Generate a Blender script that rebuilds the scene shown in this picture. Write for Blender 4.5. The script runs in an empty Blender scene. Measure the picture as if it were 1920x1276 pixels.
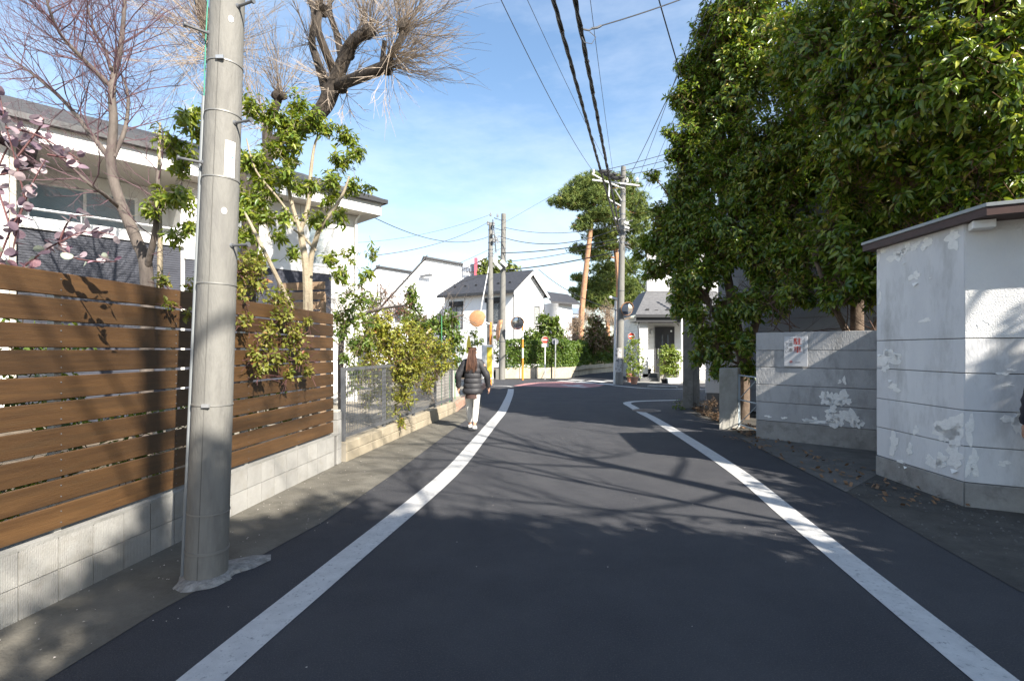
import bpy, math, random
import numpy as np
from mathutils import Vector, Matrix

S = bpy.context.scene
COL = S.collection
rnd = random.Random(11)
nr = np.random.default_rng(5)

# ------------------------------------------------------------------ camera, light, sky, exposure
EYE, FP, CX, HY = 1.55, 960.0, 960.0, 655.0
cam_d = bpy.data.cameras.new('camera')
cam_d.sensor_width = 36.0
cam_d.lens = 18.0
cam_d.shift_y = 17.0 / 1920.0
cam_d.clip_start = 0.05
cam_d.clip_end = 3000.0
cam = bpy.data.objects.new('camera', cam_d)
COL.objects.link(cam)
cam.location = (0, 0, EYE)
cam.rotation_euler = (math.radians(90), 0, 0)
S.camera = cam

SUN_EL = math.radians(36.5)
SUN_H = Vector((0.63, -0.777, 0)).normalized()
SUN_DIR = Vector((SUN_H.x * math.cos(SUN_EL), SUN_H.y * math.cos(SUN_EL), math.sin(SUN_EL)))
sun_d = bpy.data.lights.new('sun', 'SUN')
sun_d.energy = 5.0
sun_d.angle = math.radians(0.53)
sun_d.color = (1.0, 0.93, 0.82)
sun = bpy.data.objects.new('sun', sun_d)
COL.objects.link(sun)
sun.rotation_euler = (-SUN_DIR).to_track_quat('-Z', 'Y').to_euler()
sun.location = (12, -14, 20)

W = bpy.data.worlds.new('World')
S.world = W
W.use_nodes = True
wn, wl = W.node_tree.nodes, W.node_tree.links
wn.clear()
w_out = wn.new('ShaderNodeOutputWorld')
w_bg = wn.new('ShaderNodeBackground')
w_sky = wn.new('ShaderNodeTexSky')
w_sky.sky_type = 'NISHITA'
w_sky.sun_disc = False
w_sky.sun_elevation = SUN_EL
w_sky.sun_rotation = math.atan2(SUN_H.x, SUN_H.y)
w_sky.air_density = 1.25
w_sky.dust_density = 0.7
w_sky.ozone_density = 2.0
w_bg.inputs['Strength'].default_value = 0.064
w_tc = wn.new('ShaderNodeTexCoord')
w_map = wn.new('ShaderNodeMapping')
w_map.inputs['Scale'].default_value = (1.0, 1.0, 3.2)
w_map.inputs['Rotation'].default_value = (0.0, 0.25, 0.4)
w_noise = wn.new('ShaderNodeTexNoise')
w_noise.inputs['Scale'].default_value = 2.3
w_noise.inputs['Detail'].default_value = 7.0
w_noise.inputs['Roughness'].default_value = 0.62
w_ramp = wn.new('ShaderNodeValToRGB')
w_ramp.color_ramp.elements[0].position = 0.42
w_ramp.color_ramp.elements[0].color = (0.08, 0.08, 0.08, 1)
w_ramp.color_ramp.elements[1].position = 0.85
w_ramp.color_ramp.elements[1].color = (0.44, 0.44, 0.44, 1)
w_mix = wn.new('ShaderNodeMix')
w_mix.data_type = 'RGBA'
w_mix.inputs[7].default_value = (8.6, 9.1, 9.8, 1)
wl.new(w_tc.outputs['Generated'], w_map.inputs['Vector'])
wl.new(w_map.outputs['Vector'], w_noise.inputs['Vector'])
wl.new(w_noise.outputs['Fac'], w_ramp.inputs['Fac'])
w_sep = wn.new('ShaderNodeSeparateXYZ')
wl.new(w_tc.outputs['Generated'], w_sep.inputs[0])
w_low = wn.new('ShaderNodeMapRange')      # ground haze: the same paling all round the horizon
w_low.inputs['From Min'].default_value = 0.50
w_low.inputs['From Max'].default_value = 0.02
w_low.inputs['To Min'].default_value = 0.0
w_low.inputs['To Max'].default_value = 0.32
w_low.interpolation_type = 'SMOOTHSTEP'
wl.new(w_sep.outputs['Z'], w_low.inputs['Value'])
w_add = wn.new('ShaderNodeMath')
w_add.operation = 'ADD'
w_add.use_clamp = True
wl.new(w_ramp.outputs['Color'], w_add.inputs[0])
wl.new(w_low.outputs['Result'], w_add.inputs[1])
wl.new(w_add.outputs[0], w_mix.inputs[0])
w_hsv = wn.new('ShaderNodeHueSaturation')
w_hsv.inputs['Saturation'].default_value = 1.22
w_hsv.inputs['Value'].default_value = 1.36
wl.new(w_sky.outputs['Color'], w_hsv.inputs['Color'])
wl.new(w_hsv.outputs['Color'], w_mix.inputs[6])
wl.new(w_mix.outputs[2], w_bg.inputs['Color'])
wl.new(w_bg.outputs['Background'], w_out.inputs['Surface'])

S.view_settings.view_transform = 'Standard'
S.view_settings.look = 'None'
S.view_settings.exposure = 1.42
S.view_settings.gamma = 1.0
S.view_settings.use_curve_mapping = False
S.cycles.max_bounces = 8
S.cycles.transparent_max_bounces = 8


# ------------------------------------------------------------------ coordinates
def U(px, py, Y):
    """point at depth Y seen at photograph position px, py"""
    return Vector(((px - CX) / FP * Y, Y, EYE + (HY - py) / FP * Y))


def G(px, py, z=0.0):
    """point of the level plane z seen at px, py"""
    Y = (EYE - z) * FP / (py - HY)
    return Vector(((px - CX) / FP * Y, Y, z))


# ------------------------------------------------------------------ materials
MATS = {}


def M(name, c, c2=None, sc=6.0, r=0.75, bump=0.0, bsc=60.0, metal=0.0, spec=0.5, stretch=(1, 1, 1),
      orand=0.0, c3=None, sc3=1.5, t3=(0.5, 0.7), coord='Object', lo=0.35, hi=0.65, emit=None):
    if name in MATS:
        return MATS[name]
    m = bpy.data.materials.new(name)
    m.use_nodes = True
    n, l = m.node_tree.nodes, m.node_tree.links
    b = n['Principled BSDF']
    b.inputs['Roughness'].default_value = r
    b.inputs['Metallic'].default_value = metal
    b.inputs['Specular IOR Level'].default_value = spec
    col = None
    tc = n.new('ShaderNodeTexCoord')
    mp = n.new('ShaderNodeMapping')
    mp.inputs['Scale'].default_value = stretch
    l.new(tc.outputs[coord], mp.inputs['Vector'])
    vec = mp.outputs['Vector']
    if orand > 0:
        oi = n.new('ShaderNodeObjectInfo')
        ad = n.new('ShaderNodeVectorMath')
        ad.operation = 'ADD'
        mul = n.new('ShaderNodeMath')
        mul.operation = 'MULTIPLY'
        mul.inputs[1].default_value = 37.0
        l.new(oi.outputs['Random'], mul.inputs[0])
        l.new(vec, ad.inputs[0])
        l.new(mul.outputs[0], ad.inputs[1])
        vec = ad.outputs[0]
    if c2 is not None:
        nz = n.new('ShaderNodeTexNoise')
        nz.inputs['Scale'].default_value = sc
        nz.inputs['Detail'].default_value = 8
        nz.inputs['Roughness'].default_value = 0.65
        l.new(vec, nz.inputs['Vector'])
        rp = n.new('ShaderNodeValToRGB')
        rp.color_ramp.elements[0].position = lo
        rp.color_ramp.elements[1].position = hi
        rp.color_ramp.elements[0].color = (*c, 1)
        rp.color_ramp.elements[1].color = (*c2, 1)
        l.new(nz.outputs['Fac'], rp.inputs['Fac'])
        col = rp.outputs['Color']
    if c3 is not None:
        nz3 = n.new('ShaderNodeTexNoise')
        nz3.inputs['Scale'].default_value = sc3
        nz3.inputs['Detail'].default_value = 9
        nz3.inputs['Roughness'].default_value = 0.7
        ofs = n.new('ShaderNodeVectorMath')
        ofs.operation = 'ADD'
        ofs.inputs[1].default_value = (13.7, 5.1, 9.3)
        l.new(vec, ofs.inputs[0])
        l.new(ofs.outputs[0], nz3.inputs['Vector'])
        r3 = n.new('ShaderNodeValToRGB')
        r3.color_ramp.elements[0].position = t3[0]
        r3.color_ramp.elements[1].position = t3[1]
        l.new(nz3.outputs['Fac'], r3.inputs['Fac'])
        mx = n.new('ShaderNodeMix')
        mx.data_type = 'RGBA'
        l.new(r3.outputs['Color'], mx.inputs[0])
        if col is not None:
            l.new(col, mx.inputs[6])
        else:
            mx.inputs[6].default_value = (*c, 1)
        mx.inputs[7].default_value = (*c3, 1)
        col = mx.outputs[2]
    if orand > 0:
        hs = n.new('ShaderNodeHueSaturation')
        mr = n.new('ShaderNodeMapRange')
        mr.inputs['To Min'].default_value = 1 - orand
        mr.inputs['To Max'].default_value = 1 + orand
        l.new(oi.outputs['Random'], mr.inputs['Value'])
        l.new(mr.outputs['Result'], hs.inputs['Value'])
        if col is not None:
            l.new(col, hs.inputs['Color'])
        else:
            hs.inputs['Color'].default_value = (*c, 1)
        col = hs.outputs['Color']
    if col is not None:
        l.new(col, b.inputs['Base Color'])
    else:
        b.inputs['Base Color'].default_value = (*c, 1)
    if bump > 0:
        nb = n.new('ShaderNodeTexNoise')
        nb.inputs['Scale'].default_value = bsc
        nb.inputs['Detail'].default_value = 5
        l.new(vec, nb.inputs['Vector'])
        bp = n.new('ShaderNodeBump')
        bp.inputs['Strength'].default_value = bump
        bp.inputs['Distance'].default_value = 0.02
        l.new(nb.outputs['Fac'], bp.inputs['Height'])
        l.new(bp.outputs['Normal'], b.inputs['Normal'])
    if emit:
        b.inputs['Emission Color'].default_value = (*emit, 1)
        b.inputs['Emission Strength'].default_value = 1.0
    MATS[name] = m
    return m


def siding_mat(name, c, pitch, r=0.6, depth=0.6, c2=None, bumpd=0.02):
    """cladding with fine horizontal relief lines"""
    if name in MATS:
        return MATS[name]
    m = M(name, c, c2 or tuple(x * 0.9 for x in c), sc=2.5, r=r)
    n, l = m.node_tree.nodes, m.node_tree.links
    b = n['Principled BSDF']
    tc = n.new('ShaderNodeTexCoord')
    sp = n.new('ShaderNodeSeparateXYZ')
    l.new(tc.outputs['Object'], sp.inputs[0])
    mu = n.new('ShaderNodeMath')
    mu.operation = 'MULTIPLY'
    mu.inputs[1].default_value = 1.0 / pitch
    l.new(sp.outputs['Z'], mu.inputs[0])
    fr = n.new('ShaderNodeMath')
    fr.operation = 'FRACT'
    l.new(mu.outputs[0], fr.inputs[0])
    rp = n.new('ShaderNodeValToRGB')
    e = rp.color_ramp.elements
    e[0].position = 0.0
    e[0].color = (0, 0, 0, 1)
    e[1].position = 0.12
    e[1].color = (1, 1, 1, 1)
    l.new(fr.outputs[0], rp.inputs['Fac'])
    bp = n.new('ShaderNodeBump')
    bp.inputs['Strength'].default_value = depth
    bp.inputs['Distance'].default_value = bumpd
    l.new(rp.outputs['Color'], bp.inputs['Height'])
    l.new(bp.outputs['Normal'], b.inputs['Normal'])
    return m


def leaf_mat(name, cols, r=0.4, trans=0.3, spec=0.5):
    """cols: list of (position, colour) read by the per-leaf tint"""
    if name in MATS:
        return MATS[name]
    m = bpy.data.materials.new(name)
    m.use_nodes = True
    n, l = m.node_tree.nodes, m.node_tree.links
    b = n['Principled BSDF']
    b.inputs['Roughness'].default_value = r
    b.inputs['Specular IOR Level'].default_value = spec
    at = n.new('ShaderNodeAttribute')
    at.attribute_name = 'tint'
    rp = n.new('ShaderNodeValToRGB')
    el = rp.color_ramp.elements
    while len(el) < len(cols):
        el.new(0.5)
    for e, (p, c) in zip(el, cols):
        e.position = p
        e.color = (*c, 1)
    l.new(at.outputs['Fac'], rp.inputs['Fac'])
    l.new(rp.outputs['Color'], b.inputs['Base Color'])
    tr = n.new('ShaderNodeBsdfTranslucent')
    hs = n.new('ShaderNodeHueSaturation')
    hs.inputs['Value'].default_value = 1.6
    hs.inputs['Saturation'].default_value = 1.1
    hs.inputs['Hue'].default_value = 0.485
    l.new(rp.outputs['Color'], hs.inputs['Color'])
    l.new(hs.outputs['Color'], tr.inputs['Color'])
    mx = n.new('ShaderNodeMixShader')
    mx.inputs['Fac'].default_value = trans
    l.new(b.outputs[0], mx.inputs[1])
    l.new(tr.outputs[0], mx.inputs[2])
    l.new(mx.outputs[0], n['Material Output'].inputs['Surface'])
    MATS[name] = m
    return m


def glass_mat(name, c=(0.05, 0.07, 0.09), r=0.06):
    return M(name, c, r=r, spec=0.9)


# ------------------------------------------------------------------ objects
ROOTM = {}


def tag(o, label=None, cat=None, group=None, kind=None):
    if label: o['label'] = label
    if cat: o['category'] = cat
    if group: o['group'] = group
    if kind: o['kind'] = kind
    return o


def thing(name, label, cat, loc=(0, 0, 0), rz=0.0, group=None):
    o = bpy.data.objects.new(name, None)
    o.empty_display_size = 0.2
    COL.objects.link(o)
    o.location = loc
    o.rotation_euler = (0, 0, rz)
    ROOTM[o] = Matrix.Translation(Vector(loc)) @ Matrix.Rotation(rz, 4, 'Z')
    return tag(o, label, cat, group)


def root_matrix(p):
    while p is not None:
        if p in ROOTM:
            return ROOTM[p]
        p = p.parent
    return None


class MB:
    def __init__(s):
        s.v, s.f, s.m = [], [], []
        s.mi = 0

    def add(s, vs, fs):
        o = len(s.v)
        s.v += [tuple(x) for x in vs]
        for f in fs:
            s.f.append([i + o for i in f])
            s.m.append(s.mi)
        return s

    def quad(s, *p):
        return s.add(p, [list(range(len(p)))])

    def box(s, c, d, rz=0.0, rx=0.0, ry=0.0):
        hx, hy, hz = d[0] / 2, d[1] / 2, d[2] / 2
        vs = [Vector((x, y, z)) for z in (-hz, hz) for y in (-hy, hy) for x in (-hx, hx)]
        if rx or ry or rz:
            R = Matrix.Rotation(rz, 3, 'Z') @ Matrix.Rotation(ry, 3, 'Y') @ Matrix.Rotation(rx, 3, 'X')
            vs = [R @ v for v in vs]
        c = Vector(c)
        return s.add([v + c for v in vs], [[0, 2, 3, 1], [4, 5, 7, 6], [0, 1, 5, 4], [2, 6, 7, 3], [0, 4, 6, 2], [1, 3, 7, 5]])

    def hexa(s, b, t):
        """b: 4 bottom points, counter-clockwise from above; t: 4 top points"""
        return s.add(list(b) + list(t), [[3, 2, 1, 0], [4, 5, 6, 7], [0, 1, 5, 4], [1, 2, 6, 5], [2, 3, 7, 6], [3, 0, 4, 7]])

    def slab(s, a, b, th, z0, z1):
        """wall from a to b (xy), thickness th to the left of a->b"""
        a, b = Vector((a[0], a[1], 0)), Vector((b[0], b[1], 0))
        d = (b - a).normalized()
        n = Vector((-d.y, d.x, 0)) * th
        z0, z1 = Vector((0, 0, z0)), Vector((0, 0, z1))
        q = [a, b, b + n, a + n]
        if th < 0: q = [a + n, b + n, b, a]
        return s.hexa([p + z0 for p in q], [p + z1 for p in q])

    def prism(s, poly, ext):
        """poly: list of 3D points, extruded by ext"""
        n = len(poly)
        e = Vector(ext)
        p = [Vector(x) for x in poly]
        fs = [list(range(n))[::-1], list(range(n, 2 * n))]
        fs += [[i, (i + 1) % n, n + (i + 1) % n, n + i] for i in range(n)]
        return s.add(p + [x + e for x in p], fs)

    def tube(s, pts, r, n=6, cap=True):
        pts = [Vector(p) for p in pts]
        k = len(pts)
        if not isinstance(r, (list, tuple)): r = [r] * k
        o = len(s.v)
        ref = None
        for i, p in enumerate(pts):
            t = (pts[min(i + 1, k - 1)] - pts[max(i - 1, 0)])
            t = t.normalized() if t.length > 1e-9 else Vector((0, 0, 1))
            if ref is None:
                ref = t.orthogonal().normalized()
            ref = (ref - t * ref.dot(t))
            ref = ref.normalized() if ref.length > 1e-6 else t.orthogonal().normalized()
            q = t.cross(ref)
            for j in range(n):
                a = 2 * math.pi * j / n
                s.v.append(tuple(p + (ref * math.cos(a) + q * math.sin(a)) * r[i]))
        for i in range(k - 1):
            for j in range(n):
                j2 = (j + 1) % n
                s.f.append([o + i * n + j, o + i * n + j2, o + (i + 1) * n + j2, o + (i + 1) * n + j])
                s.m.append(s.mi)
        if cap and n > 2:
            s.f.append([o + j for j in range(n)][::-1])
            s.m.append(s.mi)
            s.f.append([o + (k - 1) * n + j for j in range(n)])
            s.m.append(s.mi)
        return s

    def lathe(s, prof, at=(0, 0, 0), n=16, axis=None, cap=True):
        """prof: (radius, height) list; axis: direction of the height"""
        at = Vector(at)
        A = Vector(axis).normalized() if axis is not None else Vector((0, 0, 1))
        R = A.orthogonal().normalized()
        Q = A.cross(R)
        o = len(s.v)
        for (r, h) in prof:
            for j in range(n):
                a = 2 * math.pi * j / n
                s.v.append(tuple(at + A * h + (R * math.cos(a) + Q * math.sin(a)) * r))
        k = len(prof)
        for i in range(k - 1):
            for j in range(n):
                j2 = (j + 1) % n
                s.f.append([o + i * n + j, o + i * n + j2, o + (i + 1) * n + j2, o + (i + 1) * n + j])
                s.m.append(s.mi)
        if cap:
            s.f.append([o + j for j in range(n)][::-1]); s.m.append(s.mi)
            s.f.append([o + (k - 1) * n + j for j in range(n)]); s.m.append(s.mi)
        return s

    def mesh(s, name, mats, T=None, smooth=False):
        me = bpy.data.meshes.new(name)
        vs = s.v
        if T is not None:
            vs = [tuple(T @ Vector(v)) for v in vs]
        me.from_pydata(vs, [], s.f)
        if not isinstance(mats, (list, tuple)): mats = [mats]
        for m in mats: me.materials.append(m)
        if len(mats) > 1:
            me.polygons.foreach_set('material_index', s.m)
        if smooth:
            me.polygons.foreach_set('use_smooth', [True] * len(me.polygons))
        me.update()
        return me

    def build(s, name, mats, parent=None, smooth=False, bevel=0.0, local=False, seg=2):
        T = None
        if parent is not None and not local:
            R = root_matrix(parent)
            if R is not None: T = R.inverted()
        me = s.mesh(name, mats, T, smooth)
        o = bpy.data.objects.new(name, me)
        COL.objects.link(o)
        if parent is not None: o.parent = parent
        if bevel > 0:
            b = o.modifiers.new('bevel', 'BEVEL')
            b.width = bevel
            b.segments = seg
            b.limit_method = 'ANGLE'
        if smooth and bevel == 0:
            try:
                me.set_sharp_from_angle(angle=math.radians(40))
            except Exception:
                pass
        return o


def piece(mesh, name, parent, loc, rot=(0, 0, 0), scale=(1, 1, 1), local=False):
    o = bpy.data.objects.new(name, mesh)
    COL.objects.link(o)
    if parent is not None:
        o.parent = parent
        R = root_matrix(parent)
        if R is not None and not local:
            Tm = R.inverted() @ (Matrix.Translation(Vector(loc)) @ Matrix.Rotation(rot[2], 4, 'Z'))
            loc = Tm.translation
            rot = (rot[0], rot[1], Tm.to_euler().z)
    o.location = loc
    o.rotation_euler = rot
    o.scale = scale
    return o


def copy_tree(o, parent=None):
    c = o.copy()
    COL.objects.link(c)
    if parent is not None: c.parent = parent
    if o in ROOTM: ROOTM[c] = ROOTM[o].copy()
    for ch in [x for x in COL.objects if x.parent == o]:
        copy_tree(ch, c)
    return c


def structure(o):
    o['kind'] = 'structure'
    return o


def sheet(name, pts, z, mat, parent=None):
    mb = MB()
    mb.quad(*[(p[0], p[1], z) for p in pts])
    return mb.build(name, mat, parent)


def ribbon(pts, w, z):
    """flat strip along a polyline on the ground"""
    mb = MB()
    L, R = [], []
    P = [Vector((p[0], p[1], 0)) for p in pts]
    for i, p in enumerate(P):
        t = (P[min(i + 1, len(P) - 1)] - P[max(i - 1, 0)]).normalized()
        n = Vector((-t.y, t.x, 0))
        L.append(p + n * w / 2 + Vector((0, 0, z)))
        R.append(p - n * w / 2 + Vector((0, 0, z)))
    for i in range(len(P) - 1):
        mb.quad(R[i], R[i + 1], L[i + 1], L[i])
    return mb


def smooth_path(pts, k=5):
    """Catmull-Rom resampling"""
    P = [Vector(p) for p in pts]
    out = []
    for i in range(len(P) - 1):
        p0, p1, p2, p3 = P[max(i - 1, 0)], P[i], P[i + 1], P[min(i + 2, len(P) - 1)]
        for j in range(k):
            t = j / k
            out.append(0.5 * ((2 * p1) + (p2 - p0) * t + (2 * p0 - 5 * p1 + 4 * p2 - p3) * t * t + (3 * p1 - p0 - 3 * p2 + p3) * t ** 3))
    out.append(P[-1])
    return out


def text_mesh(txt, size, mat, name, parent, M4, bold=0.0, align='CENTER'):
    """flat lettering; M4 maps the text plane (x right, y up) to the world"""
    cu = bpy.data.curves.new(name, 'FONT')
    cu.body = txt
    cu.size = size
    cu.align_x = align
    cu.align_y = 'CENTER'
    cu.offset = bold
    cu.resolution_u = 3
    to = bpy.data.objects.new('tmp', cu)
    COL.objects.link(to)
    dg = bpy.context.evaluated_depsgraph_get()
    me = bpy.data.meshes.new_from_object(to.evaluated_get(dg))
    bpy.data.objects.remove(to)
    R = root_matrix(parent)
    me.transform((R.inverted() if R is not None else Matrix()) @ M4)
    me.materials.clear()
    me.materials.append(mat)
    me.name = name
    o = bpy.data.objects.new(name, me)
    COL.objects.link(o)
    o.parent = parent
    return o


def np_mesh(name, V, F, mat, tint=None, parent=None, smooth=False):
    """V (n,3); F (m,k) equal-sided faces"""
    if parent is not None:
        R = root_matrix(parent)
        if R is not None:
            A = np.array(R.inverted())
            V = V @ A[:3, :3].T + A[:3, 3]
    me = bpy.data.meshes.new(name)
    m, k = F.shape
    me.vertices.add(len(V))
    me.vertices.foreach_set('co', V.astype(np.float32).ravel())
    me.loops.add(m * k)
    me.loops.foreach_set('vertex_index', F.astype(np.int32).ravel())
    me.polygons.add(m)
    me.polygons.foreach_set('loop_start', np.arange(0, m * k, k, dtype=np.int32))
    me.update(calc_edges=True)
    if tint is not None:
        a = me.attributes.new('tint', 'FLOAT', 'FACE')
        a.data.foreach_set('value', np.asarray(tint, dtype=np.float32))
    me.materials.append(mat)
    me.update()
    o = bpy.data.objects.new(name, me)
    COL.objects.link(o)
    if parent is not None: o.parent = parent
    return o


def nrm(a):
    return a / np.maximum(np.linalg.norm(a, axis=1, keepdims=True), 1e-9)


def leaves_np(P, D, N, L, Wd, fold=0.25, droop=0.15):
    """leaf blades: two pentagons folded along the rib; returns V, F (k=5)"""
    n = len(P)
    D = nrm(D)
    N = nrm(N - D * np.sum(N * D, axis=1, keepdims=True))
    Sd = np.cross(D, N)
    L = L[:, None]
    Wd = Wd[:, None]
    b = P
    l1 = P + D * L * 0.30 + Sd * Wd * 0.46 + N * Wd * fold
    l2 = P + D * L * 0.62 + Sd * Wd * 0.40 + N * (Wd * fold - L * droop * 0.35)
    r1 = P + D * L * 0.30 - Sd * Wd * 0.46 + N * Wd * fold
    r2 = P + D * L * 0.62 - Sd * Wd * 0.40 + N * (Wd * fold - L * droop * 0.35)
    t = P + D * L - N * L * droop
    m = P + D * L * 0.5
    V = np.stack([b, m, t, l2, l1, r1, r2], axis=1).reshape(-1, 3)
    i = (np.arange(n) * 7)[:, None]
    F = np.concatenate([i + np.array([[0, 1, 2, 3, 4]]), i + np.array([[0, 5, 6, 2, 1]])], axis=1).reshape(-1, 5)
    return V, F


def crown_leaves(blobs, tips, per_tip, L, Wd, inner=0.45, spread=1.0, down=0.35, jitter=0.3, stem=0.12, clump=0.0, upbias=0.35, nout=0.75):
    """sample twig ends through blobs; returns arrays of leaf frames and the twig ends"""
    Ps, Ds, Ns, Ls, Ws, Ts = [], [], [], [], [], []
    TP, TD = [], []
    for (c, r) in blobs:
        r = np.array(r if isinstance(r, (tuple, list)) else (r, r, r), dtype=float)
        vol = float(np.prod(r)) ** (2 / 3)
        k = max(4, int(tips * vol))
        u = nrm(nr.normal(size=(k, 3)))
        cl = np.ones(k)
        if clump > 0:
            nc = max(5, int(16 * vol))
            cu = nrm(nr.normal(size=(nc, 3)))
            cr = 0.82 + 0.36 * nr.random(nc)
            ci = nr.integers(0, nc, k)
            u = nrm(cu[ci] + nr.normal(size=(k, 3)) * clump)
            cl = cr[ci]
        wob = 0.86 + 0.22 * np.sin(u[:, 0] * 4 + c[0] * 3) * np.sin(u[:, 1] * 5 + c[1] * 2) + 0.14 * np.sin(u[:, 2] * 9 + c[2] * 5)
        rad = (inner ** 3 + (1 - inner ** 3) * nr.random(k)) ** (1 / 3)
        p = np.array(c) + u * r * (rad * wob * cl)[:, None]
        d = nrm(u + np.array([0, 0, upbias]) + nr.normal(size=(k, 3)) * jitter)
        TP.append(p)
        TD.append(d)
        for j in range(per_tip):
            a = j * 2.4 + nr.random(k) * 1.2
            perp = nrm(np.cross(d, nrm(nr.normal(size=(k, 3)))))
            q = np.cross(d, perp)
            side = perp * np.cos(a)[:, None] + q * np.sin(a)[:, None]
            ld = nrm(d * (0.25 + 0.6 * nr.random((k, 1))) + side * spread + np.array([0, 0, -down]) * (0.5 + nr.random((k, 1))))
            ln = nrm(np.array([0, 0, 0.55]) + u * nout + nr.normal(size=(k, 3)) * 0.42)
            Ps.append(p - d * (stem * j / per_tip) + side * 0.01)
            Ds.append(ld)
            Ns.append(ln)
            s = 0.55 + 0.7 * nr.random(k)
            Ls.append(L * s)
            Ws.append(Wd * s * (0.85 + 0.3 * nr.random(k)))
            Ts.append(np.clip(nr.normal(0.5, 0.2, k), 0, 1))
    out = [np.concatenate(x) for x in (Ps, Ds, Ns, Ls, Ws, Ts)]
    return out, np.concatenate(TP), np.concatenate(TD)


def leafy(name, fr, mat, parent, fold=0.25, droop=0.15, kind=None):
    P, D, N, L, Wd, T = fr
    V, F = leaves_np(P, D, N, L, Wd, fold, droop)
    o = np_mesh(name, V, F, mat, np.repeat(T, 2), parent)
    if kind: o['kind'] = kind
    return o


def twig_lines(TP, TD, length, r, every=1):
    """thin three-sided twigs ending in twig tips"""
    P = TP[::every]
    D = TD[::every]
    n = len(P)
    a = nrm(np.cross(D, nr.normal(size=(n, 3))))
    b = np.cross(D, a)
    base = P - D * length * (0.6 + 0.8 * nr.random((n, 1)))
    base[:, 2] -= 0.1 * length
    ring = [a, -0.5 * a + 0.866 * b, -0.5 * a - 0.866 * b]
    V = np.stack([base + x * r for x in ring] + [P + x * r * 0.5 for x in ring], axis=1).reshape(-1, 3)
    i = (np.arange(n) * 6)[:, None]
    F = np.concatenate([i + np.array([[0, 1, 4, 3]]), i + np.array([[1, 2, 5, 4]]), i + np.array([[2, 0, 3, 5]])], axis=1).reshape(-1, 4)
    return V, F


def rdir(g=rnd):
    v = Vector((g.gauss(0, 1), g.gauss(0, 1), g.gauss(0, 1)))
    return v.normalized() if v.length > 1e-6 else Vector((0, 0, 1))


def grow(mb, p, d, length, r, depth, g, kids=3, up=0.15, wig=0.18, sides=4, shrink=0.62, spread=0.8, segs=3, tips=None):
    """recursive branch with children along it"""
    pts, rr = [Vector(p)], [r]
    cur, dd = Vector(p), Vector(d).normalized()
    for i in range(segs):
        dd = (dd + rdir(g) * wig + Vector((0, 0, up * 0.3))).normalized()
        cur = cur + dd * (length / segs)
        pts.append(cur.copy())
        rr.append(r * (1 - 0.62 * (i + 1) / segs))
    mb.tube(pts, rr, sides if depth > 0 else 3, cap=False)
    if tips is not None and depth == 0: tips.append((pts[-1].copy(), dd.copy()))
    if depth <= 0: return
    for k in range(kids):
        t = 0.25 + 0.75 * (k + g.random()) / kids
        x = t * segs
        i = min(int(x), segs - 1)
        q = pts[i].lerp(pts[i + 1], x - i)
        tang = (pts[i + 1] - pts[i]).normalized()
        side = rdir(g)
        side = (side - tang * side.dot(tang))
        if side.length < 1e-4: continue
        nd = (tang + side.normalized() * spread * (0.6 + 0.7 * g.random()) + Vector((0, 0, up))).normalized()
        rb = rr[i] * (1 - (x - i)) + rr[i + 1] * (x - i)
        grow(mb, q, nd, length * shrink * (0.7 + 0.5 * g.random()), rb * 0.62, depth - 1, g, kids, up, wig, sides, shrink, spread, segs, tips)


def along(pts, t):
    """point and tangent at fraction t of a polyline"""
    n = len(pts) - 1
    x = min(max(t, 0), 0.9999) * n
    i = int(x)
    return pts[i].lerp(pts[i + 1], x - i), (pts[i + 1] - pts[i]).normalized()


# ================================================================== materials used all over
m_asph = M('asphalt', (0.045, 0.0465, 0.055), (0.065, 0.0660, 0.073), sc=1.3, r=0.85, bump=0.9, bsc=150, c3=(0.112, 0.109, 0.106), sc3=110, t3=(0.52, 0.66), spec=0.3)
m_asph2 = M('older_asphalt', (0.060, 0.059, 0.060), (0.082, 0.080, 0.078), sc=2.0, r=0.9, bump=0.6, bsc=110, c3=(0.11, 0.105, 0.10), sc3=70, t3=(0.55, 0.75), spec=0.3)
m_pave = M('pavement_concrete', (0.105, 0.097, 0.082), (0.155, 0.145, 0.122), sc=2.2, r=0.9, bump=0.5, bsc=70, c3=(0.085, 0.078, 0.062), sc3=3.0, t3=(0.5, 0.75), spec=0.25)
m_line = M('road_paint', (0.52, 0.515, 0.50), (0.43, 0.425, 0.415), sc=9, r=0.75, bump=0.3, bsc=120, c3=(0.24, 0.24, 0.24), sc3=34, t3=(0.56, 0.66))
m_redroad = M('red_road_coating', (0.34, 0.15, 0.15), (0.42, 0.21, 0.20), sc=5, r=0.85)
m_soil = M('soil', (0.10, 0.075, 0.05), (0.17, 0.13, 0.09), sc=5, r=0.95, bump=0.8, bsc=30)
m_sand = M('garden_ground', (0.24, 0.21, 0.165), (0.32, 0.285, 0.225), sc=3, r=0.95, bump=0.6, bsc=40)
m_dirt = M('rough_verge', (0.060, 0.057, 0.052), (0.095, 0.09, 0.08), sc=4, r=0.95, bump=1.0, bsc=45, c3=(0.14, 0.13, 0.12), sc3=60, t3=(0.6, 0.72), spec=0.2)
m_conc = M('old_concrete', (0.23, 0.22, 0.205), (0.33, 0.32, 0.30), sc=4, r=0.9, bump=0.4, bsc=50, c3=(0.14, 0.135, 0.13), sc3=5, t3=(0.52, 0.75))
m_pole = M('pole_concrete', (0.155, 0.151, 0.138), (0.21, 0.204, 0.187), sc=3, r=0.8, bump=0.25, bsc=70, c3=(0.12, 0.115, 0.105), sc3=6, t3=(0.5, 0.75), stretch=(1, 1, 0.25))
m_steel = M('galvanised_steel', (0.50, 0.51, 0.52), (0.42, 0.43, 0.44), sc=20, r=0.45, metal=0.6)
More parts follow.
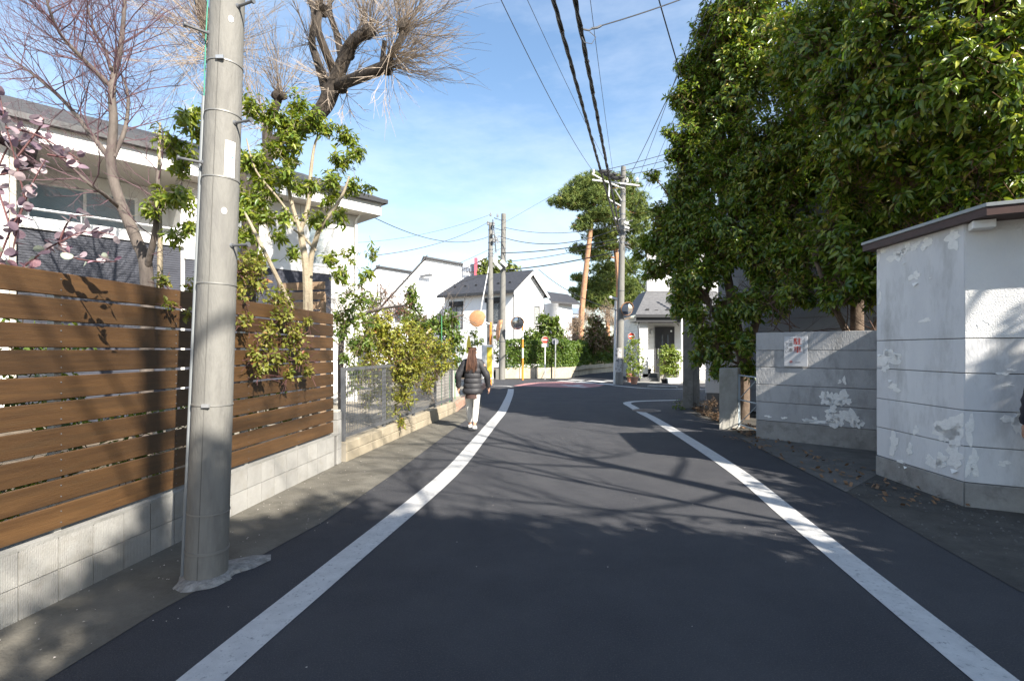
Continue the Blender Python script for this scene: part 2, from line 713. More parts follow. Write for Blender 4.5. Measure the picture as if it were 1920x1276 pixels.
m_dsteel = M('grey_painted_steel', (0.13, 0.135, 0.145), r=0.5, metal=0.3)
m_black = M('black_rubber', (0.012, 0.012, 0.014), r=0.6)
m_white = M('white_paint', (0.80, 0.80, 0.78), (0.74, 0.74, 0.72), sc=5, r=0.55)
m_wood = M('brown_deck_board', (0.050, 0.0248, 0.0090), (0.083, 0.0425, 0.0155), sc=3.2, r=0.55, bump=0.18, bsc=30, stretch=(0.55, 9, 9), orand=0.30, c3=(0.045, 0.028, 0.013), sc3=2.2, t3=(0.5, 0.85))
m_alu = M('grey_aluminium_post', (0.36, 0.36, 0.35), r=0.45, metal=0.3)
m_block = M('pale_ribbed_block', (0.25, 0.246, 0.234), (0.32, 0.315, 0.30), sc=3, r=0.85, bump=0.3, bsc=90, orand=0.05, c3=(0.22, 0.205, 0.175), sc3=3, t3=(0.50, 0.8))
m_cream = M('cream_block', (0.29, 0.25, 0.18), (0.36, 0.31, 0.23), sc=4, r=0.85, bump=0.3, bsc=90, orand=0.06, c3=(0.36, 0.31, 0.24), sc3=5, t3=(0.55, 0.8))
m_bark = M('dark_bark', (0.020, 0.015, 0.012), (0.062, 0.048, 0.036), sc=9, r=0.9, bump=0.9, bsc=24, stretch=(1, 1, 0.35))
m_bark2 = M('grey_bark', (0.07, 0.057, 0.050), (0.135, 0.112, 0.096), sc=9, r=0.85, bump=0.5, bsc=30, stretch=(1, 1, 0.35))
m_barkp = M('pale_bark', (0.24, 0.20, 0.14), (0.34, 0.29, 0.21), sc=9, r=0.85, bump=0.4, bsc=40)
m_twig = M('straw_twig', (0.25, 0.20, 0.155), (0.36, 0.295, 0.235), sc=3, r=0.8)
m_twigp = M('purple_brown_twig', (0.085, 0.045, 0.055), (0.14, 0.08, 0.095), sc=3, r=0.8)
m_twigg = M('brown_twig', (0.10, 0.065, 0.04), r=0.85)
m_pinebark = M('red_pine_bark', (0.30, 0.15, 0.08), (0.42, 0.24, 0.14), sc=5, r=0.9, bump=0.6, bsc=12)
m_roof = M('dark_slate_roof', (0.030, 0.031, 0.036), (0.052, 0.053, 0.060), sc=6, r=0.6, spec=0.5)

# ================================================================== ground and road
gnd = structure(sheet('ground', [(-900, -60), (900, -60), (900, 1800), (-900, 1800)], -0.02, m_soil))
LINE_L = [tuple(G(*p).xy) for p in [(376, 1276), (633, 1062), (840, 890), (899, 823), (926, 790), (941, 772), (951, 752), (956.5, 738), (958, 729)]]
LINE_L = [(LINE_L[0][0] - 0.122 * (LINE_L[0][1] - y), y) for y in (-1.2, 0.0, 1.2)] + LINE_L
LINE_R = [tuple(G(*p).xy) for p in [(1868, 1276), (1500, 980), (1390, 890), (1300, 830), (1228, 786), (1205, 774), (1187, 763), (1177, 757.5), (1176, 755), (1186, 752.8), (1215, 751.2), (1272, 750)]]
LINE_R = [(LINE_R[0][0] - 0.122 * (LINE_R[0][1] - y), y) for y in (-1.2, 0.0, 1.2)] + LINE_R

# asphalt: lane, crossing and the side road that leaves behind the pole
road_poly = [(-3.9, -6), (4.3, -6), (4.4, 3), (4.6, 8), (4.3, 12.0), (4.9, 15.5), (14, 16.0), (14, 22.0), (8.2, 23.2), (6.2, 24.4), (7.2, 30), (12, 46),
             (16, 60), (12, 60), (8, 46), (4.8, 35), (2.6, 28.2), (0.4, 27.0), (-1.2, 26.6), (-4, 27.5), (-14, 30), (-14, 24), (-3.5, 22), (-1.6, 20), (-1.4, 12), (-2.2, 7), (-2.9, 2)]
road = structure(sheet('road', road_poly, 0.0, m_asph))


def on_road(name, mb, mat):
    return mb.build(name, mat, road)


def dense(pts, k=8):
    return [(p.x, p.y) for p in smooth_path([(x, y, 0) for x, y in pts], k)]


on_road('edge_line', ribbon(dense(LINE_L, 10), 0.225, 0.004), m_line)
on_road('edge_line', ribbon(dense(LINE_R, 10), 0.215, 0.004), m_line)
top_l = [tuple(G(*p).xy) for p in [(961, 725), (952, 723.6), (940, 723.0), (915, 722.6)]]
on_road('edge_line', ribbon(top_l, 0.16, 0.004), m_line)
far_r = [tuple(G(*p).xy) for p in [(1150, 722.2), (1175, 724.6), (1204, 727.2), (1240, 728.6), (1300, 729.4), (1360, 730)]]
on_road('edge_line', ribbon(dense(far_r, 4), 0.20, 0.004), m_line)
red = [G(*p) for p in [(962, 723.2), (985, 718.6), (1010, 716.6), (1045, 715.8), (1090, 717.0), (1120, 719.4), (1134, 721.6), (1122, 724.4), (1096, 727.0), (1060, 726.0), (1010, 724.4)]]
mb = MB()
mb.quad(*[(p.x, p.y, 0.004) for p in red[::-1]])
on_road('red_coating', mb, m_redroad)
for qi, quad in enumerate(([(1050, 722.0), (1062, 721.4), (1104, 725.4), (1092, 726.2)], [(1063, 724.2), (1084, 721.0), (1096, 721.4), (1076, 724.8)],
             [(1043, 714.4), (1052, 713.4), (1082, 715.2), (1074, 716.4)], [(1075, 716.8), (1090, 715.4), (1122, 718.0), (1108, 719.6)],
             [(1063, 712.6), (1074, 711.2), (1098, 713.2), (1090, 714.4)], [(1098, 714.6), (1110, 713.2), (1140, 715.6), (1130, 717.2)],
             [(1115, 720.4), (1128, 718.6), (1156, 720.8), (1148, 722.4)], [(1130, 714.2), (1146, 712.6), (1160, 714.0), (1150, 715.6)])):
    q = [G(*p) for p in quad]
    mb = MB()
    mb.quad(*[(p.x, p.y, 0.008 + .002 * qi) for p in q[::-1]])
    on_road('white_road_mark', mb, m_line)

# pavement strip of worn concrete along the left wall
strip_in = [(-3.95, -6.0), (-3.26, 0.0), (-2.86, 3.0), (-2.35, 6.9), (-1.45, 12.4), (-1.2, 14), (-1.25, 19), (-1.7, 22)]
strip_out = [(-3.05, -6.0), (-2.45, 0.4), (-2.10, 3.0), (-1.70, 4.6), (-1.45, 6.6), (-1.26, 8.7), (-0.98, 11.6), (-0.80, 14), (-0.72, 18.5), (-1.25, 22)]
mb = MB()
for i in range(7):
    mb.quad((*strip_in[i], 0.004), (*strip_out[i], 0.004), (*strip_out[i + 1], 0.004), (*strip_in[i + 1], 0.004))
pavement = structure(mb.build('pavement', m_pave))
# right-hand ground beyond the asphalt edge
verge = [(3.05, -6), (3.25, 1.5), (3.26, 3.3), (3.40, 4.2), (3.62, 5.5), (3.78, 7.2), (3.92, 8.6), (4.1, 9.6), (4.30, 11.0), (4.42, 13.2), (4.9, 14.4), (6.6, 14.6), (12, 14.8), (12, -6)]
structure(sheet('verge', verge, 0.004, m_dirt))
drv = [(3.62, 5.55), (4.48, 6.3), (4.9, 6.6), (6.0, 7.4), (5.3, 8.0), (4.3, 9.0), (4.0, 9.0), (3.80, 7.3)]
structure(sheet('driveway', drv, 0.008, M('driveway_concrete', (0.085, 0.08, 0.072), (0.13, 0.122, 0.11), sc=4, r=0.95, bump=0.5, bsc=40)))
# loose stones on the verge
mb = MB()
for i in range(600):
    Y = rnd.uniform(1.8, 7.0)
    X = rnd.uniform(3.42, 4.6)
    if X < 3.26 + max(0, (Y - 3.3)) * 0.115 + 0.06: continue
    if rnd.random() < 0.5 and X < 4.0: continue
    s = rnd.uniform(0.006, 0.017)
    a = rnd.random() * 6
    mb.add([(X + s * math.cos(a + k * 2.1) * rnd.uniform(.7, 1.2), Y + s * math.sin(a + k * 2.1) * rnd.uniform(.7, 1.2), 0.004) for k in range(3)] + [(X, Y, 0.004 + s * 0.9)], [[0, 1, 3], [1, 2, 3], [2, 0, 3]])
grv = mb.build('gravel', M('gravel_stone', (0.07, 0.067, 0.062), (0.15, 0.145, 0.14), sc=30, r=0.9))
grv['kind'] = 'stuff'
# petals and crumbs lying on the pavement and road
mb = MB()
for i in range(300):
    if rnd.random() < 0.8:
        Y = rnd.uniform(2.3, 11)
        X = -2.83 + .115 * (Y - 2.83) + rnd.random() ** 1.6 * 1.0
    else:
        Y = rnd.uniform(2.3, 14)
        X = rnd.uniform(-1.8, 3.6)
    s = rnd.uniform(0.003, 0.008)
    a = rnd.random() * 6
    mb.quad(*[(X + s * math.cos(a + k * 1.57), Y + s * math.sin(a + k * 1.57), 0.012 + 0.003 * (k % 2)) for k in range(4)])
pet = mb.build('fallen_petal', M('petal_white', (0.62, 0.56, 0.54), (0.40, 0.36, 0.28), sc=9, r=0.8))
pet['kind'] = 'stuff'
# dead leaves by the right-hand wall foot
mb = MB()
for i in range(700):
    if rnd.random() < 0.7:
        Y = rnd.uniform(8.8, 13.8)
        X = 4.12 + 0.13 * (Y - 8.8) + rnd.random() ** 2 * 0.55
    else:
        Y = rnd.uniform(5.0, 9.0)
        X = rnd.uniform(3.7, 4.6)
    s = rnd.uniform(0.02, 0.045)
    a = rnd.random() * 6
    tz = rnd.uniform(-.012, .02)
    mb.quad(*[(X + s * math.cos(a + k * 1.57) * (1 if k % 2 else .5), Y + s * math.sin(a + k * 1.57) * (1 if k % 2 else .5), 0.03 + tz * (1 if k < 2 else -1)) for k in range(4)])
dl = mb.build('dead_leaves', M('dead_leaf', (0.13, 0.07, 0.035), (0.22, 0.13, 0.07), sc=8, r=0.8))
dl['kind'] = 'stuff'

# manhole cover over the right-hand line
mc = G(1212, 769.5)
t = thing('manhole_cover', 'round rusty cast iron manhole cover set beside the kink of the white line', 'manhole cover', (mc.x, mc.y, 0))
mb = MB()
mb.lathe([(0.36, 0.0), (0.36, 0.010), (0.325, 0.010), (0.325, 0.006)], (mc.x, mc.y, 0), 28, cap=False)
mb.build('rim', M('manhole_rim', (0.13, 0.12, 0.115), r=0.6, metal=0.3), t)
mb = MB()
mb.lathe([(0.322, 0.0), (0.322, 0.011)], (mc.x, mc.y, 0), 28)
for i in range(-4, 5):
    for j in range(-4, 5):
        if i * i + j * j < 17:
            mb.box((mc.x + i * .068, mc.y + j * .068, 0.0135), (.042, .042, 0.006), rz=0.78)
mb.build('lid', M('cast_iron', (0.12, 0.095, 0.085), (0.17, 0.14, 0.125), sc=15, r=0.6, metal=0.3), t)

# ================================================================== left: board fence on ribbed blocks
FD = Vector((0.115, 1, 0)).normalized()     # direction along the fence
FN = Vector((FD.y, -FD.x, 0))               # towards the road
FA = math.atan2(FD.y, FD.x)


def fence_pt(Y, off=0.0, z=0.0):
    p = Vector((-2.83 + .115 * (Y - 2.83), Y, z)) + FN * off
    return p


bw = thing('block_wall', 'low pale wall of vertically ribbed blocks under the brown board fence', 'wall', fence_pt(0.4))
BL = 0.231
# one ribbed block, road face towards -y of the piece, length along x
blk = MB()
nx = 18
prof = []
for i in range(nx):
    x0 = 0.003 + (BL - 0.006) * i / nx
    x1 = 0.003 + (BL - 0.006) * (i + 0.62) / nx
    prof += [(x0, -0.004), (x1, -0.004), (x1 + 0.001, 0.0), (0.003 + (BL - 0.006) * (i + 1) / nx - 0.001, 0.0)]
poly = [(x, y, 0.002) for x, y in prof] + [(BL - 0.003, 0.10, 0.002), (0.003, 0.10, 0.002)]
blk.prism(poly, (0, 0, 0.194))
blk_me = blk.mesh('block', m_block)
nblk = int((6.90 - 0.4) / (BL * FD.y))
for row in range(2):
    for i in range(nblk):
        p = fence_pt(0.4, 0, row * 0.2) + FD * BL * i
        piece(blk_me, 'block', bw, p, (0, 0, FA))
mb = MB()
mb.slab(fence_pt(0.4, -0.008), fence_pt(6.9, -0.008), 0.085, 0.0, 0.39)
mb.build('mortar_bed', M('dark_mortar', (0.16, 0.155, 0.145), r=0.95), bw)
mb = MB()
mb.slab(fence_pt(0.4, 0.004), fence_pt(6.9, 0.004), 0.12, 0.396, 0.416)
mb.build('coping', M('block_coping', (0.20, 0.195, 0.18), (0.27, 0.265, 0.25), sc=6, r=0.9, bump=0.3, bsc=60), bw)

bf = thing('board_fence', 'brown horizontal board fence with narrow gaps standing on pale ribbed blocks', 'fence', fence_pt(0.6, -0.05, 0.41))
Z0, PITCH, BH = 0.44, 0.1605, 0.143
for (ya, yb) in ((0.6, 1.86), (1.86, 4.35), (4.35, 6.86)):
    L = (fence_pt(yb) - fence_pt(ya)).length - 0.005
    b = MB()
    b.box((L / 2, 0, BH / 2), (L, 0.022, BH))
    me = b.mesh('board', m_wood)
    for k in range(10):
        o = piece(me, 'board', bf, fence_pt(ya, -0.035 + rnd.uniform(-.002, .002), Z0 + k * PITCH + rnd.uniform(-.002, .002)), (0, 0, FA))
        bv = o.modifiers.new('bevel', 'BEVEL')
        bv.width = 0.004
        bv.segments = 1
posts_y = [1.33, 2.26, 3.19, 4.12, 5.05, 5.98, 6.82]
for y in posts_y:
    p = fence_pt(y, -0.072, 0)
    mb = MB()
    mb.box((p.x, p.y, 1.21), (0.045, 0.05, 1.6), rz=FA)
    mb.build('post', m_alu, bf)
mb = MB()
for y in posts_y[:-1] + [6.78]:
    for k in range(10):
        for dz in (0.035, 0.104):
            p = fence_pt(y, -0.0235, Z0 + k * PITCH + dz)
            mb.lathe([(0.0045, 0), (0.0035, 0.003)], p, 8, axis=FN)
sc = mb.build('screws', m_dsteel, bf)
sc['kind'] = 'stuff'

# end pillar of block between the two fences
mb = MB()
ep = thing('block_pillar', 'slim pale block pillar between board fence and mesh fence', 'pillar', fence_pt(6.96))
for k, (z0, z1) in enumerate(((0, .195), (.2, .395), (.4, .595), (.6, .70))):
    mb = MB()
    p = fence_pt(6.97, -0.055, (z0 + z1) / 2)
    mb.box(p, (0.12, 0.125, z1 - z0), rz=FA)
    mb.build('block', m_block, ep, bevel=0.004)
p = fence_pt(6.97, -0.055, 0.715)
mb = MB()
mb.box(p, (0.11, 0.11, 0.03), rz=FA)
mb.build('cap', M('block_cap', (0.52, 0.50, 0.45), r=0.9), ep, bevel=0.006)

# low cream wall with the mesh fence
WD = Vector((0.16, 1, 0)).normalized()
WN = Vector((WD.y, -WD.x, 0))
WA = math.atan2(WD.y, WD.x)


def wall_pt(Y, off=0.0, z=0.0):
    return Vector((-2.30 + .16 * (Y - 6.92), Y, z)) + WN * off


lw = thing('cream_block_wall', 'low cream block wall under the grey mesh fence', 'wall', wall_pt(7.06))
b = MB()
b.box((0.2, 0.06, 0.0), (0.394, 0.12, 0.130))
cb = b.mesh('block', m_cream)
nb = int((12.6 - 7.06) / (0.4 * WD.y))
for row in range(2):
    for i in range(nb):
        o = piece(cb, 'block', lw, wall_pt(7.06, 0, 0.067 + row * 0.138) + WD * (0.4 * i), (0, 0, WA))
        bv = o.modifiers.new('bevel', 'BEVEL')
        bv.width = 0.006
        bv.segments = 1
mb = MB()
mb.slab(wall_pt(7.06, -0.012), wall_pt(12.6, -0.012), 0.09, 0, 0.262)
mb.build('mortar_bed', M('cream_mortar', (0.30, 0.27, 0.22), r=0.95), lw)

mf = thing('mesh_fence', 'grey wire mesh garden fence with top rail on low cream wall', 'fence', wall_pt(7.1, -0.06, 0.27))
ends = [7.12, 8.5, 9.9, 11.25, 12.55]
for i in range(4):
    a, b_ = ends[i], ends[i + 1]
    mb = MB()
    n = int((b_ - a) / 0.05)
    for k in range(n):
        p = wall_pt(a + (b_ - a) * (k + .5) / n, -0.06)
        mb.tube([p + Vector((0, 0, .37)), p + Vector((0, 0, 1.26))], 0.0050, 4)
    for k in range(13):
        z = .39 + k * 0.071
        mb.tube([wall_pt(a, -0.055, z), wall_pt(b_, -0.055, z)], 0.0042, 4)
    o = mb.build('wire_mesh', m_dsteel, mf)
    o['kind'] = 'stuff'
    for (z, h) in ((1.275, 0.045), (0.35, 0.045)):
        mb = MB()
        mb.slab(wall_pt(a + .004, -0.045), wall_pt(b_ - .004, -0.045), 0.03, z - h / 2, z + h / 2)
        mb.build('rail', m_dsteel, mf)
for y in ends:
    p = wall_pt(y, -0.085)
    mb = MB()
    mb.box((p.x, p.y, .77), (0.05, 0.05, 1.06), rz=WA)
    mb.build('post', m_dsteel, mf)

# brick planter edge that continues to the crossing
br = thing('brick_edging', 'low pinkish brick edging where the mesh fence ends behind the walker', 'edging', (-1.35, 13, 0))
b = MB()
b.box((0.105, 0.05, 0.0), (0.20, 0.1, 0.062))
bme = b.mesh('brick', M('pink_brick', (0.42, 0.24, 0.17), (0.50, 0.33, 0.25), sc=5, r=0.9, orand=0.15))
P0, P1 = Vector((-1.38, 12.75, 0)), Vector((-1.05, 21.3, 0))
dB = (P1 - P0).normalized()
for row in range(3):
    for i in range(38):
        piece(bme, 'brick', br, P0 + dB * (0.215 * i + 0.1 * (row % 2)) + Vector((0, 0, .033 + row * .072)), (0, 0, math.atan2(dB.y, dB.x)))
mb = MB()
mb.slab(P0 + Vector((-.02, 0, 0)), P0 + dB * 8.2 + Vector((-.02, 0, 0)), 0.07, 0, 0.2)
mb.build('mortar_bed', M('cream_mortar', (0.30, 0.27, 0.22)), br)

# raised garden ground behind the walls
structure(sheet('garden_soil', [fence_pt(0.3, -0.11), fence_pt(6.93, -0.12), (-9.5, 9.0), (-14, 4), (-12, 0)], 0.224, m_soil))
structure(sheet('garden_ground', [fence_pt(0.3, -0.11), fence_pt(6.93, -0.12), wall_pt(7.0, -0.12), wall_pt(12.65, -0.12), (-1.45, 13), (-1.2, 21), (-8, 24), (-20, 22), (-20, 0)], 0.22, m_sand))

# ================================================================== near utility pole
PB = Vector((-2.085, 3.49, 0.0))
PT = Vector((-1.72, 3.44, 9.0))
AX = (PT - PB).normalized()


def pole_r(z): return 0.131 - 0.0067 * z


def pole_c(z): return PB + (PT - PB) * (z / 9.0)


def pz(py): return 1.55 + (655 - py) / 960 * 3.47


np_ = thing('utility_pole', 'tall grey concrete utility pole in front of the brown board fence', 'utility pole', PB)
mb = MB()
mb.tube([pole_c(z) for z in np.linspace(0, 9, 19)], [pole_r(z) for z in np.linspace(0, 9, 19)], 40)
shaft_m = m_pole.copy()
MATS['near_pole'] = shaft_m
nn, ll = shaft_m.node_tree.nodes, shaft_m.node_tree.links
bs = nn['Principled BSDF']
old = bs.inputs['Base Color'].links[0].from_socket
tc = nn.new('ShaderNodeTexCoord')
nz = nn.new('ShaderNodeTexNoise')
nz.inputs['Scale'].default_value = 7
nz.inputs['Detail'].default_value = 8
mpp = nn.new('ShaderNodeMapping')
mpp.inputs['Scale'].default_value = (2.2, 2.2, 0.5)
ll.new(tc.outputs['Object'], mpp.inputs['Vector'])
ll.new(mpp.outputs['Vector'], nz.inputs['Vector'])
rp = nn.new('ShaderNodeValToRGB')
rp.color_ramp.elements[0].position = 0.50
rp.color_ramp.elements[1].position = 0.90
ll.new(nz.outputs['Fac'], rp.inputs['Fac'])
mx = nn.new('ShaderNodeMix')
mx.data_type = 'RGBA'
ll.new(rp.outputs['Color'], mx.inputs[0])
ll.new(old, mx.inputs[6])
mx.inputs[7].default_value = (0.13, 0.125, 0.12, 1)
ll.new(mx.outputs[2], bs.inputs['Base Color'])
shaft = mb.build('shaft', shaft_m, np_, smooth=True)


def band(z, w=0.010, mat=m_steel, name='band'):
    c = pole_c(z)
    r = pole_r(z)
    mb = MB()
    mb.lathe([(r + .0005, -w), (r + .004, -w), (r + .004, w), (r + .0005, w)], c, 40, axis=AX, cap=False)
    return mb.build(name, mat, np_, smooth=True)


for py in (125, 218, 338, 533, 757, 957, 1028):
    o = band(pz(py), 0.0045 if py != 1028 else 0.009, M('dull_band_steel', (0.26, 0.255, 0.24), r=.55, metal=.5))
    if py in (125, 757):
        mb = MB()
        c = pole_c(pz(py))
        mb.box(c + Vector((0.03, -pole_r(pz(py)) - 0.008, 0)), (0.05, 0.014, 0.022))
        mb.build('buckle', m_steel, o)
# thin casting seams down the shaft
mb = MB()
for a in (-1.45,):
    mb.tube([pole_c(z) + Vector((math.cos(a), math.sin(a), 0)) * (pole_r(z) - 0.0015) for z in np.linspace(0, 9, 12)], 0.0035, 5)
mb.build('seam', M('seam_concrete', (0.10, 0.097, 0.09), r=0.9), np_)
# step bolts
for (py, sx, a) in ((75, 1, 3.9), (312, 1, 3.85), (20, 1, -0.4), (235, 1, -0.35), (462, 1, -0.3), (520, 1, 3.9)):
    if py == 520: continue
    z = pz(py)
    c = pole_c(z)
    d = Vector((math.cos(a), math.sin(a), 0.0))
    mb = MB()
    mb.tube([c + d * (pole_r(z) - .01), c + d * (pole_r(z) + .13), c + d * (pole_r(z) + .135)], [0.009, 0.009, 0.009], 8)
    mb.lathe([(0.017, 0), (0.017, 0.012)], c + d * (pole_r(z) + .13), 10, axis=d)
    mb.lathe([(0.020, 0), (0.014, 0.01)], c + d * (pole_r(z) - .002), 10, axis=d)
    mb.build('step_bolt', m_dsteel, np_, smooth=True)
# conduit down the left flank and green earth wire above it
mb = MB()
a = math.radians(196)
zz = np.linspace(0.0, pz(185), 10)
cond = [pole_c(z) + Vector((math.cos(a), math.sin(a), 0)) * (pole_r(z) + .011) for z in zz]
mb.tube(cond, 0.013, 10)
mb.build('conduit', M('grey_conduit', (0.20, 0.215, 0.225), r=0.5), np_, smooth=True)
mb = MB()
zz = np.linspace(pz(190), 9.0, 16)
mb.tube([pole_c(z) + Vector((math.cos(a), math.sin(a), 0)) * (pole_r(z) + .010 + .006 * math.sin(i * 1.3)) for i, z in enumerate(zz)], 0.0042, 6)
mb.build('earth_wire', M('green_wire', (0.03, 0.25, 0.17), r=0.5), np_)


def pole_patch(z0, z1, a0, a1, off, mat, name, skew=0.0, n=8, round_=False):
    """plate bent round the shaft"""
    mb = MB()
    if round_:
        ring = [((a0 + a1) / 2 + (a1 - a0) / 2 * math.cos(k * 6.283 / 18), (z0 + z1) / 2 + (z1 - z0) / 2 * math.sin(k * 6.283 / 18)) for k in range(18)]
        vs = []
        for lift in (0.0, off):
            for (a, z) in ring:
                vs.append(pole_c(z) + Vector((math.cos(a), math.sin(a), 0)) * (pole_r(z) + lift))
        mb.add(vs, [list(range(18, 36))] + [[k, (k + 1) % 18, 18 + (k + 1) % 18, 18 + k] for k in range(18)])
    else:
        g = []
        for lift in (off - .003, off):
            for i in range(n + 1):
                a = a0 + (a1 - a0) * i / n
                for z in (z0 - skew * i / n, z1 - skew * i / n):
                    g.append(pole_c(z) + Vector((math.cos(a), math.sin(a), 0)) * (pole_r(z) + lift))
        k = 2 * (n + 1)
        fs = []
        for i in range(n):
            fs.append([k + 2 * i, k + 2 * i + 2, k + 2 * i + 3, k + 2 * i + 1])
            fs.append([2 * i, 2 * i + 1, 2 * i + 3, 2 * i + 2])
            fs.append([2 * i, 2 * i + 2, k + 2 * i + 2, k + 2 * i])
            fs.append([2 * i + 1, k + 2 * i + 1, k + 2 * i + 3, 2 * i + 3])
        fs += [[0, k, k + 1, 1], [2 * n, 2 * n + 1, k + 2 * n + 1, k + 2 * n]]
        mb.add(g, fs)
    return mb.build(name, mat, np_, smooth=False)


plate = pole_patch(pz(338), pz(272), math.radians(-52), math.radians(-20), 0.007, m_white, 'number_plate')
# faint print on the plate: grey text lines, a blue mark, two fixing holes
m_grey = M('grey_print', (0.22, 0.23, 0.25), r=0.7)
for (py, a0, a1, m_, nm, h) in ((287, -46, -24, m_grey, 'print_line', .005), (291, -46, -24, m_grey, 'print_line', .005), (295, -46, -24, m_grey, 'print_line', .005), (301, -33, -27, M('blue_print', (0.12, 0.42, 0.55), r=0.7), 'blue_mark', .012),
                             (306, -40, -35, m_grey, 'print_line', .006), (311, -40, -34, m_grey, 'print_line', .006), (318, -40, -36, m_grey, 'print_line', .008)):
    z = pz(py)
    o = pole_patch(z - h / 2, z + h / 2, math.radians(a0), math.radians(a1), 0.0085, m_, nm, n=3)
    o.parent = plate
for py in (50, 401):
    z = pz(py)
    pole_patch(z - .022, z + .022, math.radians(-56), math.radians(-39), 0.003, m_white, 'round_sticker', round_=True)
# mortar collar round the foot
mb = MB()
ring = []
for k in range(26):
    a = k * 2 * math.pi / 26
    e = 1 + 0.22 * rnd.random()
    r0 = 0.155 * e + 0.30 * max(0, math.cos(a - 0.95)) ** 9 + 0.05 * max(0, math.cos(a + 1.3)) ** 2
    ring.append((PB.x + math.cos(a) * r0, PB.y + math.sin(a) * r0))
inner = [(PB.x + math.cos(k * 2 * math.pi / 26) * .127, PB.y + math.sin(k * 2 * math.pi / 26) * .127) for k in range(26)]
for k in range(26):
    j = (k + 1) % 26
    mid = [((ring[i][0] * .6 + inner[i][0] * .4), (ring[i][1] * .6 + inner[i][1] * .4), 0.026 + .004 * math.sin(i * 2.2)) for i in (k, j)]
    mb.quad((*ring[k], 0.004), (*ring[j], 0.004), mid[1], mid[0])
    mb.quad(mid[0], mid[1], (*inner[j], 0.034), (*inner[k], 0.034))
mb.build('mortar_collar', M('white_mortar', (0.15, 0.145, 0.135), (0.33, 0.32, 0.30), sc=18, r=0.95, bump=0.8, bsc=40, c3=(0.16, 0.15, 0.14), sc3=16, t3=(0.5, 0.65)), np_)

# ================================================================== right: shed with peeling paint
m_shed = M('shed_paint', (0.60, 0.60, 0.61), (0.70, 0.70, 0.70), sc=2.0, r=0.8, bump=0.2, bsc=45, c3=(0.36, 0.355, 0.34), sc3=2.6, t3=(0.50, 0.78), spec=0.3, stretch=(1, 1, 0.35))
m_stucco = M('shed_stucco', (0.68, 0.68, 0.68), (0.74, 0.74, 0.73), sc=2.0, r=0.85, bump=0.45, bsc=90, spec=0.3)
m_peel = M('bare_white_undercoat', (0.86, 0.85, 0.82), (0.76, 0.75, 0.72), sc=16, r=0.9, bump=0.4, bsc=50)
SA, SB = Vector((4.53, 6.36, 0)), Vector((4.47, 5.06, 0))
SD = Vector((0.875, -0.484, 0)).normalized()
SC = SB + SD * 3.3
sh = thing('shed', 'white painted masonry shed with flaking paint and dark red fascia on the right', 'shed', (4.47, 5.06, 0))
levels = [(0.0, 0.238, 'base_course'), (0.245, 0.592, 'wall_panel'), (0.600, 0.946, 'wall_panel'), (0.954, 1.312, 'wall_panel'), (1.320, 1.655, 'wall_panel'), (1.663, 2.80, 'upper_wall')]
for (z0, z1, nm) in levels:
    for side in (0, 1):
        mb = MB()
        off = 0.012 if nm == 'base_course' else rnd.uniform(-.002, .002)
        if side == 0:
            n_ = Vector((-1, 0.05, 0)) * (off + .0)
            mb.slab(SB + n_ + Vector((0, .004, 0)), SA + n_, -0.10, z0, z1)
        else:
            nout = Vector((SD.y, -SD.x, 0))
            n_ = nout * off
            mb.slab(SC + n_, SB + n_ + SD * 0.004, -0.10, z0, z1)
        mat = m_shed if nm != 'base_course' else m_conc
        if nm == 'upper_wall' and side == 1: mat = m_stucco
        mb.build(nm, mat, sh, bevel=0.004)
mb = MB()
core = [SA + Vector((.02, -.01, 0)), SA + Vector((3.4, .2, 0)), SC + Vector((.9, 2.0, 0)), SC + Vector((0, .03, 0)), SB + Vector((.025, .03, 0))]
mb.prism([(p.x, p.y, 0.0) for p in core][::-1], (0, 0, 2.78))
mb.build('inner_wall', M('joint_grey', (0.20, 0.195, 0.19), r=0.95), sh)  # plain grey core showing in the panel joints
# roof slab with grey metal edge and red-brown fascia below
R2 = Vector((4.37, 4.72, 0))
roof = [Vector((4.43, 6.50, 0)), R2, R2 + SD * 3.9, R2 + SD * 3.9 + Vector((1.2, 2.4, 0)), Vector((8.2, 6.9, 0))]
RZ = 2.80
mb = MB()
zoff = lambda p: 0.0
mb.prism([(p.x, p.y, RZ + .066) for p in roof], (0, 0, 0.036))
rf = mb.build('roof', M('grey_metal_sheet', (0.21, 0.225, 0.23), (0.26, 0.275, 0.28), sc=5, r=0.45, metal=0.4), sh, bevel=0.004)
mb = MB()
ins = [roof[0] + Vector((.012, -.012, 0)), roof[1] + Vector((.012, .006, 0)), roof[2] + Vector((.006, .012, 0)), roof[3], roof[4]]
mb.prism([(p.x, p.y, RZ - .012) for p in ins], (0, 0, 0.076))
mb.build('fascia', M('red_brown_fascia', (0.034, 0.014, 0.012), (0.055, 0.022, 0.018), sc=7, r=0.6, stretch=(1, 1, 4)), sh)
mb = MB()
be = SB + Vector((0.0, -0.165, 2.745))
mb.box(be + SD * 0.06 + Vector((.0, 0.06, 0)), (0.17, 0.15, 0.075), rz=math.atan2(SD.y, SD.x))
mb.build('beam_end', m_white, sh, bevel=0.005)


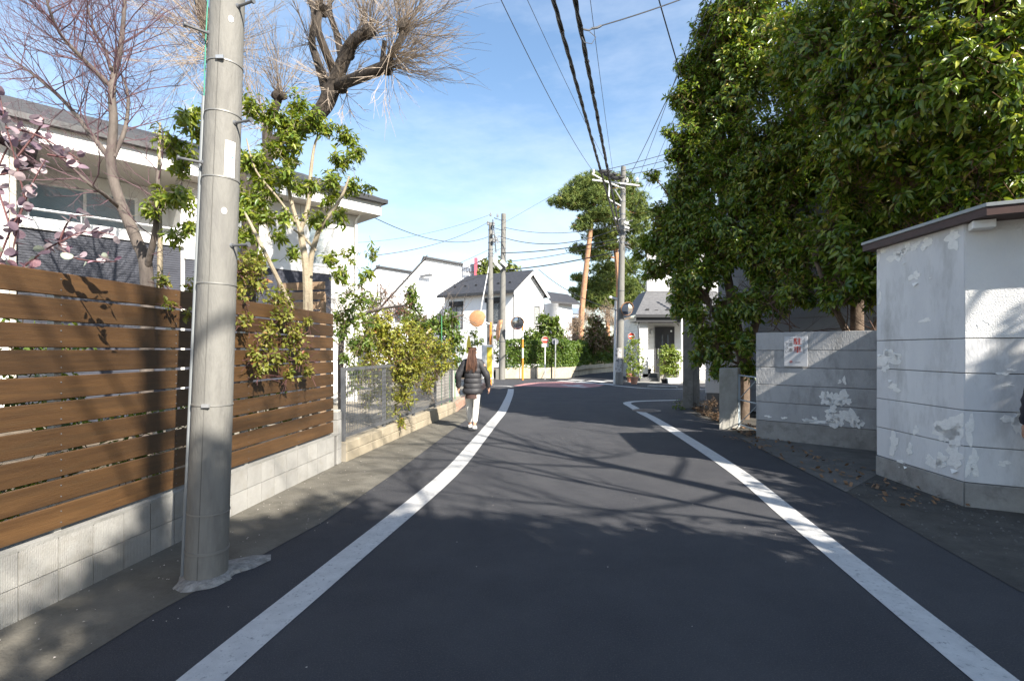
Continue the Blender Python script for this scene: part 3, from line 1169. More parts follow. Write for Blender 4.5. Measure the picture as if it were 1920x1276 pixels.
def ragged(mb, o, u, v, n, cu, cv, ru, rv, seed, lift=0.0035, npt=26, lim=(-1e9, 1e9)):
    """flat flake with an uneven outline on the plane o + u*a + v*b, normal n"""
    g = random.Random(seed)
    ph = [g.uniform(0, 6.28) for _ in range(5)]
    ring = []
    for k in range(npt):
        a = k * 2 * math.pi / npt
        e = 1 + .30 * math.sin(2 * a + ph[0]) + .22 * math.sin(3 * a + ph[1]) + .17 * math.sin(5 * a + ph[2]) + .12 * math.sin(9 * a + ph[3]) + g.uniform(-.10, .10)
        ring.append((min(max(cu + ru * e * math.cos(a), lim[0]), lim[1]), cv + rv * e * math.sin(a)))
    vs = [o + u * a + v * b + n * lift for a, b in ring] + [o + u * a + v * b - n * .004 for a, b in ring]
    mb.add(vs, [list(range(npt))] + [[k, npt + k, npt + (k + 1) % npt, (k + 1) % npt] for k in range(npt)])


def on_plane(px, py, o, n):
    """where the sight line through px, py meets a wall plane"""
    d = Vector(((px - CX) / FP, 1, (HY - py) / FP))
    e = Vector((0, 0, EYE))
    t = (o - e).dot(n) / d.dot(n)
    return e + d * t


UP = Vector((0, 0, 1))
nl = Vector((-1, 0.046, 0)).normalized()
nrt = Vector((SD.y, -SD.x, 0)).normalized()
flk = [(1664, 672, 20, 15), (1672, 668, 12, 10), (1715, 517, 8, 8), (1700, 465, 7, 9), (1715, 462, 8, 6), (1738, 456, 10, 8), (1786, 450, 12, 14), (1678, 482, 10, 10), (1690, 474, 6, 8), (1652, 470, 6, 8),
       (1718, 806, 5, 7), (1676, 830, 8, 18), (1677, 726, 8, 7), (1783, 800, 20, 24), (1770, 812, 14, 14), (1795, 815, 12, 18), (1706, 842, 5, 9), (1752, 866, 12, 12), (1790, 855, 14, 16), (1646, 480, 5, 22), (1646, 530, 4, 12),
       (1735, 600, 8, 4), (1690, 868, 8, 5), (1660, 690, 6, 6), (1650, 560, 3, 10), (1765, 860, 9, 10)]
for side, lst in ((0, flk), (1, [(1818, 806, 9, 22), (1826, 866, 9, 20), (1815, 880, 7, 12), (1882, 868, 9, 5), (1902, 786, 18, 10), (1910, 798, 12, 16), (1854, 603, 7, 4), (1822, 550, 6, 5), (1836, 610, 5, 3), (1880, 700, 10, 3), (1890, 722, 8, 2), (1896, 693, 8, 2)])):
    mb = MB()
    o_, n_ = (SB, nl) if side == 0 else (SB, nrt)
    u_ = Vector((0.046, 1, 0)).normalized() * -1 if side == 0 else SD
    for i, (px, py, rx, ry) in enumerate(lst):
        c = on_plane(px, py, o_, n_)
        if c.z < 0.02: continue
        sc_ = c.y / FP
        f = abs(u_.normalized().dot(Vector((1, 0, 0)))) + 0.35 if side else 0.92
        k = sc_ / f if side else sc_ * 1.55
        d = c - o_
        mb = MB()
        ragged(mb, o_, u_, UP, n_, d.dot(u_), d.z, rx * k, ry * sc_, 100 + i + side * 50, lim=(.006, 3.2) if side else (-1.29, -.006))
        mb.build('peeled_paint', m_peel, sh)
# curled flakes standing off the wall
mb = MB()
for (px, py, s) in ((1717, 530, .05), (1736, 462, .03), (1695, 492, .03), (1670, 712, .04), (1650, 664, .04), (1700, 872, .05), (1688, 872, .03), (1790, 880, .05), (1745, 520, .02)):
    c = on_plane(px, py, SB, nl)
    u_ = Vector((0, -1, 0))
    a, b = c + u_ * -s + nl * .003, c + u_ * s + nl * .003
    m_ = c + UP * -s * .8 + nl * s * .55
    mb = MB()
    mb.quad(a, m_, b, c + UP * s * .15 + nl * .004)
    mb.build('curled_flake', m_peel, sh)

# ------------------------------------------------------------------ wall with the parking notice
BA, BB_ = Vector((4.27, 8.96, 0)), Vector((6.35, 7.05, 0))
BDv = (BB_ - BA).normalized()
BN = Vector((BDv.y, -BDv.x, 0))
m_bwall = M('grey_rendered_panel', (0.36, 0.36, 0.36), (0.44, 0.44, 0.44), sc=2.2, r=0.85, bump=0.35, bsc=50, c3=(0.19, 0.187, 0.18), sc3=2.6, t3=(0.48, 0.75), orand=0.05, spec=0.3, stretch=(1, 1, 0.4))
pw = thing('panel_wall', 'grey concrete panel wall bearing the white parking notice under the big tree', 'wall', BA)
zs = [0.0, 0.325, 0.645, 0.945, 1.245, 1.535, 1.845]
for i in range(6):
    mb = MB()
    mb.slab(BA + BN * rnd.uniform(-.003, .003), BB_, 0.12, zs[i] + .004, zs[i + 1] - .004)
    mb.build('wall_panel', m_bwall if i else m_conc, pw, bevel=0.005)
mb = MB()
mb.slab(BA + BDv * .02 - BN * .03, BB_ - BN * .03, 0.06, 0, 1.835)
mb.build('joint_fill', M('joint_grey', (0.20, 0.195, 0.19)), pw)  # same plain grey in the joints
mb = MB()
for i, (px, py, rx, ry) in enumerate([(1548, 748, 9, 10), (1556, 745, 6, 12), (1560, 768, 7, 8), (1575, 745, 9, 14), (1585, 752, 7, 8), (1580, 780, 10, 12), (1572, 790, 6, 8), (1602, 785, 9, 12), (1610, 795, 6, 8), (1555, 782, 5, 10), (1563, 795, 9, 6),
                                    (1575, 715, 3, 3), (1583, 713, 3, 6), (1528, 784, 4, 3), (1535, 790, 16, 4), (1515, 788, 8, 3), (1470, 783, 4, 2), (1440, 780, 5, 2)]):
    c = on_plane(px, py, BA, BN)
    d = c - BA
    s_ = c.y / FP
    mb = MB()
    ragged(mb, BA, BDv, UP, BN, d.dot(BDv), d.z, rx * s_ * 1.15, ry * s_, 300 + i, lift=0.006)
    mb.build('peeled_paint', m_peel, pw)

# the notice
cA, cB = on_plane(1471, 631, BA, BN), on_plane(1515, 687, BA, BN)
sw, shh = (Vector((cB.x, cB.y, 0)) - Vector((cA.x, cA.y, 0))).length, cA.z - cB.z
so = (cA + cB) / 2 + BN * 0.016
sg = thing('parking_notice', 'white notice with red and black characters fixed on grey panel wall', 'sign', so)
mb = MB()
mb.box(so, (sw, 0.012, shh), rz=math.atan2(BDv.y, BDv.x))
mb.build('board', M('notice_white', (0.52, 0.53, 0.55), (0.46, 0.47, 0.49), sc=6, r=0.45), sg, bevel=0.002)
m_red = M('notice_red', (0.42, 0.06, 0.045), r=0.6)
m_ink = M('notice_black', (0.02, 0.02, 0.025), r=0.6)


def on_sign(a, b, o=None):
    """a, b: 0..1 across and down the notice"""
    p = so + BDv * ((a - .5) * sw) + UP * ((.5 - b) * shh) + BN * 0.0075
    m4 = Matrix((BDv, UP, BN)).transposed().to_4x4()
    m4.translation = p
    return m4


for ch, a, b, s, mt in (('駐', .575, .175, .30, m_red), ('車', .575, .45, .30, m_red), ('ご', .285, .115, .165, m_ink), ('遠', .285, .27, .17, m_ink), ('慮', .285, .46, .17, m_ink),
                        ('下', .115, .26, .14, m_ink), ('さ', .115, .40, .14, m_ink), ('い', .115, .52, .13, m_ink)):
    for da in ((0.0,) if mt is m_ink else (-.012, .012)):
        m4 = on_sign(a + da, b)
        m4.translation = m4.translation + BN * (.0006 if da > 0 else 0)
        text_mesh(ch, s * sw * 1.15, mt, 'character', sg, m4)
mb = MB()
for a, b0, b1 in ((.885, .07, .55), (.82, .13, .55)):
    k = 13
    for i in range(k):
        b = b0 + (b1 - b0) * i / (k - 1)
        p = on_sign(a, b).translation
        mb.box(p, (sw * .022, .0012, shh * .018), rz=math.atan2(BDv.y, BDv.x))
for i in range(5):
    p = on_sign(.5 + i * .045, .86).translation
    mb.box(p, (sw * .028, .0012, shh * .016), rz=math.atan2(BDv.y, BDv.x))
mb.build('fine_print', m_ink, sg)
mb = MB()
mb.lathe([(sw * .06, 0), (sw * .06, .001), (sw * .042, .001), (sw * .042, 0)], on_sign(.30, .845).translation, 16, axis=BN, cap=False)
mb.box(on_sign(.30, .845).translation, (sw * .045, .0012, shh * .028), rz=math.atan2(BDv.y, BDv.x))
mb.build('emblem', m_red, sg)

# ------------------------------------------------------------------ gate, short pillar, tall pillar, white cladding
gp = G(1348, 805)
gp2 = G(1383, 805)
t = thing('gate_pillar', 'short square concrete gate pillar beside the steel gate', 'pillar', (gp.x, gp.y, 0))
mb = MB()
mb.hexa([Vector((4.015, 9.92, 0)), Vector((4.375, 9.92, 0)), Vector((4.56, 10.22, 0)), Vector((4.2, 10.25, 0))], [Vector((4.015, 9.92, 1.19)), Vector((4.375, 9.92, 1.19)), Vector((4.56, 10.22, 1.19)), Vector((4.2, 10.25, 1.19))])
mb.build('shaft', M('pillar_concrete', (0.27, 0.26, 0.235), (0.36, 0.35, 0.32), sc=4, r=0.9, bump=0.3, bsc=60, c3=(0.20, 0.20, 0.15), sc3=3, t3=(0.5, 0.8)), t, bevel=0.012)
t = thing('steel_gate', 'pale grey steel gate with diagonal braces between pillar and panel wall', 'gate', (4.48, 9.7, 0))
ga, gb = Vector((4.42, 9.98, 0)), Vector((4.40, 9.12, 0))
mgate = M('gate_paint', (0.36, 0.42, 0.46), r=0.5)
for q in (ga, gb):
    mb = MB()
    mb.box((q.x, q.y, .56), (.04, .04, 1.02))
    mb.build('stile', mgate, t)
for z in (.1, .58, 1.05):
    mb = MB()
    mb.tube([ga + UP * z, gb + UP * z], .014, 6)
    mb.build('rail', mgate, t)
for z0, z1 in ((.1, .58), (.58, 1.05)):
    mb = MB()
    mb.tube([ga + UP * z0, gb + UP * z1], .009, 6)
    mb.build('brace', mgate, t)
t = thing('tall_pillar', 'tall weathered concrete pillar at the corner under the tree', 'pillar', (4.55, 13.5, 0))
mb = MB()
mb.hexa([Vector((4.50, 13.5, 0)), Vector((4.76, 13.45, 0)), Vector((5.08, 13.85, 0)), Vector((4.80, 13.9, 0))], [Vector((4.50, 13.5, 3.0)), Vector((4.76, 13.45, 3.0)), Vector((5.08, 13.85, 3.0)), Vector((4.80, 13.9, 3.0))])
mb.build('shaft', m_conc, t, bevel=0.01)

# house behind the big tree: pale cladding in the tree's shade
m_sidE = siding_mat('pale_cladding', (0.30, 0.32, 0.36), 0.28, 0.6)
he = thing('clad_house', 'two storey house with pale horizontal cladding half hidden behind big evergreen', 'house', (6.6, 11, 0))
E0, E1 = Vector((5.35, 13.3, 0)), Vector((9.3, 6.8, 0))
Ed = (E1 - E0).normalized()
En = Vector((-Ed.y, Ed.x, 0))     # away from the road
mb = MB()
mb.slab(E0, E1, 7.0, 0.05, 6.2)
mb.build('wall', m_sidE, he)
mb = MB()
a, b = E0 - Ed * .5 - En * .5, E1 + Ed * .5 - En * .5
a2, b2 = E0 - Ed * .5 + En * 7.5, E1 + Ed * .5 + En * 7.5
mid0, mid1 = (a + a2) / 2, (b + b2) / 2
mb.add([a + UP * 6.2, b + UP * 6.2, b2 + UP * 6.2, a2 + UP * 6.2, mid0 + UP * 7.9, mid1 + UP * 7.9, a + UP * 6.05, b + UP * 6.05, b2 + UP * 6.05, a2 + UP * 6.05],
       [[0, 1, 5, 4], [2, 3, 4, 5], [0, 4, 3], [1, 2, 5], [6, 7, 1, 0], [7, 8, 2, 1], [8, 9, 3, 2], [9, 6, 0, 3], [9, 8, 7, 6]])
mb.build('roof', m_roof, he)
for (s0, s1, z0, z1) in ((1.2, 2.3, 3.6, 4.7), (3.4, 4.9, 3.4, 4.8), (3.6, 4.8, 0.9, 2.2)):
    p0, p1 = E0 + Ed * s0 - En * .03, E0 + Ed * s1 - En * .03
    mb = MB()
    mb.slab(p0, p1, .05, z0, z1)
    f = mb.build('window', m_dsteel, he)
    mb = MB()
    mb.slab(p0 + Ed * .06 - En * .01, p1 - Ed * .06 - En * .01, .03, z0 + .06, z1 - .06)
    mb.build('pane', glass_mat('dark_glass'), f)
# white cladding panel wall at the crossing corner
t = thing('white_cladding_wall', 'white horizontal cladding wall behind the two concrete pillars', 'wall', (4.7, 12.4, 0))
mcl = M('white_board_cladding', (0.66, 0.68, 0.72), (0.60, 0.62, 0.66), sc=3, r=0.6, orand=0.03)
for k in range(7):
    mb = MB()
    mb.slab((4.70, 12.45), (5.50, 12.15), .05, .50 + k * .30, .793 + k * .30)
    mb.build('board', mcl, t, bevel=0.006)
mb = MB()
mb.slab((4.74, 12.46), (5.50, 12.18), .12, 0.0, 2.62)
mb.build('backing', m_dsteel, t)


# ================================================================== left: the two storey house
m_wht = siding_mat('white_siding', (0.74, 0.73, 0.70), 0.045, 0.6, 0.35, bumpd=0.004)
m_navy = siding_mat('navy_siding', (0.030, 0.034, 0.050), 0.045, 0.55, 1.0, c2=(0.045, 0.050, 0.070), bumpd=0.02)
HR = Vector((-3.37, 13.2, 0))                      # right-hand eave corner
Hd = Vector((-4.47, -4.6, 0)).normalized()         # along the front, to the left and nearer
Hn = Vector((0.717, -0.697, 0))                    # towards the street
Hb = -Hn


def hp(s, o=0.0, z=0.0):
    """s metres left of the eave corner, o metres behind the eave line"""
    return HR + Hd * s + Hb * o + UP * z


hs = thing('two_storey_house', 'white two storey house with navy cladding and low dark roof behind board fence', 'house', hp(4, 2))
WO = 0.45
mb = MB()
mb.slab(hp(4.35, WO), hp(.42, WO), 6.5, 0.2, 4.98)
mb.build('wall', m_wht, hs)
mb = MB()      # recessed part behind the balcony
mb.slab(hp(7.3, WO + 1.0), hp(4.35, WO + 1.0), 5.4, 0.2, 4.98)
mb.build('recessed_wall', m_wht, hs)
mb = MB()      # balcony front with navy cladding and its white cap
mb.slab(hp(6.75, WO - .05), hp(4.36, WO - .05), 0.16, 0.2, 3.62)
mb.build('balcony_front', m_navy, hs)
mb = MB()
mb.slab(hp(6.78, WO - .09), hp(4.30, WO - .09), 0.26, 3.62, 3.82)
mb.build('balcony_cap', m_white, hs)
mb = MB()
for z in (3.98,):
    mb.tube([hp(6.75, WO + .02, z), hp(4.36, WO + .02, z)], .022, 8)
for s in (4.5, 5.2, 5.9, 6.6):
    mb.tube([hp(s, WO + .02, 3.8), hp(s, WO + .02, 3.98)], .014, 6)
mb.build('balcony_rail', m_steel, hs)
mb = MB()      # navy cladding on the lower part of the right-hand bay
mb.slab(hp(4.28, WO - .02), hp(1.15, WO - .02), 0.03, 0.2, 3.40)
mb.build('navy_panel', m_navy, hs)
mb = MB()
mb.slab(hp(4.30, WO - .04), hp(1.05, WO - .04), 0.05, 3.40, 3.55)
mb.build('trim_band', m_white, hs)
# eaves, fascia, gutter and roof
mb = MB()
mb.slab(hp(7.2, 0.02), hp(0, 0.02), 1.9, 4.99, 5.05)
mb.build('soffit', M('soffit_board', (0.50, 0.47, 0.42), r=0.7), hs)
mb = MB()
mb.slab(hp(7.2, 0), hp(0, 0), 0.03, 5.0, 5.32)
mb.slab(hp(0.0, 0.02), hp(0.0, 6.8), 0.03, 5.0, 5.32)
mb.build('fascia', m_white, hs)
mb = MB()
mb.slab(hp(7.25, -.13), hp(-.12, -.13), 0.12, 5.30, 5.40)
mb.slab(hp(-.12, -.10), hp(-.12, 6.8), 0.10, 5.30, 5.40)
mb.build('gutter', M('dark_gutter', (0.035, 0.036, 0.04), r=0.45), hs)
mb = MB()
a, b, c, d = hp(7.4, -.06, 5.41), hp(-.06, -.06, 5.41), hp(2.4, 3.4, 6.85), hp(7.4, 3.4, 6.85)
b2, a2 = hp(-.06, 6.9, 5.41), hp(7.4, 6.9, 5.41)
mb.add([a, b, c, d, b2, a2], [[0, 1, 2, 3], [1, 4, 2], [4, 5, 3, 2], [0, 3, 5]])
# courses of flat tiles as shallow laps
e0, e1 = (d - a), (c - b)
for k in range(1, 11):
    t_ = k / 11.0
    p, q = a + e0 * t_, b + e1 * t_
    l = Vector((0, 0, 0.022))
    mb.add([p, q, q + l - e1 * .012, p + l - e0 * .012, p - e0 * .09 + l * .3, q - e1 * .09 + l * .3], [[0, 1, 2, 3], [3, 2, 5, 4]])
rf = mb.build('roof', M('grey_slate_roof', (0.042, 0.041, 0.041), (0.072, 0.070, 0.069), sc=9, r=0.7, stretch=(1, 1, 3)), hs)
mb = MB()
mb.lathe([(.055, 0), (.055, .42), (.075, .42), (.075, .50)], hp(2.3, 1.5, 5.95), 10)
mb.build('vent_pipe', m_white, rf)


def wind(name, root, p0, p1, z0, z1, out, frame=m_dsteel, glass=None, fw=.05, th=.06, mull=1, sill=False):
    """window: frame ring, mullions and pane set into it"""
    p0, p1 = Vector((p0.x, p0.y, 0)), Vector((p1.x, p1.y, 0))
    d = (p1 - p0).normalized()
    L = (p1 - p0).length
    mb = MB()
    o = out * .02

    def bar(s0, s1, za, zb, k=th):
        q0, q1 = p0 + d * s0 + o, p0 + d * s1 + o
        mb.hexa([q + UP * za for q in (q0 - out * k, q1 - out * k, q1, q0)][::-1], [q + UP * zb for q in (q0 - out * k, q1 - out * k, q1, q0)][::-1])
    bar(0, L, z0, z0 + fw)
    bar(0, L, z1 - fw, z1)
    bar(0, fw, z0 + fw, z1 - fw)
    bar(L - fw, L, z0 + fw, z1 - fw)
    for k in range(mull):
        c_ = L * (k + 1) / (mull + 1)
        bar(c_ - fw / 2, c_ + fw / 2, z0 + fw, z1 - fw)
    f = mb.build(name, frame, root)
    mb = MB()
    q0, q1 = p0 + d * (fw * .5) + out * .0, p1 - d * (fw * .5) + out * .0
    mb.hexa([q + UP * (z0 + fw * .5) for q in (q0 - out * .02, q1 - out * .02, q1, q0)][::-1], [q + UP * (z1 - fw * .5) for q in (q0 - out * .02, q1 - out * .02, q1, q0)][::-1])
    mb.build('pane', glass or glass_mat('dark_glass'), f)
    if sill:
        mb = MB()
        q0, q1 = p0 - d * .05, p1 + d * .05
        mb.hexa([q + UP * (z0 - .05) for q in (q0 - out * .02, q1 - out * .02, q1 + out * .07, q0 + out * .07)][::-1], [q + UP * z0 for q in (q0 - out * .02, q1 - out * .02, q1 + out * .07, q0 + out * .07)][::-1])
        mb.build('sill', frame, f)
    return f


mb = MB()
mb.tube([hp(.30, .1, 5.28), hp(.50, WO - .07, 4.85), hp(.50, WO - .07, .2)], .035, 8)
mb.build('downpipe', m_white, hs, smooth=True)
mj = M('siding_joint', (0.30, 0.295, 0.28), r=.8)
for s_ in (.95, 1.9, 2.85, 3.8):
    mb = MB()
    mb.slab(hp(s_ + .006, WO - .003), hp(s_ - .006, WO - .003), .006, 3.56, 4.98)
    mb.build('joint_strip', mj, hs)
m_glass_sky = glass_mat('sky_glass', (0.30, 0.42, 0.50), 0.08)  # pale blue base colour stands in for reflected sky
wind('window', hs, hp(6.6, WO + 1.0), hp(4.9, WO + 1.0), 3.5, 4.7, Hn, m_white, m_glass_sky)
wind('window', hs, hp(1.75, WO), hp(1.0, WO), 3.58, 4.6, Hn, m_white, m_glass_sky, mull=0)
wind('window', hs, hp(3.8, WO), hp(2.9, WO), 3.6, 4.5, Hn, m_white, m_glass_sky)
# projecting white wing on the far left
mb = MB()
g0, g1 = hp(11.5, WO - .9), hp(6.85, WO - .30)
mb.prism([g1 + UP * .2, g1 + UP * 4.85, g0 + UP * 6.3, g0 + UP * .2], Hb * 3.0)
mb.build('wing_wall', M('white_render', (0.76, 0.75, 0.71), (0.70, 0.69, 0.65), sc=3, r=0.8, bump=0.3, bsc=30), hs)
mb = MB()
mb.prism([g1 + UP * 4.86 + Hn * .3 - Hd * .35, g1 + UP * 5.06 + Hn * .3 - Hd * .35, g0 + UP * 6.51 + Hn * .3, g0 + UP * 6.31 + Hn * .3], Hb * 3.6)
mb.build('wing_roof', m_roof, hs)
mb = MB()
mb.slab(hp(6.84, WO - .30), hp(6.76, WO - .30), .9, 0.2, 4.98)
mb.build('corner_trim', M('beige_trim', (0.46, 0.43, 0.37), r=0.7), hs)

# ================================================================== left: bare purple-twigged tree (behind the fence)
def limb(mb, pts, radii, n=10, k=4):
    P = smooth_path(pts, k)
    m = len(P) - 1
    q = len(radii) - 1
    R = []
    for i in range(m + 1):
        x = i / m * q
        j = min(int(x), q - 1)
        R.append(radii[j] * (1 - (x - j)) + radii[j + 1] * (x - j))
    mb.tube(P, R, n, cap=True)
    return P, R


def twigs_on(mb, P, R, count, length, g, t0=0.15, depth=2, kids=3, up=0.25, spread=0.9, rmax=0.02, tips=None, wig=.2, shrink=.6):
    for i in range(count):
        t = t0 + (1 - t0) * (i + g.random()) / count
        p, tang = along(P, t)
        side = rdir(g)
        side = side - tang * side.dot(tang)
        if side.length < .05: continue
        d = (tang * .5 + side.normalized() * spread + UP * up).normalized()
        r = min(rmax, R[min(int(t * (len(R) - 1)), len(R) - 1)] * .45)
        grow(mb, p, d, length * (0.6 + .8 * g.random()), r, depth, g, kids, up, wig, 4, shrink, .8, 3, tips)


g = random.Random(21)
bt = thing('bare_tree', 'bare grey tree with fine purple twigs rising behind board fence on the left', 'tree', U(270, 540, 6.4) * Vector((1, 1, 0)) if False else Vector((U(272, 540, 6.4).x, 6.4, 0.2)))
mb = MB()
Y = 6.4
b0 = Vector((U(272, 540, Y).x, Y, 0.2))
PA, RA = limb(mb, [b0, U(276, 530, Y), U(256, 450, Y), U(226, 380, Y), U(208, 310, Y), U(213, 230, Y), U(210, 165, Y), U(225, 95, Y + .2), U(232, 30, Y + .3), U(236, -60, Y + .4)], [.080, .076, .070, .062, .054, .048, .040, .032, .024, .014])
PB1, RB1 = limb(mb, [U(210, 165, Y), U(180, 135, Y - .1), U(140, 95, Y - .3), U(112, 62, Y - .4), U(90, 10, Y - .6), U(80, -50, Y - .6)], [.032, .027, .023, .018, .012, .007])
PB2, RB2 = limb(mb, [U(208, 300, Y), U(165, 245, Y + .1), U(120, 190, Y + .3), U(60, 138, Y + .5), U(8, 102, Y + .7)], [.036, .029, .023, .016, .008])
PB3, RB3 = limb(mb, [U(208, 130, Y), U(195, 90, Y + .3), U(178, 60, Y + .4), U(165, 15, Y + .6), U(160, -40, Y + .6)], [.024, .020, .015, .010, .006])
PB4, RB4 = limb(mb, [U(275, 505, Y), U(290, 440, Y - .2), U(296, 380, Y - .3), U(296, 320, Y - .3)], [.04, .035, .03, .02])
PB5, RB5 = limb(mb, [U(225, 390, Y), U(196, 365, Y - .3), U(168, 345, Y - .5), U(120, 300, Y - .6), U(85, 260, Y - .6)], [.028, .022, .018, .012, .008])
PB6, RB6 = limb(mb, [U(213, 295, Y), U(235, 240, Y + .2), U(240, 180, Y + .3), U(228, 140, Y + .5)], [.028, .024, .018, .01])
mb.build('trunk', m_bark2, bt, smooth=True)
mb = MB()
for P_, R_, n_, L_ in ((PA[len(PA) // 2:], RA[len(RA) // 2:], 44, .80), (PB1, RB1, 38, .80), (PB2, RB2, 36, .75), (PB3, RB3, 32, .75), (PB4, RB4, 10, .5), (PB5, RB5, 16, .5), (PB6, RB6, 22, .6)):
    twigs_on(mb, P_, R_, n_, L_, g, rmax=.0075, depth=3, kids=4, up=.22, wig=.26)
tw = mb.build('twigs', m_twigp, bt)
tw['kind'] = 'stuff'

# big pollarded tree
g = random.Random(4)
Y = 9.2
bx = Vector((U(455, 500, Y).x, Y, .2))
pt = thing('pollard_tree', 'big dark pollarded tree with sprays of bare straw coloured shoots', 'tree', bx)
mb = MB()
TA, tA = limb(mb, [bx, U(470, 420, Y), U(490, 320, Y), U(520, 262, Y), U(570, 238, Y), U(608, 200, Y), U(622, 165, Y)], [.15, .145, .125, .11, .115, .14, .15], 12)
T1, t1 = limb(mb, [U(614, 185, Y), U(600, 130, Y + .1), U(585, 80, Y + .2), U(590, 30, Y + .3), U(570, -30, Y + .4), U(560, -110, Y + .5)], [.085, .075, .062, .055, .045, .03], 9)
T2, t2 = limb(mb, [U(622, 170, Y), U(640, 125, Y - .1), U(655, 90, Y - .2), U(672, 70, Y - .3), U(690, 62, Y - .3)], [.13, .12, .11, .10, .10], 9)
T3, t3 = limb(mb, [U(630, 160, Y), U(660, 150, Y - .3), U(690, 138, Y - .5), U(716, 128, Y - .6), U(726, 125, Y - .6)], [.11, .10, .10, .10, .11], 9)
T4, t4 = limb(mb, [U(720, 126, Y - .6), U(735, 100, Y - .7), U(750, 75, Y - .8), U(757, 52, Y - .8)], [.07, .06, .05, .045], 8)
T5, t5 = limb(mb, [U(628, 140, Y), U(610, 95, Y - .2), U(596, 55, Y - .3), U(600, 20, Y - .3)], [.08, .07, .065, .05], 8)
T6, t6 = limb(mb, [U(640, 105, Y - .1), U(630, 60, Y), U(618, 20, Y + .2), U(622, -40, Y + .3)], [.07, .055, .05, .04], 8)
T7, t7 = limb(mb, [U(503, 290, Y), U(502, 240, Y + .2), U(515, 205, Y + .3), U(525, 180, Y + .3)], [.10, .09, .075, .06], 8)
T8, t8 = limb(mb, [U(470, 400, Y), U(440, 300, Y + .4), U(415, 140, Y + .8), U(392, 60, Y + 1.0), U(370, -20, Y + 1.0), U(350, -90, Y + 1.0)], [.15, .13, .12, .14, .10, .06], 9)
T9, t9 = limb(mb, [U(716, 128, Y - .6), U(718, 105, Y - .6), U(721, 78, Y - .6)], [.05, .045, .04], 8)
for q in (U(690, 62, Y - .3), U(728, 125, Y - .6), U(757, 52, Y - .8), U(600, 20, Y - .3), U(655, 100, Y - .1), U(525, 180, Y + .3), U(640, 165, Y), U(392, 60, Y + 1)):
    for k in range(4):
        mb.lathe([(.02, -.06), (.07 + .03 * g.random(), -.02), (.075, .03), (.03, .07)], q + rdir(g) * .07, 7, axis=rdir(g))
mb.build('trunk', m_bark, pt, smooth=True)
mb = MB()


def shoots(c, n, L, aim, cone=.9, r=.0070, rr_=.12):
    for i in range(int(n * .85)):
        d = (Vector(aim) + rdir(g) * cone).normalized()
        p = c + rdir(g) * rr_ * g.random()
        l = L * (.4 + .95 * g.random())
        pts = [p]
        dd = d.copy()
        for s in range(4):
            dd = (dd + rdir(g) * .15 + UP * .11).normalized()
            pts.append(pts[-1] + dd * l / 4)
        mb.tube(pts, [r, r * .85, r * .6, r * .42, r * .28], 3, cap=False)
        for s in range(g.randint(4, 7)):
            q, t_ = along(pts, .25 + .65 * g.random())
            nd = (t_ + rdir(g) * .5).normalized()
            mb.tube([q, q + nd * l * .16, q + (nd + rdir(g) * .15) * l * .34], [r * .5, r * .4, r * .2], 3, cap=False)


for c, n, L, aim in ((U(757, 52, Y - .8), 95, 1.25, (.45, -.1, .6)), (U(735, 105, Y - .7), 70, 1.15, (.75, -.1, .25)), (U(727, 125, Y - .6), 60, .95, (.8, -.2, -.1)), (U(690, 62, Y - .3), 80, 1.2, (.25, 0, .9)),
                     (U(660, 90, Y - .2), 40, 1.0, (.2, -.2, .8)), (U(600, 20, Y - .3), 60, 1.2, (-.1, 0, 1)), (U(622, -40, Y + .3), 60, 1.4, (.3, 0, .9)), (U(640, 165, Y), 45, .75, (.2, -.4, .1)),
                     (U(560, -110, Y + .5), 60, 1.5, (0, 0, .9)), (U(585, 80, Y + .2), 30, .9, (-.4, 0, .7)), (U(525, 180, Y + .3), 50, 1.3, (-.1, 0, 1)), (U(502, 240, Y + .2), 40, 1.4, (-.5, 0, .7)),
                     (U(392, 60, Y + 1), 110, 1.7, (-.55, 0, .25)), (U(410, 110, Y + .8), 70, 1.6, (-.5, 0, .3)), (U(370, -20, Y + 1), 70, 1.6, (-.3, 0, .8)), (U(400, 90, Y + .9), 60, 1.4, (.5, 0, .3)), (U(430, 240, Y + .5), 40, 1.4, (-.1, 0, .9)),
                     (U(620, 150, Y), 40, .8, (-.5, -.2, .2))):
    shoots(c, n, L, aim)
st = mb.build('shoots', m_twig, pt)
st['kind'] = 'stuff'

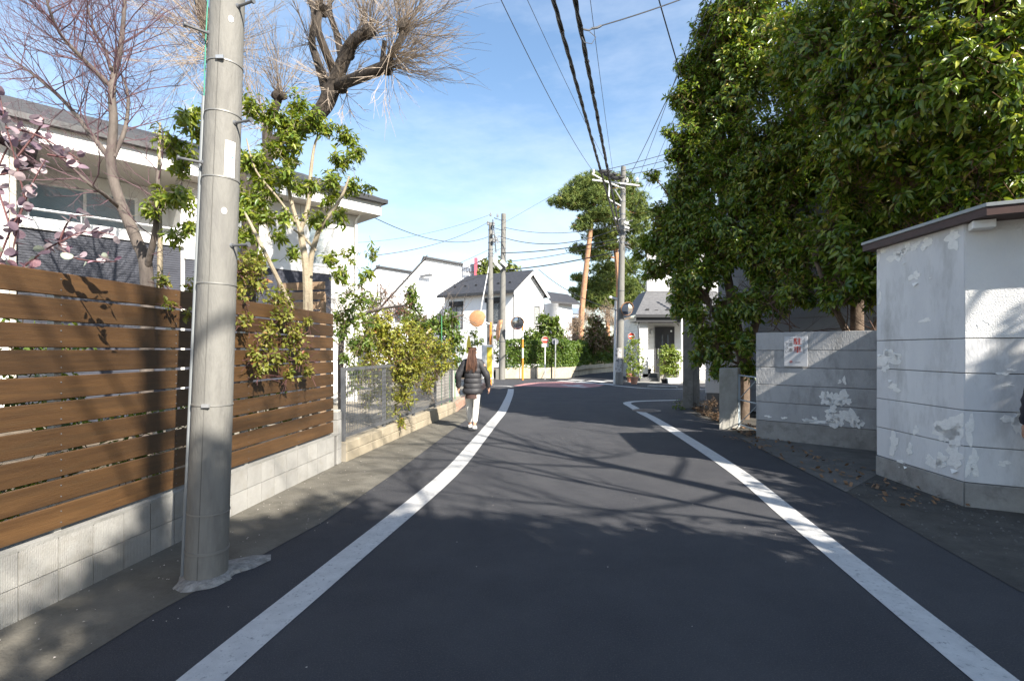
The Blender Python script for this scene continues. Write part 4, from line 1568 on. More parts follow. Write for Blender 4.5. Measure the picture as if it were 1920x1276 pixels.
# ================================================================== young evergreen with pale stems
m_leafy = leaf_mat('young_evergreen_leaf', [(0.0, (0.045, 0.095, 0.014)), (0.5, (0.15, 0.205, 0.025)), (1.0, (0.30, 0.31, 0.05))], r=0.35, trans=0.35)
Y = 7.0
yx = Vector((U(572, 560, Y).x, Y, .2))
yt = thing('young_evergreen_tree', 'slender evergreen tree with pale forked stems behind the brown fence', 'tree', yx)
mb = MB()
stems = [([yx, U(575, 545, Y), U(566, 450, Y), U(562, 425, Y)], [.05, .05, .045, .04]),
         ([U(562, 430, Y), U(548, 385, Y), U(535, 320, Y), U(528, 270, Y)], [.03, .026, .022, .012]),
         ([U(564, 430, Y), U(578, 385, Y), U(583, 320, Y), U(592, 265, Y), U(610, 240, Y)], [.034, .03, .025, .016, .01]),
         ([yx + Vector((.12, .1, 0)), U(580, 540, Y + .1), U(592, 450, Y + .1), U(612, 410, Y), U(640, 370, Y), U(655, 330, Y)], [.045, .042, .036, .03, .02, .01]),
         ([U(592, 470, Y + .1), U(570, 445, Y), U(550, 430, Y - .2)], [.022, .018, .01]),
         ([U(556, 420, Y), U(520, 370, Y - .2), U(480, 320, Y - .3), U(462, 260, Y - .3)], [.02, .016, .012, .008]),
         ([U(590, 700, Y - .2), U(545, 575, Y - .3), U(490, 460, Y - .6), U(460, 400, Y - .6)], [.032, .03, .026, .012]),
         ([U(300, 560, Y - .6), U(300, 450, Y - .6), U(298, 340, Y - .6), U(300, 230, Y - .6)], [.035, .03, .022, .012])]
for P_, R_ in stems: limb(mb, P_, R_, 8)
mb.build('trunk', m_barkp, yt, smooth=True)
bl = []
for px, py, rp_, yy in ((345, 215, 42, 6.2), (320, 260, 40, 6.2), (340, 300, 36, 6.3), (300, 365, 34, 6.1), (345, 365, 40, 6.2), (280, 395, 26, 6.0), (355, 420, 30, 6.3), (380, 250, 34, 6.5), (330, 440, 24, 6.0),
                        (475, 195, 32, 6.8), (520, 280, 36, 6.9), (545, 260, 30, 6.9), (490, 330, 36, 6.8), (530, 330, 30, 6.8), (480, 370, 34, 6.8), (510, 215, 40, 6.9), (545, 235, 44, 7), (585, 225, 40, 7), (560, 195, 28, 7.1), (610, 240, 22, 7), (650, 250, 30, 7.2), (665, 285, 28, 7.2), (640, 300, 30, 7.2), (630, 340, 34, 7.1), (660, 345, 24, 7.2), (620, 370, 26, 7.1),
                        (590, 345, 24, 7), (560, 350, 26, 7), (470, 300, 40, 6.8), (500, 350, 34, 6.8), (460, 390, 44, 6.7), (500, 400, 34, 6.8), (520, 440, 22, 6.8), (470, 440, 30, 6.6), (600, 405, 30, 7), (640, 400, 22, 7), (545, 300, 22, 7),
                        (690, 350, 14, 7.2), (440, 340, 30, 6.7), (535, 400, 26, 6.9), (620, 480, 20, 6.9), (640, 510, 24, 6.9), (700, 470, 14, 7.0), (690, 510, 16, 7), (655, 470, 14, 7), (550, 470, 20, 6.8), (480, 480, 30, 6.4), (450, 440, 30, 6.4)):
    r_ = rp_ * yy / 960
    bl.append((tuple(U(px, py, yy)), (r_, r_, r_ * .9)))
fr, TP, TD = crown_leaves(bl, 620, 8, .092, .034, inner=.2, spread=.8, down=.6, stem=.20, clump=.3)
cr = leafy('crown', fr, m_leafy, yt, kind='stuff')
V, F = twig_lines(TP, TD, .22, .0035, every=2)
o = np_mesh('twigs', V, F, m_barkp, parent=yt)
o['kind'] = 'stuff'

# ================================================================== round-leaved purple shrub at the far left
m_euc = leaf_mat('silver_purple_leaf', [(0.0, (0.10, 0.065, 0.085)), (0.35, (0.25, 0.175, 0.215)), (0.65, (0.42, 0.37, 0.37)), (0.85, (0.42, 0.24, 0.28)), (1.0, (0.34, 0.38, 0.30))], r=0.55, trans=0.25)
eu = thing('round_leaved_shrub', 'purple grey shrub with round leaves leaning over left end of board fence', 'shrub', (-3.6, 3.3, .2))
g = random.Random(9)
mb = MB()
paths = [[(-30, 560, 3.2), (20, 430, 3.2), (45, 380, 3.2), (28, 300, 3.15), (10, 230, 3.1), (0, 180, 3.1)], [(20, 430, 3.2), (-10, 330, 3.3), (-20, 250, 3.3)], [(28, 300, 3.15), (80, 230, 3.2), (70, 215, 3.2)],
         [(10, 240, 3.1), (60, 250, 3.15), (110, 275, 3.2), (150, 300, 3.2)], [(40, 390, 3.2), (30, 440, 3.2), (25, 470, 3.2)], [(-30, 560, 3.2), (70, 480, 3.1), (110, 455, 3.1), (160, 435, 3.1), (215, 440, 3.1)],
         [(110, 455, 3.1), (130, 480, 3.1), (180, 490, 3.05), (220, 490, 3.0)], [(110, 455, 3.1), (125, 420, 3.1), (140, 405, 3.1), (175, 405, 3.1)], [(-10, 330, 3.3), (40, 320, 3.3), (75, 310, 3.3)], [(-30, 480, 3.2), (20, 500, 3.1), (60, 500, 3.1)],
         [(-10, 330, 3.3), (20, 270, 3.3), (60, 265, 3.3)], [(45, 380, 3.2), (60, 345, 3.2), (85, 300, 3.2)], [(90, 290, 3.2), (140, 300, 3.2), (155, 310, 3.2)]]
leaf_t = []
for pth in paths:
    P_ = smooth_path([U(*q) for q in pth], 5)
    mb.tube(P_, [.007 * (1 - .7 * i / len(P_)) for i in range(len(P_))], 5)
    n_ = max(5, int(sum((P_[i + 1] - P_[i]).length for i in range(len(P_) - 1)) / .032))
    for i in range(n_):
        t_ = .12 + .88 * (i + g.random() * .6) / n_
        p, tg = along(P_, t_)
        leaf_t.append((p, tg))
mb.build('branches', M('red_brown_stem', (0.12, 0.05, 0.05), r=0.7), eu)
# one round leaf, base at origin, blade along +x
def round_leaf_mesh(tint):
    mb = MB()
    ring = [(.5 - .5 * math.cos(k * 2 * math.pi / 12), .47 * math.sin(k * 2 * math.pi / 12), .05 * math.cos(k * 4 * math.pi / 12)) for k in range(12)]
    mb.add([(.5, 0, -.06)] + ring, [[0, 1 + k, 1 + (k + 1) % 12] for k in range(12)])
    me = mb.mesh('leaf', m_euc)
    a = me.attributes.new('tint', 'FLOAT', 'FACE')
    a.data.foreach_set('value', [tint] * len(me.polygons))
    return me


rl = [round_leaf_mesh(t_) for t_ in (.05, .2, .3, .45, .55, .7, .85, 1.0)]
g.shuffle(leaf_t)
for i, (p, tg) in enumerate(leaf_t[:295]):
    d = (tg * .4 + rdir(g)).normalized()
    s = .040 + .026 * g.random()
    low = p.z < 2.15
    me = g.choice(rl[3:]) if low else g.choice(rl[:6])
    o = bpy.data.objects.new('leaf', me)
    COL.objects.link(o)
    o.parent = eu
    o.location = p + d * .012 - ROOTM[eu].translation
    o.rotation_euler = d.to_track_quat('X', 'Z').to_euler()
    o.rotation_euler.rotate_axis('X', g.uniform(-1.2, 1.2))
    o.scale = (s, s, s)

# ================================================================== rose trailing over the board fence
m_rose = leaf_mat('rose_leaf', [(0.0, (0.08, 0.11, 0.018)), (0.5, (0.19, 0.21, 0.032)), (0.8, (0.28, 0.25, 0.06)), (1.0, (0.26, 0.09, 0.045))], r=0.5, trans=0.35)
rs = thing('trailing_rose', 'leafy rose bush spilling over the top of the board fence', 'shrub', Vector((fence_pt(5.2, -.3).x, 5.2, .2)))
bl = []
for px, py, rp_, dy in ((470, 500, 40, -.1), (500, 520, 46, -.1), (540, 560, 34, -.1), (460, 550, 36, -.1), (345, 525, 22, -.2), (380, 540, 22, -.1), (520, 590, 34, .08), (540, 630, 34, .10), (480, 620, 30, .12), (460, 660, 26, .12), (500, 660, 32, .12), (545, 670, 26, .12), (560, 695, 18, .12),
                        (570, 600, 16, .05), (470, 690, 22, .12), (520, 700, 18, .12), (310, 570, 14, .04), (345, 590, 12, .04), (440, 600, 20, .1), (430, 500, 26, -.2)):
    Yf = 3.155 / ((CX - px) / FP + .115)
    Yf += 0
    c = U(px, py, Yf) + FN * dy
    r_ = rp_ * Yf / 960
    bl.append((tuple(c), (max(.06, r_ * .7), r_, r_)))
fr, TP, TD = crown_leaves(bl, 1300, 6, .052, .030, inner=.15, spread=1.0, down=.3, stem=.08)
leafy('foliage', fr, m_rose, rs, kind='stuff')
V, F = twig_lines(TP, TD, .20, .0028)
o = np_mesh('canes', V, F, M('red_brown_stem', (0.12, 0.05, 0.05)), parent=rs)
o['kind'] = 'stuff'
# shrubs close behind the boards, seen through the gaps
bl = []
for i in range(14):
    y = 1.6 + i * .38
    hgt = 1.5 if y < 4.0 else .9
    for z in np.arange(.4, hgt, .34):
        p = fence_pt(y + rnd.uniform(-.1, .1), -.55 - rnd.random() * .25, z + .2)
        bl.append((tuple(p), (.24, .26, .26)))
shrub_frames = crown_leaves(bl, 420, 6, .07, .035, inner=.1)
t = thing('fence_shrub', 'row of dark green shrub leaves seen through the gaps of the board fence', 'shrub', fence_pt(3.2, -.6, .2))
leafy('foliage', shrub_frames[0], leaf_mat('mid_green_leaf', [(0.0, (0.035, 0.075, 0.014)), (0.5, (0.105, 0.165, 0.026)), (1.0, (0.22, 0.25, 0.05))], r=0.42, trans=0.3), t, kind='stuff')
V, F = twig_lines(shrub_frames[1], shrub_frames[2], .25, .004, every=2)
o = np_mesh('stems', V, F, m_twigg, parent=t)
o['kind'] = 'stuff'
# wooden trellis boards behind the rose
t = thing('garden_trellis', 'short stack of brown boards standing behind board fence beside the pale stems', 'trellis', U(592, 600, 7.4) * Vector((1, 1, 0)) + Vector((0, 0, .2)))
mwb = M('weathered_board', (0.24, 0.16, 0.10), (0.33, 0.23, 0.15), sc=4, r=0.8, stretch=(1, 8, 8), orand=.1)
for py in (538, 556, 574, 592):
    a_, b_ = U(520, py, 7.5), U(608, py, 7.3)
    mb = MB()
    mb.slab(a_, b_, .02, a_.z - .055, a_.z + .055)
    mb.build('board', mwb, t)
mb = MB()
a_ = U(606, 560, 7.36)
mb.box((a_.x, a_.y, 1.25), (.06, .06, 2.2))
mb.build('post', mwb, t)

# ================================================================== shrubs behind the mesh fence
m_shr = leaf_mat('yellow_green_leaf', [(0.0, (0.10, 0.13, 0.018)), (0.5, (0.24, 0.26, 0.035)), (0.85, (0.36, 0.33, 0.06)), (1.0, (0.30, 0.12, 0.05))], r=0.5, trans=0.35)
m_mid = leaf_mat('mid_green_leaf', [(0.0, (0.035, 0.075, 0.014)), (0.5, (0.105, 0.165, 0.026)), (1.0, (0.22, 0.25, 0.05))], r=0.42, trans=0.3)


def shrub(name, label, cat, base, blobs, mat, tips, per, L, Wd, twig=.25, tr=.004, twm=None, inner=.2, group=None, spread=.9, down=.3, every=2):
    t = thing(name, label, cat, base, group=group)
    fr, TP, TD = crown_leaves(blobs, tips, per, L, Wd, inner=inner, spread=spread, down=down)
    leafy('foliage', fr, mat, t, kind='stuff')
    V, F = twig_lines(TP, TD, twig, tr, every=every)
    o = np_mesh('stems', V, F, twm or m_twigg, parent=t)
    o['kind'] = 'stuff'
    return t


def pxblobs(lst, Y, flat=1.0, dy=0.0):
    out = []
    for q in lst:
        px, py, r = q[:3]
        yy = q[3] if len(q) > 3 else Y
        rm = r * yy / 960
        out.append((tuple(U(px, py, yy)), (rm, rm * flat, rm)))
    return out


def gb(px, Y, z=.2): return Vector(((px - CX) / FP * Y, Y, z))


shrub('garden_shrub', 'yellow green shrub with fine leaves pushing through the mesh fence', 'shrub', gb(720, 9.2),
      pxblobs([(700, 630, 36), (730, 640, 40), (760, 660, 38), (700, 670, 34), (735, 690, 44), (770, 700, 34), (720, 730, 34), (760, 740, 26), (690, 700, 26), (680, 640, 30), (715, 600, 30), (780, 640, 30), (670, 700, 24), (690, 745, 20), (790, 680, 26), (730, 770, 20), (745, 620, 26), (800, 720, 18), (755, 790, 12)], 8.9, .7), m_shr, 1150, 6, .072, .028, twig=.35)
shrub('garden_shrub', 'fine leaved green and yellow bush filling the garden behind middle of the mesh fence', 'shrub', gb(790, 10.5),
      pxblobs([(770, 640, 36), (800, 640, 34), (830, 655, 28), (790, 675, 36), (820, 690, 28), (760, 690, 34), (840, 680, 18), (745, 660, 30), (800, 710, 22), (770, 610, 24), (720, 630, 30), (700, 605, 26)], 10.6, .7), m_shr, 760, 6, .078, .030, twig=.35)
shrub('garden_shrub', 'tall loose green shrub screening the white house wall at the end of board fence', 'shrub', gb(670, 8.6),
      pxblobs([(655, 545, 20), (675, 585, 26), (690, 620, 28), (665, 650, 26), (700, 560, 20), (685, 520, 14), (660, 490, 14), (700, 480, 10), (640, 600, 22), (675, 690, 24), (660, 720, 18)], 8.8, .7), m_leafy, 620, 6, .075, .028, twig=.4, twm=m_barkp)
shrub('camellia_shrub', 'dark leafy shrub climbing by the corner of the mesh fence', 'shrub', gb(650, 7.6),
      pxblobs([(650, 580, 24), (640, 620, 22), (655, 600, 22), (630, 590, 16), (690, 640, 22), (680, 560, 20), (665, 640, 22), (650, 670, 20), (690, 600, 18), (640, 560, 14), (670, 560, 16), (660, 700, 14), (675, 530, 14)], 7.6, .7), m_mid, 620, 6, .075, .038, twig=.4)
shrub('leafy_shrub', 'round green shrub behind the green garden stakes', 'shrub', gb(810, 12.5),
      pxblobs([(790, 620, 30), (815, 610, 28), (840, 620, 26), (830, 650, 28), (800, 655, 30), (850, 650, 18), (775, 600, 22), (860, 630, 18), (845, 600, 22), (820, 680, 26), (850, 675, 20), (785, 680, 22), (868, 655, 12)], 12.6, .8), m_mid, 520, 6, .095, .05)
shrub('upright_shrub', 'upright dark green shrub standing before the white gabled house', 'shrub', gb(772, 15),
      pxblobs([(768, 555, 18), (778, 575, 22), (762, 590, 18), (785, 600, 16), (772, 540, 10)], 15, .9), m_mid, 320, 6, .14, .07)
m_redbr = leaf_mat('reddish_bud', [(0.0, (0.16, 0.06, 0.05)), (0.6, (0.28, 0.12, 0.10)), (1.0, (0.36, 0.22, 0.16))], r=.7, trans=.2)
shrub('plum_tree', 'twiggy reddish plum tree in the garden behind the mesh fence', 'tree', gb(770, 13.5),
      pxblobs([(730, 580, 34), (770, 600, 30), (800, 600, 26), (700, 570, 30), (830, 590, 22), (680, 550, 26), (720, 545, 24), (750, 570, 30), (850, 600, 16)], 13.5, .8), m_redbr, 420, 3, .035, .022, twig=.5, tr=.0055, every=1)
g = random.Random(31)
mb = MB()
pl = COL.objects['plum_tree']
P_, R_ = limb(mb, [gb(640, 9.6), U(640, 640, 9.6), U(660, 600, 9.8), U(710, 580, 10.4), U(760, 572, 11.2)], [.06, .055, .045, .032, .018], 8)
twigs_on(mb, P_, R_, 18, .6, g, depth=2, rmax=.014)
mb.build('trunk', m_bark2, pl, smooth=True)
mb = MB()
P_, R_ = limb(mb, [gb(800, 13.5), U(790, 650, 13.5), U(800, 620, 13.4), U(835, 600, 13.4), U(870, 590, 13.4)], [.07, .06, .05, .04, .02], 8)
twigs_on(mb, P_, R_, 16, .7, g, depth=2, rmax=.014)
mb.build('trunk', m_bark2, pl, smooth=True)
# cut pale log leaning, green stakes
t = thing('cut_branch', 'pale sawn branch leaning among the shrubs behind the mesh fence', 'branch', gb(770, 12))
mb = MB()
limb(mb, [U(770, 650, 12), U(785, 640, 12), U(808, 616, 12.1)], [.026, .030, .026], 8)
mb.build('wood', M('cut_wood', (0.50, 0.42, 0.31), (0.40, 0.33, 0.24), sc=5, r=.8), t, smooth=True)
m_stake = M('green_stake', (0.05, 0.22, 0.10), r=.45)
for px, top, Yk, lab in ((828, 592, 12.2, 'leftmost thin green garden stake behind the far end of the mesh fence'), (843, 590, 13, 'second thin green garden stake from the walker\'s left'), (853, 588, 13.8, 'third tall green garden stake, blue tinged, behind the mesh fence'), (861, 590, 14.6, 'rightmost thin green garden stake just left of the walker\'s head'), (770, 605, 11.5, 'short green garden stake among the yellow green shrub leaves')):
    p = gb(px, Yk)
    zt = U(px, top, Yk).z
    mb = MB()
    k = 9
    mb.tube([p + UP * (zt - p.z) * i / k for i in range(k + 1)], [.011 if i % 2 else .013 for i in range(k + 1)], 7)
    o = mb.build('garden_stake', m_stake, smooth=True)
    tag(o, lab, 'garden stake', 'green garden stakes')
# clipped things in the garden: a low wall and a flower box seen through the mesh
t = thing('garden_planter', 'pale concrete planter in garden seen through the mesh fence', 'planter', gb(840, 14))
mb = MB()
a_, b_ = gb(760, 13.2, 0), gb(862, 14.6, 0)
mb.slab(a_, b_, .3, .2, .95)
mb.build('trough', M('planter_concrete', (0.30, 0.28, 0.25), (0.38, 0.36, 0.33), sc=4, r=.9), t, bevel=.01)


# ================================================================== right: big evergreens
m_ever = leaf_mat('glossy_evergreen_leaf', [(0.0, (0.028, 0.064, 0.011)), (0.38, (0.090, 0.160, 0.020)), (0.66, (0.20, 0.26, 0.034)), (0.88, (0.36, 0.37, 0.065)), (1.0, (0.40, 0.32, 0.08))], r=0.25, trans=0.32, spec=0.6)


def evergreen(name, label, base, trunks, blobs, tips, seed, leaf=.125, wid=.048):
    global rnd
    t = thing(name, label, 'tree', base)
    g = random.Random(seed)
    mb = MB()
    for pts, rr in trunks:
        limb(mb, pts, rr, 9)
    # limbs out to each clump of foliage
    tp = [p for pts, rr in trunks for p in pts[1:]]
    for c, r in blobs:
        c = Vector(c)
        q = min(tp, key=lambda p: (p - c).length + max(0, p.z - c.z) * 1.5)
        mid = q.lerp(c, .55) + rdir(g) * .15 + UP * .12
        P_, R_ = limb(mb, [q, mid, c], [.034, .022, .010], 6)
        for k in range(7):
            pp, tt = along(P_, .45 + .55 * g.random())
            rad = r if not isinstance(r, tuple) else min(r)
            grow(mb, pp, (rdir(g) + UP * .3), rad * .75, .010, 1, g, 3, .15, .2, 4, .6, .8, 3)
    mb.build('trunk', m_twigg2, t, smooth=True)
    fr, TP, TD = crown_leaves(blobs, tips, 7, leaf, wid, inner=.55, spread=.75, down=.65, stem=.19, jitter=.42, clump=.28, nout=1.0)
    # the leaves nearest the lane are single leaves, the rest one crown
    P, D, N, L, Wd, T = fr
    e = np.array([0, 0, EYE])
    px = P[:, 0] / P[:, 1]
    vis = (px > .2) & (px < 1.02) & (P[:, 2] - EYE < .68 * P[:, 1]) & (P[:, 1] > 2)
    near = np.argsort(np.where(vis, np.linalg.norm(P - e, axis=1), 1e9))[:300]
    keep = np.ones(len(P), bool)
    keep[near] = False
    leafy('crown', [x[keep] for x in fr], m_ever, t, kind='stuff')
    # unit leaf meshes with four tints, shared
    units = []
    for tint in (.2, .45, .6, .85):
        Vv, Ff = leaves_np(np.zeros((1, 3)), np.array([[1., 0, 0]]), np.array([[0, 0, 1.]]), np.array([1.0]), np.array([.38]))
        me = bpy.data.meshes.new('leaf')
        me.from_pydata([tuple(v) for v in Vv], [], [list(f) for f in Ff])
        a = me.attributes.new('tint', 'FLOAT', 'FACE')
        a.data.foreach_set('value', [tint] * 2)
        me.materials.append(m_ever)
        units.append(me)
    R0 = ROOTM[t].translation
    for i in near:
        d = Vector(D[i]).normalized()
        n_ = Vector(N[i])
        n_ = (n_ - d * n_.dot(d)).normalized()
        s_ = n_.cross(d)
        M3 = Matrix((d, s_, n_)).transposed()
        o = bpy.data.objects.new('leaf', units[min(3, int(T[i] * 4))])
        COL.objects.link(o)
        o.parent = t
        o.location = Vector(P[i]) - R0
        o.rotation_euler = M3.to_euler()
        o.scale = (float(L[i]),) * 3
    V, F = twig_lines(TP, TD, .28, .0042)
    o = np_mesh('twigs', V, F, M('reddish_twig', (0.13, 0.062, 0.035), (0.18, 0.09, 0.05), sc=4, r=.8), parent=t)
    o['kind'] = 'stuff'
    # spent flower sprays, brown
    k = len(TP) // 26
    idx = nr.choice(len(TP), k, replace=False)
    Pq = np.repeat(TP[idx], 9, axis=0) + nr.normal(size=(k * 9, 3)) * .035
    Dq = nrm(nr.normal(size=(k * 9, 3)) + np.array([0, 0, .6]))
    Vq, Fq = twig_lines(Pq, Dq, .05, .004)
    o = np_mesh('flower_sprays', Vq, Fq, M('dry_flower_brown', (0.22, 0.10, 0.055), r=.9), parent=t)
    o['kind'] = 'stuff'
    return t


m_twigg2 = M('evergreen_bark', (0.085, 0.058, 0.040), (0.15, 0.11, 0.08), sc=8, r=.85, bump=.5, bsc=30)
blA = pxblobs([(1262, 425, 62, 12), (1235, 405, 32, 12), (1300, 520, 62, 11.5), (1335, 300, 80, 11.8), (1300, 350, 60, 12), (1275, 300, 36, 12), (1330, 600, 52, 11), (1345, 645, 38, 10.8), (1330, 190, 70, 12), (1320, 120, 46, 12),
               (1400, 430, 90, 11), (1390, 150, 90, 11.6), (1370, 40, 60, 12), (1430, 20, 110, 11.5), (1470, 290, 110, 10.6), (1420, 550, 60, 10.8), (1480, 450, 80, 10.4), (1390, 640, 40, 10.4), (1480, 520, 56, 10.3), (1215, 470, 30, 12), (1260, 480, 44, 11.8), (1500, 545, 40, 9.6), (1480, 545, 30, 9.4), (1370, 560, 50, 11),
               (1300, 190, 64, 11.9), (1292, 130, 40, 12), (1330, 70, 50, 11.8), (1370, 120, 80, 11.6), (1420, 350, 80, 10.9), (1480, 370, 70, 10.4), (1400, 300, 70, 11), (1430, 470, 60, 10.6), (1500, 480, 60, 9.9), (1290, 560, 44, 11.6), (1300, 470, 60, 11.6), (1240, 440, 44, 12), (1225, 500, 30, 12), (1290, 250, 56, 12), (1310, 400, 70, 11.8), (1345, 480, 70, 11.4), (1350, 240, 70, 11.6), (1265, 360, 44, 12), (1320, 660, 30, 11), (1345, 690, 24, 10.8), (1340, 60, 40, 12), (1420, -110, 120, 11.5), (1530, -180, 130, 11), (1540, 120, 110, 10.6), (1225, 330, 16, 12), (1400, 690, 22, 10.5), (1360, 700, 20, 10.8)], 11, .9)
baseA = Vector((5.15, 11.4, 0))
evergreen('evergreen_tree', 'big glossy evergreen tree overhanging the lane and hiding the corner pillars', baseA,
          [([baseA, Vector((5.1, 11.3, 1.2)), Vector((4.9, 11.4, 2.6)), Vector((4.7, 11.5, 4.2)), Vector((4.9, 11.6, 6.0)), Vector((5.2, 11.6, 8.0))], [.13, .12, .10, .085, .06, .03]),
           ([Vector((5.1, 11.3, 1.0)), Vector((5.3, 11.0, 2.4)), Vector((5.5, 10.7, 4.0)), Vector((5.6, 10.6, 6.0))], [.09, .08, .06, .03]),
           ([Vector((5.1, 11.3, 1.4)), Vector((4.4, 11.5, 2.6)), Vector((3.9, 11.8, 4.0))], [.06, .05, .03])], blA, 760, 41)
blB = [((5.45, 8.4, 2.55), .40), ((5.95, 7.75, 2.95), .45), ((6.5, 7.2, 3.4), .5)] + pxblobs([(1840, 250, 90, 8.0), (1885, 290, 80, 7.8), (1820, 340, 70, 7.8), (1760, 240, 90, 8.2), (1910, 100, 100, 8.0), (1600, 470, 64, 8.5), (1610, 350, 80, 8.4), (1600, 230, 90, 8.4), (1560, 410, 70, 8.7), (1560, 110, 110, 8.8), (1655, 480, 50, 8.2), (1570, 530, 40, 8.8), (1630, 545, 34, 8.4), (1850, 372, 60, 6.9), (1905, 360, 60, 6.8), (1790, 395, 60, 7.2), (1740, 410, 50, 7.6),
               (1600, 395, 100, 9.2), (1560, 250, 110, 9.6), (1700, 330, 80, 7.8), (1760, 290, 90, 7.4), (1840, 300, 90, 6.9), (1560, 480, 70, 9.2), (1620, 500, 60, 9.0), (1680, 420, 60, 8.4), (1560, 560, 30, 9.0), (1640, 150, 120, 7.6), (1690, 60, 120, 7.0),
               (1700, 220, 90, 7.2), (1780, 150, 120, 6.6), (1830, 40, 130, 6.4), (1900, 170, 100, 6.2), (1920, 300, 70, 6.7), (1990, 110, 140, 6.4), (1640, -120, 150, 7.8), (1780, -120, 150, 6.8), (1930, -90, 140, 6.4), (1540, 60, 110, 9.4), (1590, 330, 90, 9.4), (1780, 370, 40, 7.6)], 9, .9)
baseB = Vector((6.05, 8.9, 0))
evergreen('evergreen_tree', 'big glossy evergreen tree rising behind the shed roof and panel wall', baseB,
          [([baseB, Vector((6.0, 8.9, 1.4)), Vector((6.0, 8.9, 2.6)), Vector((6.1, 9.0, 4.4)), Vector((6.2, 9.0, 6.4)), Vector((6.3, 9.0, 8.4))], [.12, .11, .10, .085, .06, .03]),
           ([Vector((6.0, 8.9, 1.5)), Vector((5.6, 8.9, 2.3)), Vector((5.3, 9.0, 3.2))], [.06, .05, .03]),
           ([Vector((6.05, 8.9, 1.3)), Vector((6.6, 8.6, 3.0)), Vector((7.0, 8.2, 5.0))], [.08, .07, .04]),
           ([Vector((6.0, 8.9, 2.6)), Vector((6.4, 8.1, 3.6)), Vector((6.0, 7.2, 4.8)), Vector((5.6, 6.6, 6.0))], [.07, .06, .045, .025])], blB, 700, 43, leaf=.135, wid=.052)
# bare creeping branches along the top of the panel wall
t = thing('bare_creeper', 'thin bare reddish branches sprawling along the top of the panel wall', 'branches', BA + BDv * .6 + UP * 1.85)
mb = MB()
g = random.Random(77)
for i in range(16):
    p = BA + BDv * g.uniform(.1, 1.9) - BN * g.uniform(.05, .5) + UP * g.uniform(1.75, 1.95)
    grow(mb, p, BDv * g.uniform(-1, 1) + UP * g.uniform(.0, .9) - BN * g.uniform(-.3, .4), g.uniform(.5, 1.0), .009, 2, g, 3, .1, .2, 4, .6, .8, 4)
mb.build('stems', M('dark_red_twig', (0.065, 0.032, 0.02), r=.8), t)
# ivy tuft at the pillar foot and dry bush
shrub('ivy_clump', 'small dark ivy clump at the foot of the tall pillar', 'plant', gb(1272, 13.2, 0), pxblobs([(1272, 755, 9), (1268, 762, 8), (1278, 762, 8)], 13.2), m_mid, 200, 5, .06, .04, twig=.08, tr=.002)
m_dry = leaf_mat('dry_brown_leaf', [(0.0, (0.06, 0.035, 0.02)), (0.6, (0.13, 0.085, 0.05)), (1.0, (0.21, 0.15, 0.09))], r=.85, trans=.1)
shrub('dry_bush', 'dry brown brush heaped between the tall pillar and gate pillar', 'bush', Vector((4.5, 12, 0)), [((4.62, 12.7, .14), (.22, .4, .22)), ((4.5, 11.9, .12), (.25, .45, .20)), ((4.42, 11.2, .1), (.2, .4, .16)), ((4.75, 12.2, .3), (.2, .3, .25))], m_dry, 420, 4, .06, .02, twig=.25, tr=.003, every=1)

# ================================================================== the crossing: hedge, walls, poles, signs
m_hedge = leaf_mat('hedge_leaf', [(0.0, (0.035, 0.080, 0.014)), (0.5, (0.095, 0.165, 0.025)), (1.0, (0.19, 0.25, 0.045))], r=0.42, trans=0.3)
m_retw = M('stained_retaining_wall', (0.42, 0.37, 0.28), (0.52, 0.46, 0.36), sc=2.2, r=.9, bump=.3, bsc=30, c3=(0.24, 0.21, 0.17), sc3=1.2, t3=(0.5, 0.75))
ret_pts = [G(944, 709), G(1062, 709), None, None]
rA = Vector((-.47, 27.3, 0))
rB = Vector((3.0, 27.6, 0))
rC = Vector((4.9, 32.6, 0))
rD = Vector((8.2, 37.5, 0))
t = thing('retaining_wall', 'stained beige retaining wall running below the clipped hedge', 'wall', rA)
mb = None
for (a_, b_, k) in ((rA, rB, 4), (rB, rC, 5), (rC, rD, 5)):
    for i in range(k):
        p, q = a_.lerp(b_, i / k), a_.lerp(b_, (i + 1) / k)
        d = (q - p).normalized() * .012
        mb = MB()
        mb.slab(p + d, q - d, .22, 0, .58 + (0.02 if i % 2 else 0))
        mb.build('wall_section', m_retw, t, bevel=.01)


def hedge_leaves(segs, zb, zt, depth, n_per_m2, L, Wd):
    Ps, Ns = [], []
    for (a_, b_) in segs:
        d = (b_ - a_)
        ln = d.length
        d = d.normalized()
        nb = Vector((-d.y, d.x, 0))
        for (area, fn) in ((ln * (zt - zb), lambda u, v, w: (a_ + d * u * ln + UP * (zb + v * (zt - zb)) + nb * (-.02 + .16 * w * w), -nb)),
                           (ln * depth, lambda u, v, w: (a_ + d * u * ln + nb * v * depth + UP * (zt - .14 * w * w), UP)),
                           ((zt - zb) * depth, lambda u, v, w: (a_ + nb * v * depth + UP * (zb + u * (zt - zb)) + d * .12 * w * w, -d)),
                           ((zt - zb) * depth, lambda u, v, w: (b_ + nb * v * depth + UP * (zb + u * (zt - zb)) - d * .12 * w * w, d))):
            for i in range(int(area * n_per_m2)):
                p, n_ = fn(rnd.random(), rnd.random(), rnd.random())
                bump = .05 * math.sin(p.x * 5 + p.z * 3) + .04 * math.sin(p.z * 9 + p.y * 4)
                Ps.append(p + n_ * bump)
                Ns.append(n_)
    P = np.array([tuple(p) for p in Ps])
    N0 = np.array([tuple(p) for p in Ns])
    n = len(P)
    N = nrm(N0 * 1.0 + np.array([0, 0, .5]) + nr.normal(size=(n, 3)) * .55)
    D = nrm(N0 * .35 + nr.normal(size=(n, 3)) * .8)
    s = .7 + .5 * nr.random(n)
    return [P, D, N, L * s, Wd * s, np.clip(nr.normal(.5, .22, n), 0, 1)]


